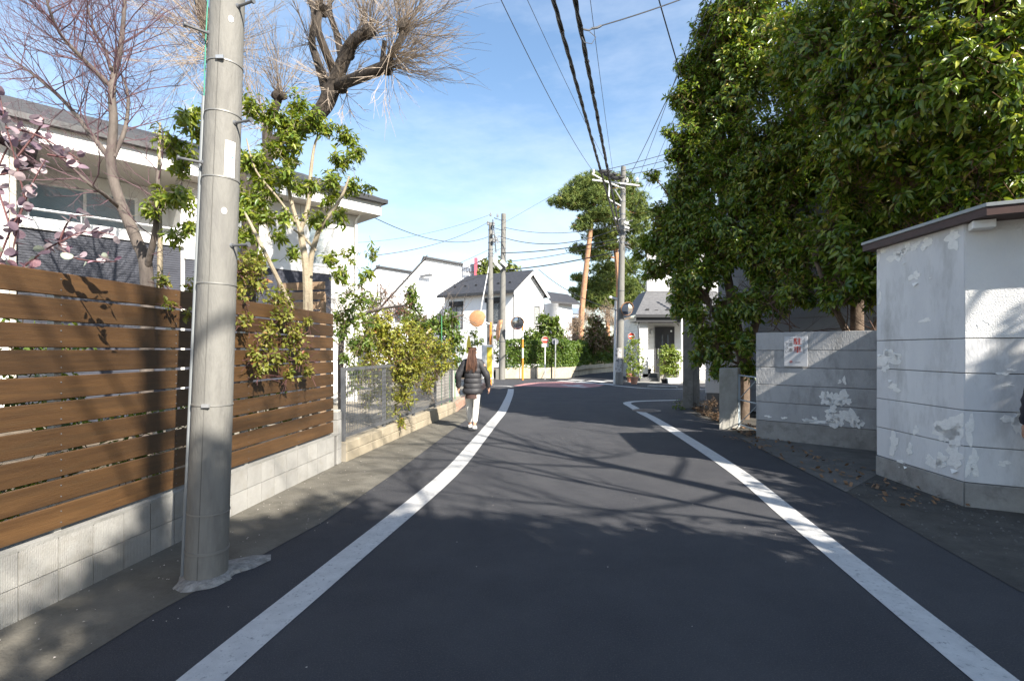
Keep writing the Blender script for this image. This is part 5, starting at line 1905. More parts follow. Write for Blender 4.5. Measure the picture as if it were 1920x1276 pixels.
def hedge(name, label, segs, zb, zt, depth, dens, L, Wd):
    t = thing(name, label, 'hedge', segs[0][0] + UP * .58)
    leafy('foliage', hedge_leaves(segs, zb, zt, depth, dens, L, Wd), m_hedge, t, kind='stuff')
    mb = MB()
    for a_, b_ in segs:
        d = (b_ - a_).normalized()
        nb = Vector((-d.y, d.x, 0))
        k = max(2, int((b_ - a_).length / .5))
        for i in range(k):
            p = a_.lerp(b_, (i + .5) / k) + nb * depth * .5
            mb.tube([p + UP * .5, p + UP * (zt - .25)], [.03, .015], 5)
            for j in range(5):
                q = p + UP * (zb + (zt - zb) * .15 * (j + .5))
                mb.tube([q, q + rdir() * .3 + UP * .2], [.012, .004], 4)
        # dense twiggy core
        mb.slab(a_ + nb * .3 + d * .2, b_ + nb * .3 - d * .2, depth - .5, zb + .15, zt - .3)
    mb.build('stems', m_twigg, t)
    return t


o_ = Vector((.05, .05, 0))
hedge('clipped_hedge', 'square clipped green hedge above beige wall behind the no entry sign', [(Vector((-.35, 27.35, 0)), Vector((3.02, 27.65, 0)))], .60, 2.04, .9, 950, .095, .06)
hedge('clipped_hedge', 'farther clipped hedge running up side road behind the round mirror pole', [(Vector((3.05, 27.9, 0)), Vector((4.9, 32.8, 0))), (Vector((4.92, 32.85, 0)), Vector((8.2, 37.7, 0)))], .60, 1.98, .9, 560, .115, .075)
# garden ground behind hedge
structure(sheet('garden_ground', [(-3, 28.2), (3.4, 28.6), (5.3, 33), (8.6, 38), (10, 60), (-30, 60), (-30, 28.2)], .35, m_soil))


def pole_thing(name, label, base, top, r0, r1, mat, cat='utility pole', n=16, group=None):
    t = thing(name, label, cat, base, group=group)
    mb = MB()
    mb.tube([base, base.lerp(top, .5), top], [r0, (r0 + r1) / 2, r1], n)
    mb.build('shaft', mat, t, smooth=True)
    return t


def ring(t, c, r, w, mat=None, name='band'):
    mb = MB()
    mb.lathe([(r, -w), (r + .012, -w), (r + .012, w), (r, w)], c, 16, cap=False)
    return mb.build(name, mat or m_steel, t, smooth=True)


def insulator(mb, p, s=1.0):
    mb.lathe([(.03 * s, -.10 * s), (.075 * s, -.08 * s), (.04 * s, -.03 * s), (.08 * s, 0), (.04 * s, .04 * s), (.06 * s, .07 * s), (.02 * s, .11 * s)], p, 10)


# ---- right-hand pole
pb = Vector((U(1161, 700, 22.9).x, 22.9, 0))
ptp = U(1169, 313, 22.9)
rp_ = pole_thing('utility_pole', 'tall concrete utility pole with crossarms at the crossing before the red pines', pb, ptp, .178, .112, m_pole)


def rpc(py): return pb.lerp(ptp, (U(0, py, 22.9).z) / ptp.z)


for py, w in ((365, .02), (378, .02), (402, .03), (412, .02), (440, .05), (455, .03), (545, .015), (600, .015)):
    c = rpc(py)
    ring(rp_, c, .178 - .066 * c.z / ptp.z, w, m_dsteel)
mb = MB()
mb.box(U(1153, 345, 22.9) + Vector((0, -.17, 0)), (2.1, .07, .07), ry=0.12)
mb.build('crossarm', m_steel, rp_, bevel=.006)
mb = MB()
mb.tube([rpc(355) + Vector((0, -.1, 0)), U(1135, 340, 22.5), U(1110, 326, 22.4)], .038, 8)
mb.tube([U(1143, 341, 22.6), U(1141, 372, 22.6), U(1145, 376, 22.6), rpc(388)], .034, 8)
mb.build('outrigger', M('pale_steel', (0.62, 0.62, 0.60), r=.45, metal=.2), rp_, smooth=True)
mb = MB()
mb.tube([U(1152, 354, 22.8), U(1166, 377, 22.8)], .025, 6)
mb.build('brace', m_steel, rp_)
for px, py in ((1113, 322), (1155, 338), (1195, 337), (1176, 338)):
    mb = MB()
    insulator(mb, U(px, py, 22.75), .95)
    mb.build('insulator', m_white, rp_, smooth=True)
for px, py, tilt in ((1133, 322, .2), (1144, 328, .2), (1157, 334, .2)):
    mb = MB()
    c = U(px, py, 22.6)
    mb.tube([c - Vector((.28, 0, -.02)), c - Vector((.2, 0, -.02)), c, c + Vector((.2, 0, .02)), c + Vector((.35, 0, .05))], [.03, .09, .10, .07, .02], 8)
    mb.build('cable_cover', m_black, rp_, smooth=True)
mb = MB()
for i in range(26):
    c = rpc(rnd.uniform(405, 470))
    d = Vector((rnd.uniform(-1, 1), -rnd.random(), rnd.uniform(-.4, .4))).normalized()
    e = c + d * rnd.uniform(.3, .55)
    mb.tube([c, c.lerp(e, .5) + UP * rnd.uniform(-.15, .15), e], .013, 5)
mb.build('wiring_loops', M('grey_wire', (0.30, 0.30, 0.31), r=.6), rp_)
for px, py, w_, h_ in ((1174, 418, .20, .12), (1175, 427, .22, .09), (1154, 410, .18, .09)):
    mb = MB()
    mb.box(U(px, py, 22.6), (w_, .14, h_), ry=.3)
    mb.build('junction_box', M('pale_grey_box', (0.52, 0.53, 0.53), r=.5), rp_, bevel=.01)
mb = MB()
mb.lathe([(.181, .55), (.174, 1.62)], pb, 16, cap=False)
mb.build('sticker_guard', M('pitted_guard', (0.46, 0.45, 0.43), (0.15, 0.15, 0.15), sc=9, r=.8, lo=.5, hi=.6), rp_, smooth=True)
# slim white lamp column beside it
wb = Vector((U(1152, 700, 23.3).x, 23.3, 0))
t = pole_thing('lamp_column', 'slim white pole with small lamp beside the concrete utility pole', wb, U(1154.5, 563, 23.3), .055, .05, m_white, 'street lamp', 12)
mb = MB()
c = U(1152, 559, 23.3)
mb.box(c + Vector((-.05, -.1, 0)), (.42, .2, .09), ry=.25)
mb.build('lamp_head', m_white, t, bevel=.02)


def mirror_disc(t, c, n, r, orange=False, hood=True, mglass=None):
    """convex traffic mirror facing n"""
    n = Vector(n).normalized()
    mb = MB()
    prof = [(r * math.sin(a), .10 * r + .32 * r * (math.cos(a) - math.cos(.95))) for a in ()]
    k = 7
    prof = [(r * .93 * (i / k), .045 + .14 * r * (1 - (i / k) ** 2)) for i in range(k, -1, -1)]
    mb.lathe(prof, c, 26, axis=n, cap=False)
    mb.build('mirror_face', mglass or M('mirror_glass', (0.9, 0.9, 0.9), r=.03, metal=1.0), t, smooth=True)
    mb = MB()
    mb.lathe([(.01, -.05), (r * .6, -.045), (r * .98, 0), (r, .03), (r * .94, .055), (r * .92, .03)], c, 26, axis=n, cap=False)
    mb.build('mirror_back', M('mirror_orange', (0.52, 0.27, 0.13), (0.42, 0.21, 0.10), sc=5, r=.5), t, smooth=True)
    if hood:
        mb = MB()
        R_ = n.orthogonal()
        up = (UP - n * UP.dot(n)).normalized()
        sd = n.cross(up)
        vs, fs = [], []
        q = 14
        for i in range(q + 1):
            a = math.pi * (.02 + .96 * i / q)
            e = sd * math.cos(a) + up * math.sin(a)
            vs += [c + e * r * 1.0 + n * .02, c + e * r * 1.04 + n * (.05 + .13 * r * 2 * math.sin(a))]
        for i in range(q):
            fs.append([2 * i, 2 * i + 2, 2 * i + 3, 2 * i + 1])
        mb.add(vs, fs)
        o = mb.build('mirror_hood', M('mirror_orange', (0.72, 0.23, 0.05)), t, smooth=True)
        sol = o.modifiers.new('thick', 'SOLIDIFY')
        sol.thickness = .012


m_or = M('orange_pole_paint', (0.78, 0.27, 0.03), (0.70, 0.24, 0.04), sc=6, r=.5)
m_dmir = M('dusty_mirror', (0.42, 0.43, 0.44), r=.12, metal=.95)
mc_ = U(1175, 579, 22.6)
t = thing('round_mirror', 'round traffic mirror with pale orange rim clamped high on right utility pole', 'traffic mirror', mc_)
mirror_disc(t, mc_, (.25, -.95, -.12), .29)
mb = MB()
mb.tube([mc_ + Vector((0, .06, 0)), rpc(578) + Vector((0.05, -.1, 0))], .025, 8)
mb.build('bracket', m_steel, t)

# ---- orange mirror post in front of the hedge
ob = G(980, 712)
t = thing('mirror_post', 'orange and white banded post with round mirror in front of clipped hedge', 'traffic mirror', ob)
zt = U(981, 600, ob.y).z
cuts = [0, .58, 1.12, 1.62, 2.08, 2.5, zt]
for i in range(6):
    mb = MB()
    mb.tube([ob + UP * cuts[i], ob + UP * cuts[i + 1]], .055 if i == 0 else .045, 12)
    mb.build('post_band', m_or if i in (0, 1, 3, 5) else m_white, t, smooth=True)
c = U(970, 606, ob.y - .15)
mirror_disc(t, c, (.10, -1, -.10), .33, mglass=m_dmir)
# ---- no entry sign
m_sred = M('sign_red', (0.72, 0.045, 0.02), r=.45)


def no_entry(name, label, base, zc, r, plate=True, face=(0, -1, 0)):
    t = thing(name, label, 'road sign', base)
    n = Vector(face).normalized()
    mb = MB()
    mb.tube([base, base + UP * (zc + r * .8)], .032, 10)
    mb.build('post', m_white if plate else m_steel, t, smooth=True)
    c = base + UP * zc + n * .045
    mb = MB()
    mb.lathe([(r, 0), (r, .012)], c, 26, axis=n)
    mb.build('rim', m_white, t)
    mb = MB()
    mb.lathe([(r * .93, .012), (r * .93, .016)], c, 26, axis=n)
    d = mb.build('disc', m_sred, t)
    mb = MB()
    sd = n.cross(UP)
    mb.box(c + n * .018, (r * 1.5, .006, r * .36), rz=math.atan2(-sd.y, -sd.x))
    mb.build('bar', m_white, t)
    if plate:
        p = c - UP * (r + .095)
        mb = MB()
        mb.box(p, (r * 1.95, .012, .155))
        pl_ = mb.build('supplementary_plate', m_white, t, bevel=.008)
        m4 = Matrix(((1, 0, 0), (0, 0, -1), (0, 1, 0))).to_4x4()
        m4.translation = p + n * .0075
        text_mesh('自転車を除く', .094, M('notice_black', (0.02, 0.02, 0.025)), 'plate_text', t, m4)
    return t


nb_ = G(1022, 711)
no_entry('no_entry_sign', 'red no entry sign with small white plate on white post before the hedge', nb_, U(0, 637, nb_.y).z, .185)
gp_ = G(1041, 709.5)
t = pole_thing('grey_post', 'plain grey sign post seen from behind just right of no entry sign', gp_, U(1041.5, 636, gp_.y), .036, .036, m_steel, 'post', 10)
mb = MB()
mb.lathe([(.18, 0), (.18, .012)], U(1041, 640, gp_.y + .06) , 22, axis=(.25, 1, 0))
mb.build('sign_back', M('sign_back_grey', (0.22, 0.23, 0.25), r=.5), t)
n2 = Vector((U(1184, 700, 25.5).x, 25.5, 0))
no_entry('no_entry_sign', 'red no entry sign half hidden by the potted shrub beside utility pole', n2, U(0, 630, 25.5).z, .17, plate=False, face=(-.2, -1, 0))

# ---- the two poles on the left of the crossing
p1b, p1t = Vector((U(919, 700, 23.4).x, 23.4, 0)), U(920, 417, 23.4)
L1 = pole_thing('utility_pole', 'left and shorter of the two concrete poles before the white house', p1b, p1t, .17, .09, m_pole)
p2b, p2t = Vector((U(941, 700, 26.6).x, 26.6, 0)), U(944.5, 401, 26.6)
L2 = pole_thing('utility_pole', 'right and taller of the two concrete poles before the white house', p2b, p2t, .17, .125, m_pole)


def lpc(b, t_, py, Y): return b.lerp(t_, U(0, py, Y).z / t_.z)


for py in (431, 455, 468, 475, 480, 560, 612):
    c = lpc(p1b, p1t, py, 23.4)
    ring(L1, c, .17 - .08 * c.z / p1t.z, .025, m_dsteel)
for py in (413, 431, 454, 466, 500, 620, 640):
    c = lpc(p2b, p2t, py, 26.6)
    ring(L2, c, .17 - .05 * c.z / p2t.z, .02, m_dsteel)
mb = MB()
for py, dx in ((433, .55), (456, .6), (415, .5)):
    c = lpc(p2b, p2t, py, 26.6)
    mb.tube([c, c + Vector((-dx * .5, -.1, .08)), c + Vector((-dx, -.15, .14))], .02, 6)
c = lpc(p1b, p1t, 425, 23.4)
mb.tube([c + Vector((.1, -.1, .3)), c + Vector((.2, -.1, -.6)), c + Vector((.25, -.1, -1.2))], .03, 6)
mb.build('bracket', m_dsteel, L2)
for Y_, t_, lst in ((23.4, L1, ((915, 418), (926, 420), (925, 437), (930, 446), (926, 450))), (26.5, L2, ((920, 402), (933, 404), (933, 452)))):
    for px, py in lst:
        mb = MB()
        insulator(mb, U(px, py, Y_ - .2), .9)
        mb.build('insulator', m_steel, t_, smooth=True)
mb = MB()
for i in range(30):
    c = lpc(p1b, p1t, rnd.uniform(440, 500), 23.4)
    e = c + Vector((rnd.uniform(-.1, .65), rnd.uniform(-.2, .2), rnd.uniform(-.5, .4)))
    mb.tube([c, c.lerp(e, .5) + UP * rnd.uniform(-.2, .1), e], .011, 5)
mb.build('wiring_loops', M('grey_wire', (0.30, 0.30, 0.31)), L1)
for px, py, w_, h_, ry_ in ((945, 494, .42, .17, .75), (934, 498, .5, .15, .8), (929, 488, .22, .22, 0)):
    mb = MB()
    mb.box(U(px, py, 26.3), (w_, .2, h_), ry=ry_)
    mb.build('transformer_box', M('pale_grey_box', (0.52, 0.53, 0.53)), L2, bevel=.01)
mb = MB()
c = lpc(p1b, p1t, 483, 23.4)
mb.tube([c, U(903, 572, 23.1), U(897, 640, 22.8)], .022, 6)
mb.build('guy_wire_guard', m_white, L1)
for b_, rr, t_ in ((p2b, .18, L2),):
    mb = MB()
    mb.box(b_ + Vector((-.24, -.1, .28)), (.16, .14, .56))
    mb.build('foot_block', m_pole, t_, bevel=.01)
# orange mirror post behind the walker
qb = Vector((U(920, 700, 22.4).x, 22.4, 0))
t = thing('mirror_post', 'orange post carrying two orange backed mirrors behind the walker', 'traffic mirror', qb)
mb = MB()
zt = U(0, 604, 22.4).z
mb.tube([qb, qb + UP * zt], .055, 12)
mb.build('post', m_or, t, smooth=True)
c = U(894, 597, 22.3)
mirror_disc(t, c, (.30, .95, -.1), .36)
c2_ = U(933, 620, 22.3)
mirror_disc(t, c2_, (1, .16, -.08), .46)
mb = MB()
mb.tube([c, qb + UP * (zt - .1)], .028, 8)
mb.tube([c2_, qb + UP * (zt - .35)], .028, 8)
mb.build('bracket', m_steel, t)
# yellow board and yellow marker
yb = G(918, 722)
t = thing('yellow_sign', 'white and yellow upright sign board beside the orange mirror post', 'sign', Vector((-.94, 21.9, 0)))
mb = MB()
a_ = U(912, 650, 21.9)
mb.hexa([Vector((-1.30, 21.9, 0.3)), Vector((-.80, 21.9, 0.3)), Vector((-.80, 21.93, 0.3)), Vector((-1.30, 21.93, .3))], [Vector((-1.30, 21.9, 1.75)), Vector((-.80, 21.9, 1.75)), Vector((-.80, 21.93, 1.75)), Vector((-1.30, 21.93, 1.75))])
mb.build('white_panel', m_white, t)
mb = MB()
mb.box((-.96, 21.89, 1.0), (.22, .012, 1.3))
mb.build('yellow_panel', M('sign_yellow', (0.80, 0.62, 0.06), r=.5), t)
mb = MB()
mb.tube([(-1.25, 21.95, 0), (-1.25, 21.95, 1.7)], .02, 8)
mb.tube([(-.85, 21.95, 0), (-.85, 21.95, 1.7)], .02, 8)
mb.build('leg', m_steel, t)
yk = U(879, 640, 20.5)
t = thing('yellow_marker', 'yellow pointed marker on short post left of the mirror post', 'marker', Vector((yk.x, 20.5, 0)))
mb = MB()
mb.tube([(yk.x, 20.5, 0), (yk.x, 20.5, 1.4)], .03, 8)
mb.build('post', m_steel, t)
mb = MB()
mb.lathe([(.11, 1.40), (.09, 1.8), (.05, 2.0), (.015, 2.12)], (yk.x, 20.5, 0), 12)
mb.build('cone', M('sign_yellow', (0.80, 0.62, 0.06)), t, smooth=True)

# ================================================================== house on the right of the crossing
m_sidW = siding_mat('white_lap_siding', (0.72, 0.72, 0.71), 0.155, .6, .8, bumpd=.02)
hd = thing('corner_house', 'white lap sided house with dark porch roof and black door past the crossing', 'house', (6.8, 26, 0))


def RX(px, Y): return (px - CX) / FP * Y


Yf, Yr = 25.3, 26.4       # front of the side fin, recessed entrance wall
xL, xR = RX(1199, Yf), RX(1279, Yf) + 3.0
mb = MB()
mb.slab((xL, Yf), (xL + .42, Yf), 1.15, .0, 3.25)
mb.build('side_fin', m_sidW, hd)
mb = MB()
mb.slab((xL + .2, Yr), (xR, Yr), 4.0, .0, 3.25)
mb.build('entrance_wall', m_sidW, hd)
mb = MB()
xu = RX(1213, 26.9)
mb.hexa([Vector((xu, 26.9, 3.2)), Vector((xR, 26.9, 3.2)), Vector((xR + 1.3, 31.1, 3.2)), Vector((xu + 1.3, 31.1, 3.2))], [Vector((xu, 26.9, 7.4)), Vector((xR, 26.9, 7.4)), Vector((xR + 1.3, 31.1, 7.4)), Vector((xu + 1.3, 31.1, 7.4))])
mb.build('upper_wall', m_sidW, hd)
mb = MB()
mb.box((xu - .03, 26.87, 5.2), (.06, .1, 4.2))
mb.build('corner_trim', m_dsteel, hd)
ez, rz_ = U(0, 590, 25.0).z, U(0, 545, 26.9).z
x0, x1 = RX(1191, 25.0), RX(1276, 25.0) + 2.5
mb = MB()
a, b, c, d = Vector((x0, 24.95, ez)), Vector((x1, 24.95, ez)), Vector((x1, 26.88, rz_)), Vector((RX(1212, 26.9), 26.88, rz_))
e = Vector((x0, 28.5, ez))
e2 = Vector((RX(1212, 26.9), 28.5, rz_))
mb.add([a, b, c, d, e, e2], [[0, 1, 2, 3], [4, 0, 3, 5]])
for k in range(1, 14):
    t_ = k / 14
    p, q = a.lerp(d, t_), b.lerp(c, t_)
    mb.add([p, q, q + Vector((0, -.005, .025)), p + Vector((0, -.005, .025)), p.lerp(d, -.05) , q.lerp(c, -.05)], [[0, 1, 2, 3], [3, 2, 5, 4]])
prf = mb.build('porch_roof', M('porch_slate', (0.075, 0.075, 0.080), (0.11, 0.11, 0.115), sc=9, r=.65), hd)
mb = MB()
for px, py in ((1214, 581), (1231, 583), (1252, 581)):
    p = U(px, py, 25.25)
    mb.box(p + Vector((0, 0, .03)), (.16, .06, .07))
mb.build('snow_guard', m_black, prf)
mb = MB()
mb.box(((x0 + x1) / 2, 24.93, ez - .06), (x1 - x0, .16, .14))
mb.box(((x0 + x1) / 2, 25.02, ez - .24), (x1 - x0 - .1, .06, .22))
mb.box(((x0 + x1) / 2, 25.7, ez - .30), (x1 - x0 - .1, 1.35, .04))
mb.build('gutter', M('dark_gutter', (0.035, 0.036, 0.04)), hd)
mb = MB()
p = RX(1276, 25.0)
mb.tube([(p, 24.85, .0), (p, 24.85, 5.0)], .055, 10)
mb.build('downpipe', m_white, hd, smooth=True)
mb = MB()
p = RX(1198, 25.2)
mb.tube([(p, 25.1, ez - .2), (p - .05, 25.15, ez - .6), (p, 25.2, ez - .9), (p, 25.2, 0)], .035, 8)
mb.build('downpipe', m_dsteel, hd, smooth=True)
# door with two glazed strips, handle and frame
dx0, dx1 = RX(1229.5, Yr - .02), RX(1262.5, Yr - .02)
dz0, dz1 = .36, U(0, 614, Yr).z
mb = MB()
mb.box(((dx0 + dx1) / 2, Yr - .015, (dz0 + dz1) / 2), (dx1 - dx0, .05, dz1 - dz0))
dr = mb.build('door', M('black_door', (0.018, 0.018, 0.022), r=.4), hd, bevel=.01)
for fx in (.36, .68):
    mb = MB()
    mb.box((dx0 + (dx1 - dx0) * fx, Yr - .045, dz0 + 1.45), (.09, .02, 1.0))
    mb.build('glass_strip', glass_mat('door_glass', (0.08, 0.09, 0.10)), dr)
mb = MB()
mb.tube([(dx0 + .1, Yr - .1, dz0 + .75), (dx0 + .1, Yr - .1, dz0 + 1.25)], .018, 8)
mb.tube([(dx0 + .1, Yr - .1, dz0 + .80), (dx0 + .1, Yr - .03, dz0 + .80)], .014, 6)
mb.tube([(dx0 + .1, Yr - .1, dz0 + 1.2), (dx0 + .1, Yr - .03, dz0 + 1.2)], .014, 6)
mb.build('handle', m_steel, dr)
mb = MB()
mb.lathe([(.05, 0), (.05, .01)], (dx1 - .12, Yr - .045, dz1 - .18), 12, axis=(0, -1, 0))
mb.build('sticker', m_white, dr)
mb = MB()
for p, q in (((dx0 - .05, dz0), (dx0, dz1 + .05)), ((dx1, dz0), (dx1 + .05, dz1 + .05)), ((dx0, dz1), (dx1, dz1 + .05))):
    mb.box(((p[0] + q[0]) / 2, Yr - .02, (p[1] + q[1]) / 2), (q[0] - p[0], .08, q[1] - p[1]))
mb.build('door_frame', M('dark_frame', (0.05, 0.05, 0.055), r=.45), hd)
mb = MB()
lx = RX(1220.5, Yr)
mb.box((lx, Yr - .06, U(0, 622, Yr).z), (.13, .11, .24))
lm_ = mb.build('porch_lamp', m_steel, hd, bevel=.01)
mb = MB()
mb.box((lx, Yr - .125, U(0, 622, Yr).z), (.09, .02, .17))
mb.build('lamp_glass', M('milk_glass', (0.6, 0.6, 0.58), r=.3), lm_)
# entrance steps
m_step = M('dark_step_tile', (0.10, 0.10, 0.105), (0.14, 0.14, 0.145), sc=6, r=.8)
for (xa, xb, ya, yb, z0, z1) in ((RX(1200, 24.9), RX(1268, 24.9), 24.9, 25.6, 0, .17), (RX(1206, 25.2), RX(1266, 25.2), 25.3, 26.38, .175, .36)):
    mb = MB()
    mb.box(((xa + xb) / 2, (ya + yb) / 2, (z0 + z1) / 2), (xb - xa, yb - ya, z1 - z0))
    mb.build('step', m_step, hd, bevel=.008)
# pavement kerb before the house
structure(sheet('pavement', [(RX(1180, 24), 23.6), (14, 22.9), (14, 30), (RX(1190, 27), 27), (RX(1170, 25), 25)], .004, m_conc))
t = thing('kerb_stone', 'short worn concrete kerb ramp before the corner house steps', 'kerb', (5.7, 23.3, 0))
mb = MB()
a_, b_ = G(1213, 726.5), G(1268, 728.5)
mb.slab(a_, b_, .35, 0, .09)
mb.build('ramp', m_conc, t, bevel=.02)

# pots and plants by the entrance
m_terra = M('terracotta', (0.46, 0.23, 0.15), (0.54, 0.30, 0.20), sc=6, r=.85)


def pot(name, label, px, py, r, h, mat, group=None, square=False):
    b_ = G(px, py)
    t = thing(name, label, 'plant pot', b_, group=group)
    mb = MB()
    if square:
        mb.hexa([b_ + Vector((sx * r * .85, sy * r * .42, 0)) for sx, sy in ((-1, -1), (1, -1), (1, 1), (-1, 1))], [b_ + Vector((sx * r, sy * r * .5, h * .86)) for sx, sy in ((-1, -1), (1, -1), (1, 1), (-1, 1))])
        mb.box(b_ + UP * (h * .93), (2.1 * r, 1.1 * r, h * .14))
    else:
        mb.lathe([(r * .68, 0), (r * .92, h * .84), (r * 1.04, h * .84), (r * 1.04, h), (r * .9, h), (r * .88, h * .9)], b_, 18)
    mb.build('pot', mat, t, smooth=not square, bevel=.006 if square else 0)
    mb = MB()
    mb.lathe([(r * .86, h * .9), (r * .1, h * .93)], b_, 12) if not square else mb.box(b_ + UP * h * .97, (1.8 * r, .85 * r, h * .08))
    mb.build('earth', m_soil, t)
    return t, b_


m_bright = leaf_mat('bright_green_leaf', [(0.0, (0.07, 0.13, 0.018)), (0.5, (0.18, 0.25, 0.04)), (1.0, (0.33, 0.36, 0.08))], r=.45, trans=.35)
pot('flower_pot', 'front terracotta pot standing at the roadside by the porch steps', 1189, 719.5, .19, .33, m_terra)
pot('flower_pot', 'darker terracotta pot half behind the front one by the porch', 1181, 716, .17, .42, M('dark_terracotta', (0.30, 0.13, 0.09), r=.85))
pot('flower_box', 'white rectangular planter with grassy leaves below the porch bush', 1263, 718.5, .31, .26, m_white, square=True)
pot('black_pot', 'low black pot beside white planter at the porch steps', 1246, 718, .17, .2, m_black)
zz = [(1186, 655, 22, 24.6), (1195, 672, 18, 24.5), (1178, 672, 14, 24.6), (1190, 690, 18, 24.4), (1200, 690, 12, 24.4), (1182, 700, 12, 24.3), (1194, 704, 12, 24.3), (1190, 638, 14, 24.6)]
shrub('potted_shrub', 'loose green potted shrub growing by the left corner of the porch', 'shrub', G(1187, 718) + UP * .3, pxblobs(zz, 24.5, .8), m_bright, 170, 6, .11, .06, twig=.4, tr=.006)
zz = [(1246, 660, 15), (1263, 660, 15), (1246, 678, 16), (1263, 678, 16), (1255, 669, 17), (1255, 694, 15), (1245, 694, 13), (1266, 694, 13), (1254, 655, 14), (1268, 670, 13)]
shrub('porch_bush', 'boxy bright green bush in front of the black door', 'shrub', Vector((RX(1255, 24.6), 24.6, .25)), pxblobs(zz, 24.6, 1.0), m_bright, 330, 6, .10, .06, twig=.3, tr=.005)
t = thing('bush_planter', 'grey concrete block planter under the boxy porch bush', 'planter', (RX(1255, 24.6), 24.6, 0))
mb = MB()
mb.box((RX(1254, 24.75), 24.85, .2), (.95, .45, .40))
mb.build('trough', m_conc, t, bevel=.01)
shrub('grass_tuft', 'tuft of green leaves growing in the white planter box', 'plant', G(1263, 718) + UP * .22, pxblobs([(1256, 707, 4), (1263, 706, 5), (1269, 707, 4)], G(1263, 718).y), m_mid, 300, 6, .10, .02, twig=.05, tr=.002)
m_yel = leaf_mat('yellow_leaf', [(0.0, (0.22, 0.20, 0.03)), (0.6, (0.42, 0.36, 0.05)), (1.0, (0.55, 0.46, 0.10))], r=.5, trans=.35)
t, b_ = pot('black_flower_pot', 'square black pot on the upper porch step left of the door', 1214, 716, .18, .22, m_black)
t.location.z += .36
t.location.y += 1.2
t.location.x = RX(1215, 25.6)
shrub('yellow_flowers', 'yellow flowering plant in the black pot left of the door', 'plant', Vector((RX(1219, 25.6), 25.6, .55)), pxblobs([(1219, 690, 5), (1225, 687, 5), (1226, 694, 4), (1213, 686, 4)], 25.55), m_yel, 260, 5, .06, .045, twig=.08, tr=.003)

# ================================================================== white house in the centre
m_plain = M('bright_white_render', (0.86, 0.86, 0.86), (0.82, 0.82, 0.82), sc=1.5, r=.8)
C0 = Vector((.07, 33.8, 0))
Fd = Vector((-4.97, 3.2, 0)).normalized()       # along the front to the left
Gd = Vector((-Fd.y * -1, 0, 0))
Gd = Vector((3.2, 4.97, 0)).normalized()         # along the gable end, away
hc = thing('gabled_house', 'white house with dark slate gable roof and shuttered windows behind the two poles', 'house', C0)
Lf, Wg, ze, zr = 5.9, 4.2, 5.55, 6.95
mb = MB()
mb.prism([C0, C0 + Gd * Wg, C0 + Gd * Wg + UP * ze, C0 + Gd * Wg / 2 + UP * zr, C0 + UP * ze][::-1], Fd * Lf)
mb.build('wall', m_plain, hc)
mb = MB()
ov = .35
for s_, t0, t1 in ((0, -ov, Wg / 2), (1, Wg + ov, Wg / 2)):
    sl = (zr - ze) / (Wg / 2)
    za = ze - ov * sl + .02
    zb = zr + .02
    p = [C0 - Fd * .3 + Gd * t0 + UP * za, C0 - Fd * .3 + Gd * t1 + UP * zb, C0 + Fd * (Lf - .5) + Gd * t1 + UP * zb, C0 + Fd * (Lf + .4) + Gd * t0 + UP * za]
    mb.prism(p if s_ else p[::-1], UP * .10)
    n_ = 12
    if s_ == 0:
        for k in range(1, n_):
            u_ = k / n_
            a_, b_ = p[0].lerp(p[1], u_) + UP * .10, p[3].lerp(p[2], u_) + UP * .10
            a2, b2 = p[0].lerp(p[1], u_ - .075) + UP * .103, p[3].lerp(p[2], u_ - .075) + UP * .103
            mb.add([a_, b_, b_ + UP * .03, a_ + UP * .03, a2, b2], [[0, 1, 2, 3], [3, 2, 5, 4]])
rf = mb.build('roof', m_roof, hc)
mb = MB()
sl = (zr - ze) / (Wg / 2)
for i in range(6):
    p = C0 + Fd * (.6 + i * .95) + Gd * .55 + UP * (ze + .55 * sl + .17)
    mb.box(p, (.16, .06, .09), rz=math.atan2(Fd.y, Fd.x))
mb.build('snow_guard', m_black, rf)
mb = MB()
mb.slab(C0 + Fd * (Lf + .4) - Gd * .42, C0 - Fd * .3 - Gd * .42, .10, ze - .30, ze - .18)
mb.build('gutter', M('dark_gutter', (0.035, 0.036, 0.04)), hc)
mb = MB()
for t0, t1 in ((-ov, Wg / 2), (Wg + ov, Wg / 2)):
    za, zb = ze - ov * sl + .01, zr + .01
    p = [C0 - Fd * .33 + Gd * t0 + UP * (za - .22), C0 - Fd * .33 + Gd * t1 + UP * (zb - .22), C0 - Fd * .33 + Gd * t1 + UP * zb, C0 - Fd * .33 + Gd * t0 + UP * za]
    mb.prism(p, Fd * .05)
mb.build('bargeboard', m_white, hc)
mb = MB()
mb.tube([C0 - Fd * .2 - Gd * .15 + UP * 5.4, C0 - Fd * .04 + Gd * .05 + UP * 5.1, C0 - Fd * .04 + Gd * .05 + UP * .3], .04, 8)
mb.tube([C0 - Fd * .04 + Gd * (Wg - .1) + UP * 5.3, C0 - Fd * .04 + Gd * (Wg - .1) + UP * .3], .035, 8)
mb.build('downpipe', m_dsteel, hc, smooth=True)
Fo = -Gd
for s0, s1, z0, z1 in ((1.05, 2.15, 3.3, 5.05), (4.2, 5.3, 3.0, 4.95)):
    f = wind('window', hc, C0 + Fd * s1, C0 + Fd * s0, z0, z1 - .3, Fo, M('dark_frame', (0.05, 0.05, 0.055)), glass_mat('dark_glass'), fw=.09, th=.07)
    mb = MB()
    q0, q1 = C0 + Fd * (s1 + .05), C0 + Fd * (s0 - .05)
    mb.slab(q0 + Fo * .16, q1 + Fo * .16, .14, z1 - .30, z1)
    mb.build('shutter_box', m_black, f)
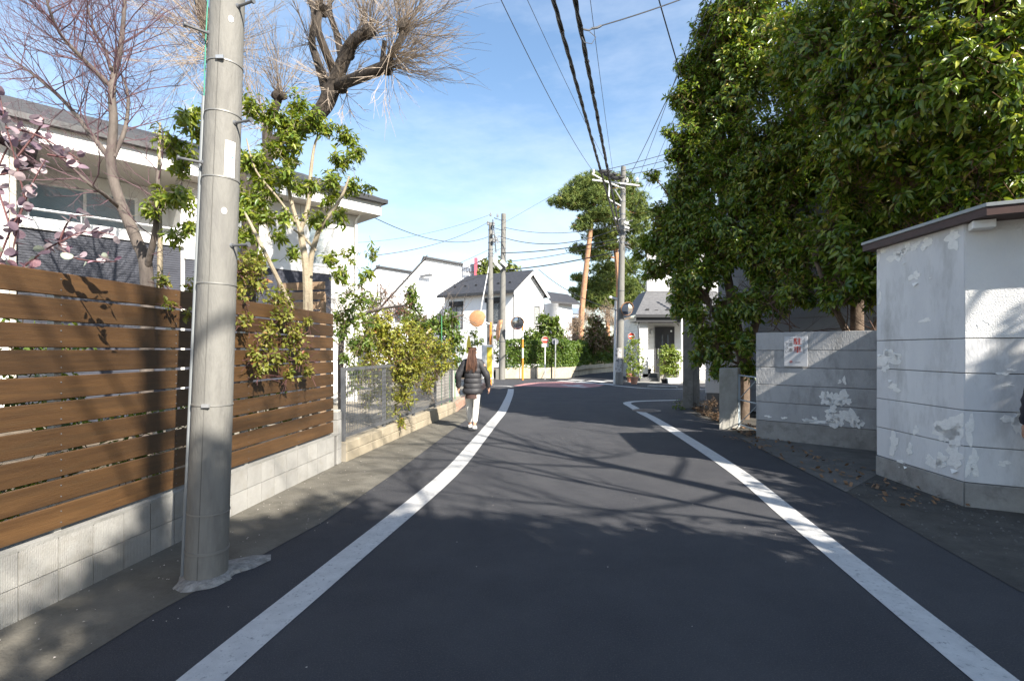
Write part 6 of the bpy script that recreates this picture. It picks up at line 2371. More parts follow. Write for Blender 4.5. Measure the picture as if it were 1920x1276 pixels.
wind('window', hc, C0 + Gd * 2.75, C0 + Gd * 3.55, 3.35, 4.65, -Fd, M('dark_frame', (0.05, 0.05, 0.055)), glass_mat('pale_blind_glass', (0.40, 0.43, 0.40), .2), fw=.07, th=.06, mull=0)
# lower wing on the right
D0 = C0 + Gd * (Wg + .3) + Fd * -.9
mb = MB()
mb.slab(D0 + Vector((.1, 0, 0)), D0 + Vector((1.15, .5, 0)), 4, 0, 5.0)
mb.build('rear_wing_wall', m_plain, hc)
mb = MB()
a_, b_ = D0 + Vector((-.5, -.55, 5.0)), D0 + Vector((1.75, .2, 4.9))
mb.add([a_, b_, b_ + Vector((-.7, 2.2, .9)), a_ + Vector((-.6, 2.2, 1.0)), a_ - UP * .12, b_ - UP * .12], [[0, 1, 2, 3], [4, 5, 1, 0]])
mb.build('rear_wing_roof', m_roof, hc)

# two white gabled houses to the left
def white_gable(name, label, prof, Y, depth, lamp=False, turn=.25):
    pts = [U(px, py, Y) if py < 640 else Vector((U(px, 0, Y).x, Y, 0)) for px, py in prof]
    t = thing(name, label, 'house', Vector((pts[0].x, Y, 0)))
    ext = Vector((-depth * turn, depth, 0))
    pts = [p + Vector((0, turn * (p.x - pts[0].x), 0)) for p in pts]
    mb = MB()
    mb.prism(pts[::-1] if False else pts, ext)
    mb.build('wall', m_plain, t)
    top = [p for p in pts if p.z > .01]
    for a_, b_ in zip(top[:-1], top[1:]):
        if abs(a_.x - b_.x) < .05: continue
        mb = MB()
        o = Vector((0, -.25, 0))
        ov_ = (b_ - a_).normalized() * .2
        mb.prism([a_ - ov_ + UP * .02 + o, b_ + ov_ + UP * .02 + o, b_ + ov_ + UP * .16 + o, a_ - ov_ + UP * .16 + o], ext * 1.05)
        mb.build('roof', m_roof, t)
    return t, pts


w1, pts = white_gable('white_house', 'plain white house with steep left roof and wide gable behind garden', [(865, 700), (865, 497), (802, 488), (736, 566), (700, 610), (700, 700)], 41, 9)
mb = MB()
p = U(803, 520, 41)
mb.box(p + Vector((0, -1.0, 0)), (.95, .12, .20), ry=-.12)
mb.build('awning_box', m_dsteel, w1)
wind('window', w1, U(742, 0, 39.6), U(752, 0, 39.7), U(0, 600, 39).z, U(0, 572, 39).z, Vector((.24, -.97, 0)), m_dsteel, glass_mat('dark_glass'), mull=0)
w2, pts = white_gable('white_house', 'farthest white house with sloping roof behind the twiggy plum tree', [(775, 700), (775, 512), (714, 504), (672, 548), (640, 585), (640, 700)], 48, 9)
# lower grey roof between
t = thing('low_roof_house', 'low house with pale grey roof between the white gable and the slate roof', 'house', Vector((-3.7, 44, 0)))
mb = MB()
a_, b_ = U(862, 528, 44), U(925, 520, 44)
mb.slab((a_.x, 44), (b_.x, 44), 5, 0, a_.z - .5)
mb.build('wall', m_plain, t)
mb = MB()
mb.add([a_ + Vector((-.3, -.5, -.6)), b_ + Vector((.3, -.5, -.6)), b_ + Vector((0, 3, .5)), a_ + Vector((0, 3, .5)), a_ + Vector((-.3, -.5, -.8)), b_ + Vector((.3, -.5, -.8))], [[0, 1, 2, 3], [4, 5, 1, 0]])
mb.build('roof', M('pale_grey_roof', (0.26, 0.27, 0.28), r=.6), t)
# far apartment block
ap = thing('apartment_block', 'distant apartment block with dark red stripe behind tree and slate roof', 'building', U(885, 600, 120) * Vector((1, 1, 0)))
a_, b_ = U(868, 0, 120), U(906, 0, 120)
zt_, zb_ = U(0, 494, 120).z, 0
mb = MB()
mb.slab((a_.x, 120), (b_.x, 121), 10, 0, zt_)
mb.build('wall', M('pale_grey_wall', (0.62, 0.61, 0.62), r=.8), ap)
mb = MB()
x_ = U(892, 0, 119).x
mb.box((x_, 119.6, (zt_ + 1.2) / 2), (.7, 1.2, zt_ + 1.2))
mb.build('red_stripe', M('stripe_red', (0.42, 0.08, 0.12), r=.7), ap)
mb = MB()
mb.box((x_ + 1.4, 119.8, zt_ / 2 + .9), (1.3, 1.2, zt_ + 1.6))
mb.build('white_band', m_white, ap)
for px in (870, 876, 882, 886):
    for k in range(5):
        z = zt_ - 1.3 - k * 1.9
        mb = MB()
        mb.box((U(px + 1, 0, 119.9).x, 119.98, z), (.55, .12, 1.15))
        mb.build('window', glass_mat('far_glass', (0.16, 0.18, 0.22), .2), ap)
# pale far houses behind the hedge
t = thing('far_house', 'far house with stepped grey blue roofs beyond pine trunk', 'house', U(1063, 0, 75) * Vector((1, 1, 0)))
for px, py, w_ in ((1060, 575, 2.2), (1070, 582, 3.2), (1062, 590, 4.5)):
    p = U(px, py, 75)
    mb = MB()
    mb.add([p + Vector((-w_ / 2, 0, 0)), p + Vector((w_ / 2, 0, -.3)), p + Vector((w_ / 2, 3, .6)), p + Vector((-w_ / 2, 3, .8)), p + Vector((-w_ / 2, 0, -.3)), p + Vector((w_ / 2, 0, -.5))], [[0, 1, 2, 3], [4, 5, 1, 0]])
    mb.build('roof', M('blue_grey_roof', (0.20, 0.25, 0.33), r=.4), t)
    mb = MB()
    mb.slab((p.x - w_ / 2 + .1, 75.2), (p.x + w_ / 2 - .1, 75.2), 3, 0, p.z - .3)
    mb.build('wall', m_plain, t)

# ================================================================== shrubs and pines beyond the hedge
m_pine = leaf_mat('pine_needle', [(0.0, (0.045, 0.085, 0.026)), (0.5, (0.13, 0.18, 0.045)), (1.0, (0.25, 0.28, 0.065))], r=.6, trans=.15, spec=.3)
m_pink = leaf_mat('pink_green_leaf', [(0.0, (0.07, 0.09, 0.02)), (0.5, (0.17, 0.18, 0.04)), (0.7, (0.42, 0.26, 0.19)), (1.0, (0.55, 0.36, 0.27))], r=.5, trans=.3)
m_beige = leaf_mat('beige_bud', [(0.0, (0.18, 0.12, 0.07)), (1.0, (0.33, 0.24, 0.15))], r=.8, trans=.2)
shrub('round_bush', 'round olive green bush rising above the hedge beside the white house', 'bush', gb(1020, 30.5), pxblobs([(1000, 630, 22), (1025, 610, 24), (1020, 635, 26), (1045, 625, 18), (1050, 640, 16), (1018, 594, 12), (985, 640, 14), (1040, 600, 12)], 30.5, .9), m_mid, 260, 7, .17, .09, twig=.5, tr=.01)
shrub('flowering_bush', 'bush with pinkish leaves standing behind the hedge left of the utility pole', 'bush', gb(1118, 33), pxblobs([(1118, 612, 22), (1105, 630, 22), (1128, 630, 22), (1115, 600, 14), (1135, 645, 16), (1100, 645, 14), (1120, 645, 18)], 33, .9), m_pink, 240, 7, .18, .09, twig=.5, tr=.01)
for px, Y_, lst, lab in ((1075, 36, [(1070, 610, 20), (1080, 630, 20), (1065, 635, 16), (1085, 600, 18)], 'bare beige twiggy bush between the round bush and the pinkish bush'),
                         (1180, 36, [(1150, 600, 22), (1175, 595, 26), (1180, 625, 26), (1195, 640, 20), (1150, 635, 18), (1195, 600, 16)], 'bare beige twiggy bush behind the utility pole and corner house'),
                         (1120, 44, [(1060, 600, 20), (1100, 590, 24), (1140, 585, 26)], 'wide bare brown thicket behind the pinkish bush')):
    shrub('bare_bush', lab, 'bush', gb(px, Y_), pxblobs(lst, Y_, .8), m_beige, 210, 4, .10, .03, twig=.65, tr=.010, twm=m_twig, every=1, group='bare bushes beyond the hedge')
for px, Y_, lst, lab in ((895, 29, [(890, 625, 12), (898, 640, 14), (885, 645, 10)], 'small dark bush in front of the white house left of the poles'),
                         (932, 29, [(930, 628, 9), (936, 645, 10), (930, 660, 10), (935, 675, 9)], 'small dark bush between the two concrete poles'),
                         (1067, 30, [(1065, 655, 13), (1075, 648, 12), (1085, 652, 12)], 'small yellow green bush topping the bend of the hedge')):
    shrub('dark_bush', lab, 'bush', gb(px, Y_), pxblobs(lst, Y_, .9), m_mid, 150, 6, .14, .075, twig=.3, tr=.008)


def pine(name, label, base, trunk, rr, pads, Y, seed, tips=60):
    t = thing(name, label, 'tree', base)
    g = random.Random(seed)
    mb = MB()
    P_, R_ = limb(mb, trunk, rr, 9)
    for px, py, rx_, rz2 in pads:
        c = U(px, py, Y)
        q = min(P_, key=lambda p: (p - c).length + max(0, p.z - c.z) * 2)
        limb(mb, [q, q.lerp(c, .5) + UP * .1, c], [.10, .07, .03], 6)
        for k in range(5):
            e = c + Vector((g.uniform(-1, 1) * rx_, g.uniform(-1, 1) * rx_ * .8, g.uniform(-.4, .5) * rz2)) * Y / FP
            mb.tube([c, c.lerp(e, .5) - UP * .1, e], [.035, .025, .012], 5)
    mb.build('trunk', m_pinebark, t, smooth=True)
    Ps, Ds, Ns, Ls, Ws, Ts = [], [], [], [], [], []
    for px, py, rx_, rz2 in pads:
        c = U(px, py, Y)
        a, b_ = rx_ * 1.15 * Y / FP, rz2 * 1.35 * Y / FP
        k = max(40, int(tips * 1.7 * a * max(a, .8)))
        u_ = nrm(nr.normal(size=(k, 3)))
        rad = nr.random(k) ** .4
        wob = .85 + .25 * np.sin(u_[:, 0] * 5 + px) * np.sin(u_[:, 1] * 4 + py)
        p = np.array(c) + u_ * np.array([a, a * .85, b_]) * (rad * wob)[:, None]
        tt = np.clip(nr.normal(.5, .2, k) , 0, 1)
        for j in range(16):
            d = nrm(nr.normal(size=(k, 3)) + np.array([0, 0, .65]))
            Ps.append(p); Ds.append(d); Ns.append(nr.normal(size=(k, 3)))
            Ls.append(.24 + .14 * nr.random(k)); Ws.append(.035 + .02 * nr.random(k)); Ts.append(np.clip(tt + nr.normal(0, .08, k), 0, 1))
    fr = [np.concatenate(x) for x in (Ps, Ds, Ns, Ls, Ws, Ts)]
    # narrow needle blades
    P, D, N, L, Wd, T = fr
    N = nrm(N)
    Sd = nrm(np.cross(D, N))
    V = np.stack([P + Sd * Wd[:, None] * .5, P - Sd * Wd[:, None] * .5, P + D * L[:, None]], axis=1).reshape(-1, 3)
    F = np.arange(len(P) * 3).reshape(-1, 3)
    o = np_mesh('crown', V, F, m_pine, T, t)
    o['kind'] = 'stuff'
    return t


Yp = 42.0
p1 = Vector((U(1090, 0, Yp).x, Yp, 0))
pine('pine_tree', 'tall red trunked pine with a wide flat crown left of the utility pole', p1, [p1, U(1090, 600, Yp), U(1096, 530, Yp), U(1104, 460, Yp), U(1112, 400, Yp), U(1118, 350, Yp)], [.26, .24, .22, .20, .16, .10],
     [(1105, 345, 44, 13), (1060, 378, 36, 9), (1080, 362, 34, 10), (1135, 340, 36, 12), (1110, 372, 46, 14), (1085, 385, 26, 8), (1160, 372, 34, 14), (1125, 400, 40, 12), (1100, 412, 24, 8), (1150, 410, 34, 14), (1180, 352, 24, 10), (1090, 425, 22, 8), (1170, 335, 20, 9), (1120, 332, 24, 8)], Yp, 3)
Yp = 45.0
p2 = Vector((U(1150, 0, Yp).x, Yp, 0))
pine('pine_tree', 'second red pine whose trunk shows just left of the utility pole shaft', p2, [p2, U(1160, 560, Yp), U(1158, 500, Yp), U(1152, 440, Yp), U(1156, 400, Yp), U(1170, 360, Yp)], [.26, .24, .22, .20, .16, .10],
     [(1185, 375, 34, 14), (1200, 400, 34, 14), (1180, 425, 40, 16), (1130, 440, 36, 11), (1090, 467, 26, 8), (1120, 480, 30, 9), (1195, 455, 34, 16), (1140, 460, 30, 9)], Yp, 7)
Yp = 50.0
p3 = Vector((U(1140, 0, Yp).x, Yp, 0))
pine('pine_tree', 'lower bushy pine filling the gap below the red trunks beside corner house', p3, [p3, U(1140, 590, Yp), U(1142, 540, Yp), U(1145, 490, Yp)], [.25, .22, .18, .08],
     [(1110, 535, 30, 11), (1085, 520, 18, 7), (1140, 505, 38, 14), (1100, 555, 26, 8), (1150, 530, 46, 16), (1125, 555, 44, 14), (1180, 500, 34, 16), (1190, 540, 36, 18), (1205, 570, 30, 14), (1165, 560, 40, 14), (1120, 572, 34, 9), (1180, 575, 30, 10), (1080, 545, 16, 6)], Yp, 8)
m_far = leaf_mat('far_tree_leaf', [(0.0, (0.06, 0.10, 0.02)), (0.5, (0.14, 0.18, 0.035)), (1.0, (0.24, 0.26, 0.07))], r=.6, trans=.25)
shrub('far_tree', 'broad far tree crown showing above the slate roof behind the poles', 'tree', gb(940, 70), pxblobs([(912, 500, 18), (935, 496, 18), (955, 505, 18), (925, 510, 18), (970, 514, 14), (905, 512, 12), (945, 515, 20), (985, 520, 10)], 70, .9), m_far, 34, 9, .45, .26, twig=1.2, tr=.03)

# ================================================================== overhead cables
m_cab = M('black_cable', (0.018, 0.018, 0.022), r=.55)
m_wire = M('thin_wire', (0.06, 0.06, 0.07), r=.6)


def cable(label, pts, sag, r, mat=None, name='overhead_cable', n=22, sides=6, twist=0):
    """hanging cable; sag in metres at mid span"""
    P0, P1 = Vector(pts[0]), Vector(pts[1])
    P_ = [P0.lerp(P1, i / n) - UP * sag * 4 * (i / n) * (1 - i / n) for i in range(n + 1)]
    mb = MB()
    mb.tube(P_, r, sides)
    o = mb.build(name, mat or m_wire, smooth=True)
    tag(o, label, 'cable', 'overhead cables')
    return o, P_


def bundle(label, a, b, sag, r, seed):
    a, b = Vector(a), Vector(b)
    n = int((b - a).length * 9)
    g = random.Random(seed)
    mid = [a.lerp(b, i / n) - UP * sag * 4 * (i / n) * (1 - i / n) for i in range(n + 1)]
    t = thing('cable_bundle', label, 'cable', a)
    d = (b - a).normalized()
    s = Vector((d.y, -d.x, 0)).normalized()
    for k in range(3):
        ph = k * 2.09 + g.random()
        rate = .55
        mb = MB()
        mb.tube([p + (s * math.cos(ph + i * rate) + UP * math.sin(ph + i * rate)) * r * .45 for i, p in enumerate(mid)], r * .62, 6)
        mb.build('strand', m_cab, t, smooth=True)
    # lashing ties
    for k in range(20):
        p = mid[int(n * (.3 + .034 * k))]
        mb = MB()
        mb.tube([p - d * .01, p + d * .01], r * 1.12, 8)
        mb.tube([p, p + s * r * 1.1 + UP * r * g.uniform(.6, 1.6)], .004, 4)
        mb.build('tie', m_cab, t)
    return t, mid


e1 = rpc(440) + Vector((-.25, -.15, 0))
dirc = U(1046, 0, 6.3) - e1
A1 = U(1020, -30, 6.0)
A2 = U(1041, -30, 6.0)
ext1 = A1 + (A1 - e1).normalized() * 14 + UP * 1.0
ext2 = A2 + (A2 - e1).normalized() * 14 + UP * 1.0
def sag_to_pass(a, b, q):
    """sag so that the span passes through q's height at q's depth"""
    t_ = (q.y - a.y) / (b.y - a.y)
    line = a.lerp(b, t_)
    return (line.z - q.z) / (4 * t_ * (1 - t_))


def bend(a, b, q):
    """nudge b sideways so the straight plan line passes over q"""
    t_ = (q.y - a.y) / (b.y - a.y)
    b.x += (q.x - a.lerp(b, t_).x) / t_
    return b


for q, e, rr, sd, lab in ((U(1083, 180, 9.5), ext1, .033, 1, 'left of the two thick twisted black cables overhead'), (U(1099, 150, 9.0), ext2, .037, 2, 'right and thicker of the two twisted black cables overhead')):
    e = bend(e1.copy(), e, q)
    sg_ = sag_to_pass(e1, e, q)
    t, mid = bundle(lab, e1 + Vector((.06 * sd, 0, .05 * sd)), e, sg_, rr, sd)
    if sd == 1:
        k = min(range(len(mid)), key=lambda i: abs(mid[i].y - 5.9))
        mb = MB()
        c = mid[k]
        d = (mid[k - 1] - mid[k + 1]).normalized()
        mb.tube([c - d * .22, c + d * .22], .062, 4)
        mb.build('splice_box', m_black, t, bevel=.008)
        mb = MB()
        mb.tube([c + d * .1 + Vector((.05, 0, .02)), c + Vector((.12, 0, -.05)), c - d * .1 + Vector((.10, 0, .02)), c - d * .2 + Vector((.02, 0, .04))], .006, 6)
        mb.build('lead_loop', m_white, t, smooth=True)
    else:
        k = min(range(len(mid)), key=lambda i: abs(mid[i].y - 7.6))
        c = mid[k]
        mb = MB()
        mb.tube([c + Vector((.02, 0, .02)), c + Vector((.12, 0, .0)), c + Vector((.16, 0, .03))], .014, 6)
        mb.tube([c + Vector((.13, 0, -.02)), c + Vector((.22, 0, -.10)), c + Vector((.16, 0, -.20)), c + Vector((.05, 0, -.18)), c + Vector((.01, 0, -.1))], .006, 6)
        mb.tube([c + Vector((.16, 0, .03)), c + Vector((.24, 0, .04)), c + Vector((.30, 0, .07))], .018, 6)
        mb.build('drop_clamp', m_dsteel, t, smooth=True)
        cable('service wire running from the twisted cable up to the top right', [c + Vector((.30, 0, .07)), U(1420, -60, 8.0)], .05, .009, m_cab)
        clampc = c

RPt = ptp
cable('thin wire sloping down from left of the cable bundle to the crossing', [U(925, -30, 9), U(1113, 322, 22.75)], .25, .009)
cable('second thin wire just left of the twisted cables', [U(975, -30, 9), U(1155, 338, 22.75)], .15, .006)
cable('thin wire between twisted cable and the drop wire', [U(1103, -30, 10), U(1149, 320, 22.6)], .1, .007)
cable('wire crossing down into the evergreen crown', [U(1227, -30, 9.5), U(1278, 145, 11.2)], .02, .014, m_cab)
cable('thin wire left of the evergreen, nearer the sky', [U(1339, -60, 9.0), U(1196, 337, 22.7)], .10, .008)
cable('thin wire along the left edge of evergreen crown', [U(1360, -60, 8.5), U(1176, 338, 22.7)], .14, .011)
cable('faint wire closest to evergreen crown', [U(1375, -60, 9.0), U(1180, 418, 22.7)], .15, .006)
for py0, py1, lab in ((322, 262, 'uppermost of three wires leaving the right pole top to the right'), (328, 278, 'middle of three wires leaving the right pole top to the right'), (334, 296, 'lowest of three wires leaving the right pole top to the right')):
    cable(lab, [U(1120 + (py0 - 322) * 1.8, py0, 22.7), U(1420, py1 - 30, 20)], .12, .013)
Y1, Y2 = 23.3, 26.5
cable('long sagging wire between taller left pole top and right pole crossarm', [U(934, 424, Y2), U(1113, 322, 22.75)], .0, .006)
cable('upper sagging cable between the left poles and the right pole', [U(945, 426, Y2), U(1160, 420, 22.8)], .35, .012)
cable('second sagging cable between left poles and right pole', [U(934, 442, Y2), U(1160, 428, 22.8)], .55, .018)
cable('third sagging cable between left poles and right pole', [U(941, 474, Y2), U(1162, 447, 22.8)], .15, .022, m_cab)
cable('fourth fainter cable between left poles and right pole', [U(952, 490, Y2), U(1162, 452, 22.8)], .12, .014)
cable('lowest black cable between left poles and right pole', [U(946, 506, Y2), U(1162, 470, 22.8)], .12, .026, m_cab)
cable('wire from the shorter left pole top down to house at left', [U(913, 418, Y1), U(690, 480, 15)], .25, .010)
cable('sagging wire from shorter left pole to the house eave at left', [U(915, 444, Y1), U(690, 402, 13.4)], .45, .012)
cable('faint top wire from taller left pole to the left', [U(920, 402, Y2), U(660, 455, 26)], .3, .008)
cable('lower pair wire from shorter left pole to garden trees', [U(916, 468, Y1), U(640, 545, 18)], .3, .009)
cable('black cable at white gable height left of the poles', [U(915, 482, Y1), U(640, 580, 20)], .25, .015, m_cab)
cable('lower black cable crossing the white gabled house', [U(917, 512, Y1), U(600, 572, 18)], .25, .013, m_cab)
cable('cable from the right pole down to white gabled house', [U(1162, 583, 22.8), U(1010, 505, 34.5)], .35, .018, m_cab)
cable('slim wire from right pole to corner house', [U(1166, 470, 22.8), U(1212, 545, 26.8)], .1, .02, m_cab)

# ================================================================== people
m_skin = M('skin', (0.52, 0.31, 0.22), (0.47, 0.27, 0.19), sc=8, r=.55)
m_hair = M('brown_hair', (0.050, 0.022, 0.013), (0.105, 0.048, 0.026), sc=40, r=.5, stretch=(1, 1, .08))
m_jkt = M('black_padded_jacket', (0.020, 0.020, 0.024), (0.035, 0.035, 0.04), sc=5, r=.65, bump=.5, bsc=14)
m_trs = M('off_white_trousers', (0.70, 0.68, 0.64), (0.62, 0.60, 0.56), sc=6, r=.85, bump=.3, bsc=16)
m_skirt = M('dark_brown_hem', (0.055, 0.03, 0.025), r=.85)
m_shoe = M('white_shoe', (0.72, 0.71, 0.69), r=.6)


def skin_mesh(name, nodes, edges, root, mat, parent, sub=2, smooth=True):
    """nodes: {key: (co, rx, ry)} grown with the Skin modifier into one continuous surface"""
    keys = list(nodes)
    me = bpy.data.meshes.new(name)
    me.from_pydata([tuple(nodes[k][0]) for k in keys], [(keys.index(a), keys.index(b)) for a, b in edges], [])
    tmp = bpy.data.objects.new('tmp', me)
    COL.objects.link(tmp)
    tmp.modifiers.new('skin', 'SKIN')
    sv = me.skin_vertices[0].data
    for i, k in enumerate(keys):
        sv[i].radius = (nodes[k][1], nodes[k][2] if len(nodes[k]) > 2 else nodes[k][1])
        sv[i].use_root = (k == root)
    s_ = tmp.modifiers.new('sub', 'SUBSURF')
    s_.levels = sub
    s_.render_levels = sub
    dg = bpy.context.evaluated_depsgraph_get()
    dg.update()
    out = bpy.data.meshes.new_from_object(tmp.evaluated_get(dg))
    bpy.data.objects.remove(tmp)
    out.name = name
    out.materials.clear()
    out.materials.append(mat)
    for p in out.polygons: p.use_smooth = True
    o = bpy.data.objects.new(name, out)
    COL.objects.link(o)
    o.parent = parent
    return o


def person(label, loc, rz, H, pose, mats, hair='long', skirt=True, group=None):
    """front is -y in local space; pose gives hand, elbow, knee, ankle offsets"""
    t = thing('person', label, 'person', loc, rz)
    k = H / 1.62
    V3 = lambda x, y, z: Vector((x, y, z)) * k
    nd, ed = {}, []
    nd['pelvis'] = (V3(0, 0, .90), .105 * k, .085 * k)
    nd['waist'] = (V3(0, .0, 1.04), .10 * k, .078 * k)
    nd['chest'] = (V3(0, .01, 1.22), .125 * k, .088 * k)
    nd['collar'] = (V3(0, .015, 1.335), .075 * k, .06 * k)
    nd['neck'] = (V3(0, .005, 1.40), .046 * k, .046 * k)
    nd['jaw'] = (V3(0, -.012, 1.455), .056 * k, .062 * k)
    nd['head'] = (V3(0, .002, 1.53), .071 * k, .085 * k)
    nd['crown'] = (V3(0, .008, 1.585), .052 * k, .064 * k)
    ed += [('pelvis', 'waist'), ('waist', 'chest'), ('chest', 'collar'), ('collar', 'neck'), ('neck', 'jaw'), ('jaw', 'head'), ('head', 'crown')]
    nd['nose'] = (V3(0, -.088, 1.505), .011 * k)
    ed += [('head', 'nose')]
    for s, nm in ((1, 'L'), (-1, 'R')):
        sh_, el, wr = pose['arm' + nm]
        nd['sh' + nm] = (V3(*sh_), .058 * k)
        nd['el' + nm] = (V3(*el), .040 * k)
        nd['wr' + nm] = (V3(*wr), .026 * k, .022 * k)
        f = (Vector(wr) - Vector(el)).normalized()
        pal = Vector(wr) + f * .055
        nd['pal' + nm] = (V3(*pal), .036 * k, .018 * k)
        ed += [('collar', 'sh' + nm), ('sh' + nm, 'el' + nm), ('el' + nm, 'wr' + nm), ('wr' + nm, 'pal' + nm)]
        fw = Vector((0, -1, 0))
        fw = (fw - f * fw.dot(f)).normalized()
        inw = Vector((-s, 0, 0))
        for i, (o_, l) in enumerate(((-.027, .070), (-.009, .080), (.009, .076), (.026, .060))):
            b0_ = pal + f * .030 - fw * o_
            b1_ = b0_ + f * l * .5 + inw * .006
            b2_ = b1_ + f * l * .42 + inw * .022
            nd['f%d0%s' % (i, nm)] = (V3(*b0_), .0095 * k)
            nd['f%d1%s' % (i, nm)] = (V3(*b1_), .0085 * k)
            nd['f%d2%s' % (i, nm)] = (V3(*b2_), .007 * k)
            ed += [('pal' + nm, 'f%d0%s' % (i, nm)), ('f%d0%s' % (i, nm), 'f%d1%s' % (i, nm)), ('f%d1%s' % (i, nm), 'f%d2%s' % (i, nm))]
        t0_ = Vector(wr) + f * .028 + fw * .030
        t1_ = t0_ + f * .030 + fw * .022 + inw * .01
        t2_ = t1_ + f * .030 + fw * .004 + inw * .008
        nd['t0' + nm] = (V3(*t0_), .011 * k)
        nd['t1' + nm] = (V3(*t1_), .010 * k)
        nd['t2' + nm] = (V3(*t2_), .008 * k)
        ed += [('wr' + nm, 't0' + nm), ('t0' + nm, 't1' + nm), ('t1' + nm, 't2' + nm)]
        hi, kn, an, toe = pose['leg' + nm]
        nd['hi' + nm] = (V3(*hi), .085 * k)
        nd['kn' + nm] = (V3(*kn), .052 * k)
        cf = Vector(kn).lerp(Vector(an), .35) + Vector((0, .012, 0))
        nd['cf' + nm] = (V3(*cf), .052 * k)
        nd['an' + nm] = (V3(*an), .034 * k)
        nd['to' + nm] = (V3(*toe), .036 * k, .026 * k)
        ed += [('pelvis', 'hi' + nm), ('hi' + nm, 'kn' + nm), ('kn' + nm, 'cf' + nm), ('cf' + nm, 'an' + nm), ('an' + nm, 'to' + nm)]
    body = skin_mesh('body', nd, ed, 'pelvis', m_skin, t)
    # eyes, mouth, ears
    mb = MB()
    for s in (1, -1):
        mb.lathe([(.002 * k, 0), (.010 * k, .002 * k), (.002 * k, .006 * k)], V3(s * .028, -.078, 1.525), 8, axis=(0, -1, 0))
    mb.build('eyes', M('eye_dark', (0.02, 0.015, 0.012), r=.2), t, smooth=True, local=True)
    mb = MB()
    mb.tube([V3(-.02, -.070, 1.468), V3(0, -.075, 1.466), V3(.02, -.070, 1.468)], [.003 * k, .005 * k, .003 * k], 6)
    mb.build('mouth', M('lip', (0.40, 0.14, 0.12), r=.5), t, smooth=True, local=True)
    mb = MB()
    for s in (1, -1):
        mb.lathe([(.004 * k, -.004), (.022 * k, 0), (.018 * k, .008), (.004 * k, .010)], V3(s * .074, .008, 1.51), 8, axis=(s, .3, 0))
    mb.build('ears', m_skin, t, smooth=True, local=True)
    # jacket: quilted body and two sleeves
    mb = MB()
    hem = pose.get('hem', .70)
    prof = [(hem, .168, .128), (hem + .01, .180, .140)]
    z = hem + .01
    while z < 1.20:
        f = (z - hem) / (1.2 - hem)
        wx, wy = .188 - .030 * math.sin(f * math.pi * .9) + .0 * f, .142 - .020 * f
        prof += [(z + .02, wx + .010, wy + .010), (z + .055, wx + .013, wy + .013), (z + .09, wx + .004, wy + .004), (z + .10, wx - .004, wy - .004)]
        z += .10
    prof += [(1.27, .188, .122), (1.32, .186, .114), (1.355, .140, .102), (1.385, .092, .088), (1.42, .076, .076), (1.42, .064, .064)]
    rings = 22
    vs = [V3(wx * math.cos(a * 6.2832 / rings), .008 + wy * math.sin(a * 6.2832 / rings), z_) for z_, wx, wy in prof for a in range(rings)]
    fs = [[i * rings + a, i * rings + (a + 1) % rings, (i + 1) * rings + (a + 1) % rings, (i + 1) * rings + a] for i in range(len(prof) - 1) for a in range(rings)]
    fs.append(list(range(rings))[::-1])
    mb.add(vs, fs)
    jk = mb.build('jacket', mats[0], t, smooth=True, local=True)
    for s, nm in ((1, 'L'), (-1, 'R')):
        sh_, el, wr = [Vector(q) for q in pose['arm' + nm]]
        sh0 = sh_ + Vector((-s * .05, 0, .005))
        pts, rr = [V3(s * .055, .012, 1.350)], [.058 * k]
        for a_, b_, k0, k1, r0, r1 in ((sh0, el, 0, 6, .080, .066), (el, wr, 0, 6, .066, .048)):
            for q in range(6):
                f = q / 6
                pts.append(V3(*a_.lerp(b_, f)))
                rr.append((r0 + (r1 - r0) * f + (.006 if q % 2 else -.004)) * k)
        pts.append(V3(*el.lerp(wr, .99)))
        rr.append(.044 * k)
        mb = MB()
        mb.tube(pts, rr, 14)
        mb.build('sleeve', mats[0], jk, smooth=True, local=True)
    if skirt:
        mb = MB()
        mb.lathe([(.10 * k, .86 * k), (.125 * k, .76 * k), (.142 * k, .62 * k), (.139 * k, .62 * k), (.10 * k, .80 * k)], (0, 0, 0), 20, cap=False)
        mb.build('skirt', m_skirt, t, smooth=True, local=True)
    tn, te = {}, []
    tn['pel'] = (V3(0, 0, .91), .112 * k, .095 * k)
    for s, nm in ((1, 'L'), (-1, 'R')):
        hi, kn, an, toe = pose['leg' + nm]
        tn['hi' + nm] = (V3(*hi), .095 * k)
        tn['kn' + nm] = (V3(*kn), .066 * k)
        tn['cf' + nm] = (V3(*(Vector(kn).lerp(Vector(an), .45) + Vector((0, .008, 0)))), .066 * k)
        tn['an' + nm] = (V3(*(Vector(kn).lerp(Vector(an), .93))), .056 * k)
        te += [('pel', 'hi' + nm), ('hi' + nm, 'kn' + nm), ('kn' + nm, 'cf' + nm), ('cf' + nm, 'an' + nm)]
    skin_mesh('trousers', tn, te, 'pel', mats[1], t)
    for s, nm in ((1, 'L'), (-1, 'R')):
        hi, kn, an, toe = pose['leg' + nm]
        a_, b_ = Vector(an), Vector(toe)
        hl = a_ + (a_ - b_).normalized() * .055
        hl.z = a_.z - .045
        skin_mesh('shoe', {'h': (V3(*hl), .040 * k, .036 * k), 'm': (V3(*(hl.lerp(b_, .5) + Vector((0, 0, .012)))), .043 * k, .042 * k), 't': (V3(*b_), .040 * k, .028 * k), 'a': (V3(*(a_ + Vector((0, 0, .0)))), .042 * k)}, [('h', 'm'), ('m', 't'), ('m', 'a')], 'm', mats[2], t)
    # hair: a cap over the skull and, when long, a fall over the back
    hn = {'top': (V3(0, .022, 1.580), .060 * k, .070 * k), 'bk': (V3(0, .040, 1.52), .080 * k, .070 * k)}
    he_ = [('top', 'bk')]
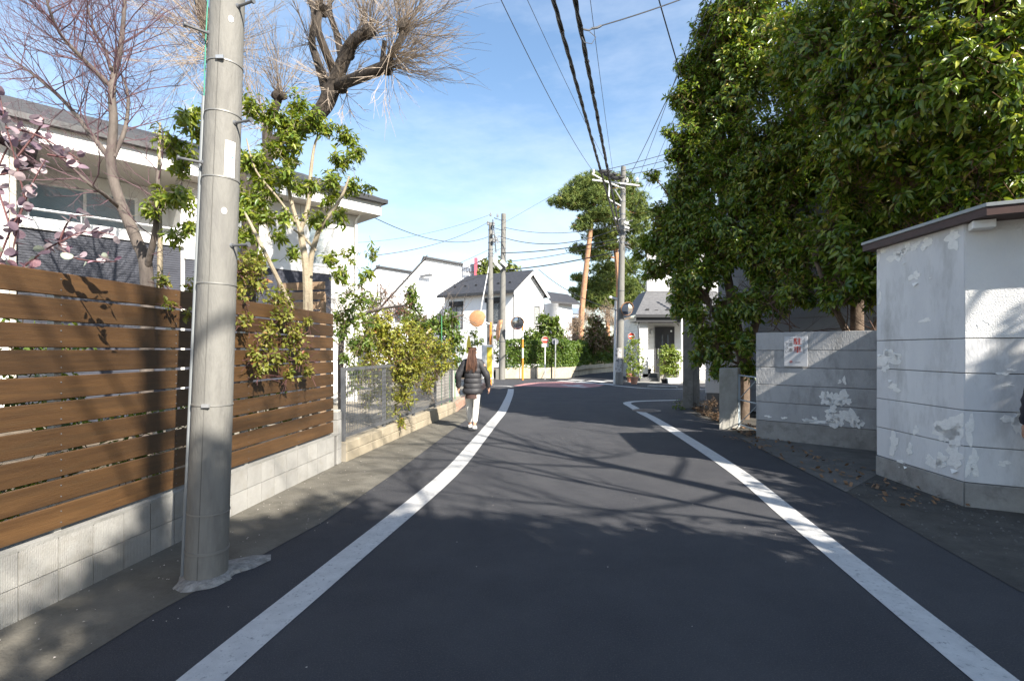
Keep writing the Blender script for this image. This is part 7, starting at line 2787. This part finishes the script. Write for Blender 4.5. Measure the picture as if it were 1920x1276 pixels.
    if hair == 'long':
        hn.update({'nk': (V3(0, .062, 1.42), .098 * k, .062 * k), 'lo': (V3(0, .100, 1.30), .115 * k, .045 * k), 'tp': (V3(0, .125, 1.19), .095 * k, .025 * k)})
        he_ += [('bk', 'nk'), ('nk', 'lo'), ('lo', 'tp')]
    else:
        hn['nk'] = (V3(0, .045, 1.455), .066 * k, .050 * k)
        he_ += [('bk', 'nk')]
    hr = skin_mesh('hair', hn, he_, 'bk', m_hair, t)
    if hair == 'long':
        mb = MB()
        g = random.Random(3)
        for i in range(46):
            x = g.uniform(-.09, .09)
            mb.tube([V3(x * .7, .09 + g.uniform(-.01, .02), 1.57), V3(x * 1.0, .120 + g.uniform(-.01, .02), 1.42), V3(x * 1.25, .145 + g.uniform(-.01, .015), 1.28), V3(x * 1.2 + g.uniform(-.02, .02), .155, 1.15 + g.uniform(-.03, .05))], [.006 * k, .009 * k, .008 * k, .002 * k], 4)
        o = mb.build('strands', m_hair, hr, smooth=True, local=True)
    return t


walk = {'armL': ((.185, .01, 1.315), (.275, .06, 1.06), (.285, -.03, .83)), 'armR': ((-.185, .01, 1.315), (-.285, -.01, 1.05), (-.300, -.12, .83)),
        'legL': ((.085, 0, .84), (.085, -.10, .46), (.080, -.17, .085), (.085, -.31, .035)), 'legR': ((-.085, 0, .84), (-.075, .05, .45), (-.07, .22, .13), (-.075, .10, .035)), 'hem': .70}
pg = G(886, 805)
# facing away up the lane: local -y turned to +y
person('person with long brown hair in black padded jacket and white trousers walking away', (pg.x, pg.y, 0), math.pi - .08, 1.60, walk, (m_jkt, m_trs, m_shoe))
m_navyj = M('navy_black_coat', (0.012, 0.013, 0.022), (0.02, 0.021, 0.032), sc=5, r=.75, bump=.4, bsc=14)
m_dtr = M('dark_trousers', (0.02, 0.021, 0.026), r=.85)
stand = {'armL': ((.185, .01, 1.315), (.255, .02, 1.06), (.250, -.05, .83)), 'armR': ((-.185, .01, 1.315), (-.255, .02, 1.06), (-.250, -.05, .83)),
         'legL': ((.085, 0, .84), (.09, -.01, .46), (.09, .01, .085), (.10, -.13, .035)), 'legR': ((-.085, 0, .84), (-.09, -.01, .46), (-.09, .01, .085), (-.10, -.13, .035)), 'hem': .72}
person('person in dark navy coat cut off by the right edge beside the shed', (4.81, 4.42, 0), math.pi * .93, 1.74, stand, (m_navyj, m_dtr, m_black), hair='short', skirt=False)


# ================================================================== the lane goes on behind the camera: unseen trees placed to shade the road

g = random.Random(12)


def bare(label, base, h, spread, seed, n_limb=9, depth=3):
    g = random.Random(seed)
    t = thing('bare_street_tree', label, 'tree', base, group='bare trees behind the viewpoint')
    mb = MB()
    b = Vector(base)
    P_, R_ = limb(mb, [b, b + Vector((.1, 0, h * .3)), b + Vector((-.1, .1, h * .6)), b + Vector((0, 0, h))], [.20, .17, .12, .03], 9)
    for i in range(n_limb):
        p, tg = along(P_, .35 + .6 * i / n_limb)
        a = i * 2.4 + g.random()
        d = Vector((math.cos(a), math.sin(a), .55))
        grow(mb, p, d, spread * (.7 + .5 * g.random()), .055 * (1 - .4 * i / n_limb), depth, g, 5, .2, .16, 5, .6, .75, 4)
    mb.build('trunk', m_bark2, t, smooth=True)
    return t


bare('bare tree nearer the shed behind the viewpoint', (7.4, -0.6, 0), 9.5, 4.4, 5, n_limb=13, depth=2)
bare('bare tree farther back behind the viewpoint', (4.2, -4.6, 0), 11.0, 4.0, 8, n_limb=10, depth=2)


def shade_evergreen(label, base, blobs, tips, leaf, wid):  # evergreens added out of view, crowns shaped to throw shade
    t = thing('shade_evergreen', label, 'tree', base, group='unseen evergreens added for shade')
    fr, TP, TD = crown_leaves(blobs, tips, 7, leaf, wid, inner=.2)
    leafy('crown', fr, m_ever, t, kind='stuff')
    mb = MB()
    b = Vector(base)
    c0 = Vector(blobs[0][0])
    limb(mb, [b, b.lerp(c0, .4), c0], [.18, .15, .07], 8)
    for c, r in blobs[1:]:
        limb(mb, [b.lerp(c0, .6), Vector(c).lerp(c0, .4), Vector(c)], [.07, .05, .02], 6)
    mb.build('trunk', m_bark2, t, smooth=True)


bl = [((5.7, -3.8, 6.4), 1.6), ((4.5, -3.3, 6.6), 1.3), ((7.0, -4.4, 6.2), 1.5), ((5.9, -5.0, 6.0), 1.7), ((4.7, -4.6, 5.6), 1.5), ((7.2, -5.6, 5.6), 1.5), ((3.6, -3.6, 6.4), 1.0), ((6.0, -6.2, 5.0), 1.4)]
shade_evergreen('wide unseen evergreen behind the viewpoint with crown shaped to shade the lane', (6.0, -4.6, 0), bl, 620, .16, .075)
bl = [((7.2, -.2, 3.5), 1.5), ((7.6, 1.0, 3.75), 1.35), ((6.9, 1.7, 2.9), 1.1), ((8.5, .5, 4.3), 1.4), ((5.4, -.5, 3.3), 1.3), ((5.0, -1.3, 4.0), 1.2), ((6.2, .4, 2.4), 1.2), ((8.3, .0, 3.6), 1.4), ((6.6, -1.2, 3.3), 1.4), ((8.0, -1.4, 3.4), 1.4), ((6.9, -2.2, 3.0), 1.3), ((6.2, -.5, 2.6), 1.0)]
shade_evergreen('lower unseen evergreen added behind the viewpoint to shade shed and road edge', (7.4, -1.0, 0), bl, 420, .16, .075)
# pole that carries the cables behind the viewpoint
for e in (ext1,):
    b_ = Vector((e.x, e.y - .3, 0))
    pole_thing('utility_pole', 'concrete utility pole behind the viewpoint carrying the twisted cables', b_, b_ + UP * 10, .19, .13, m_pole)
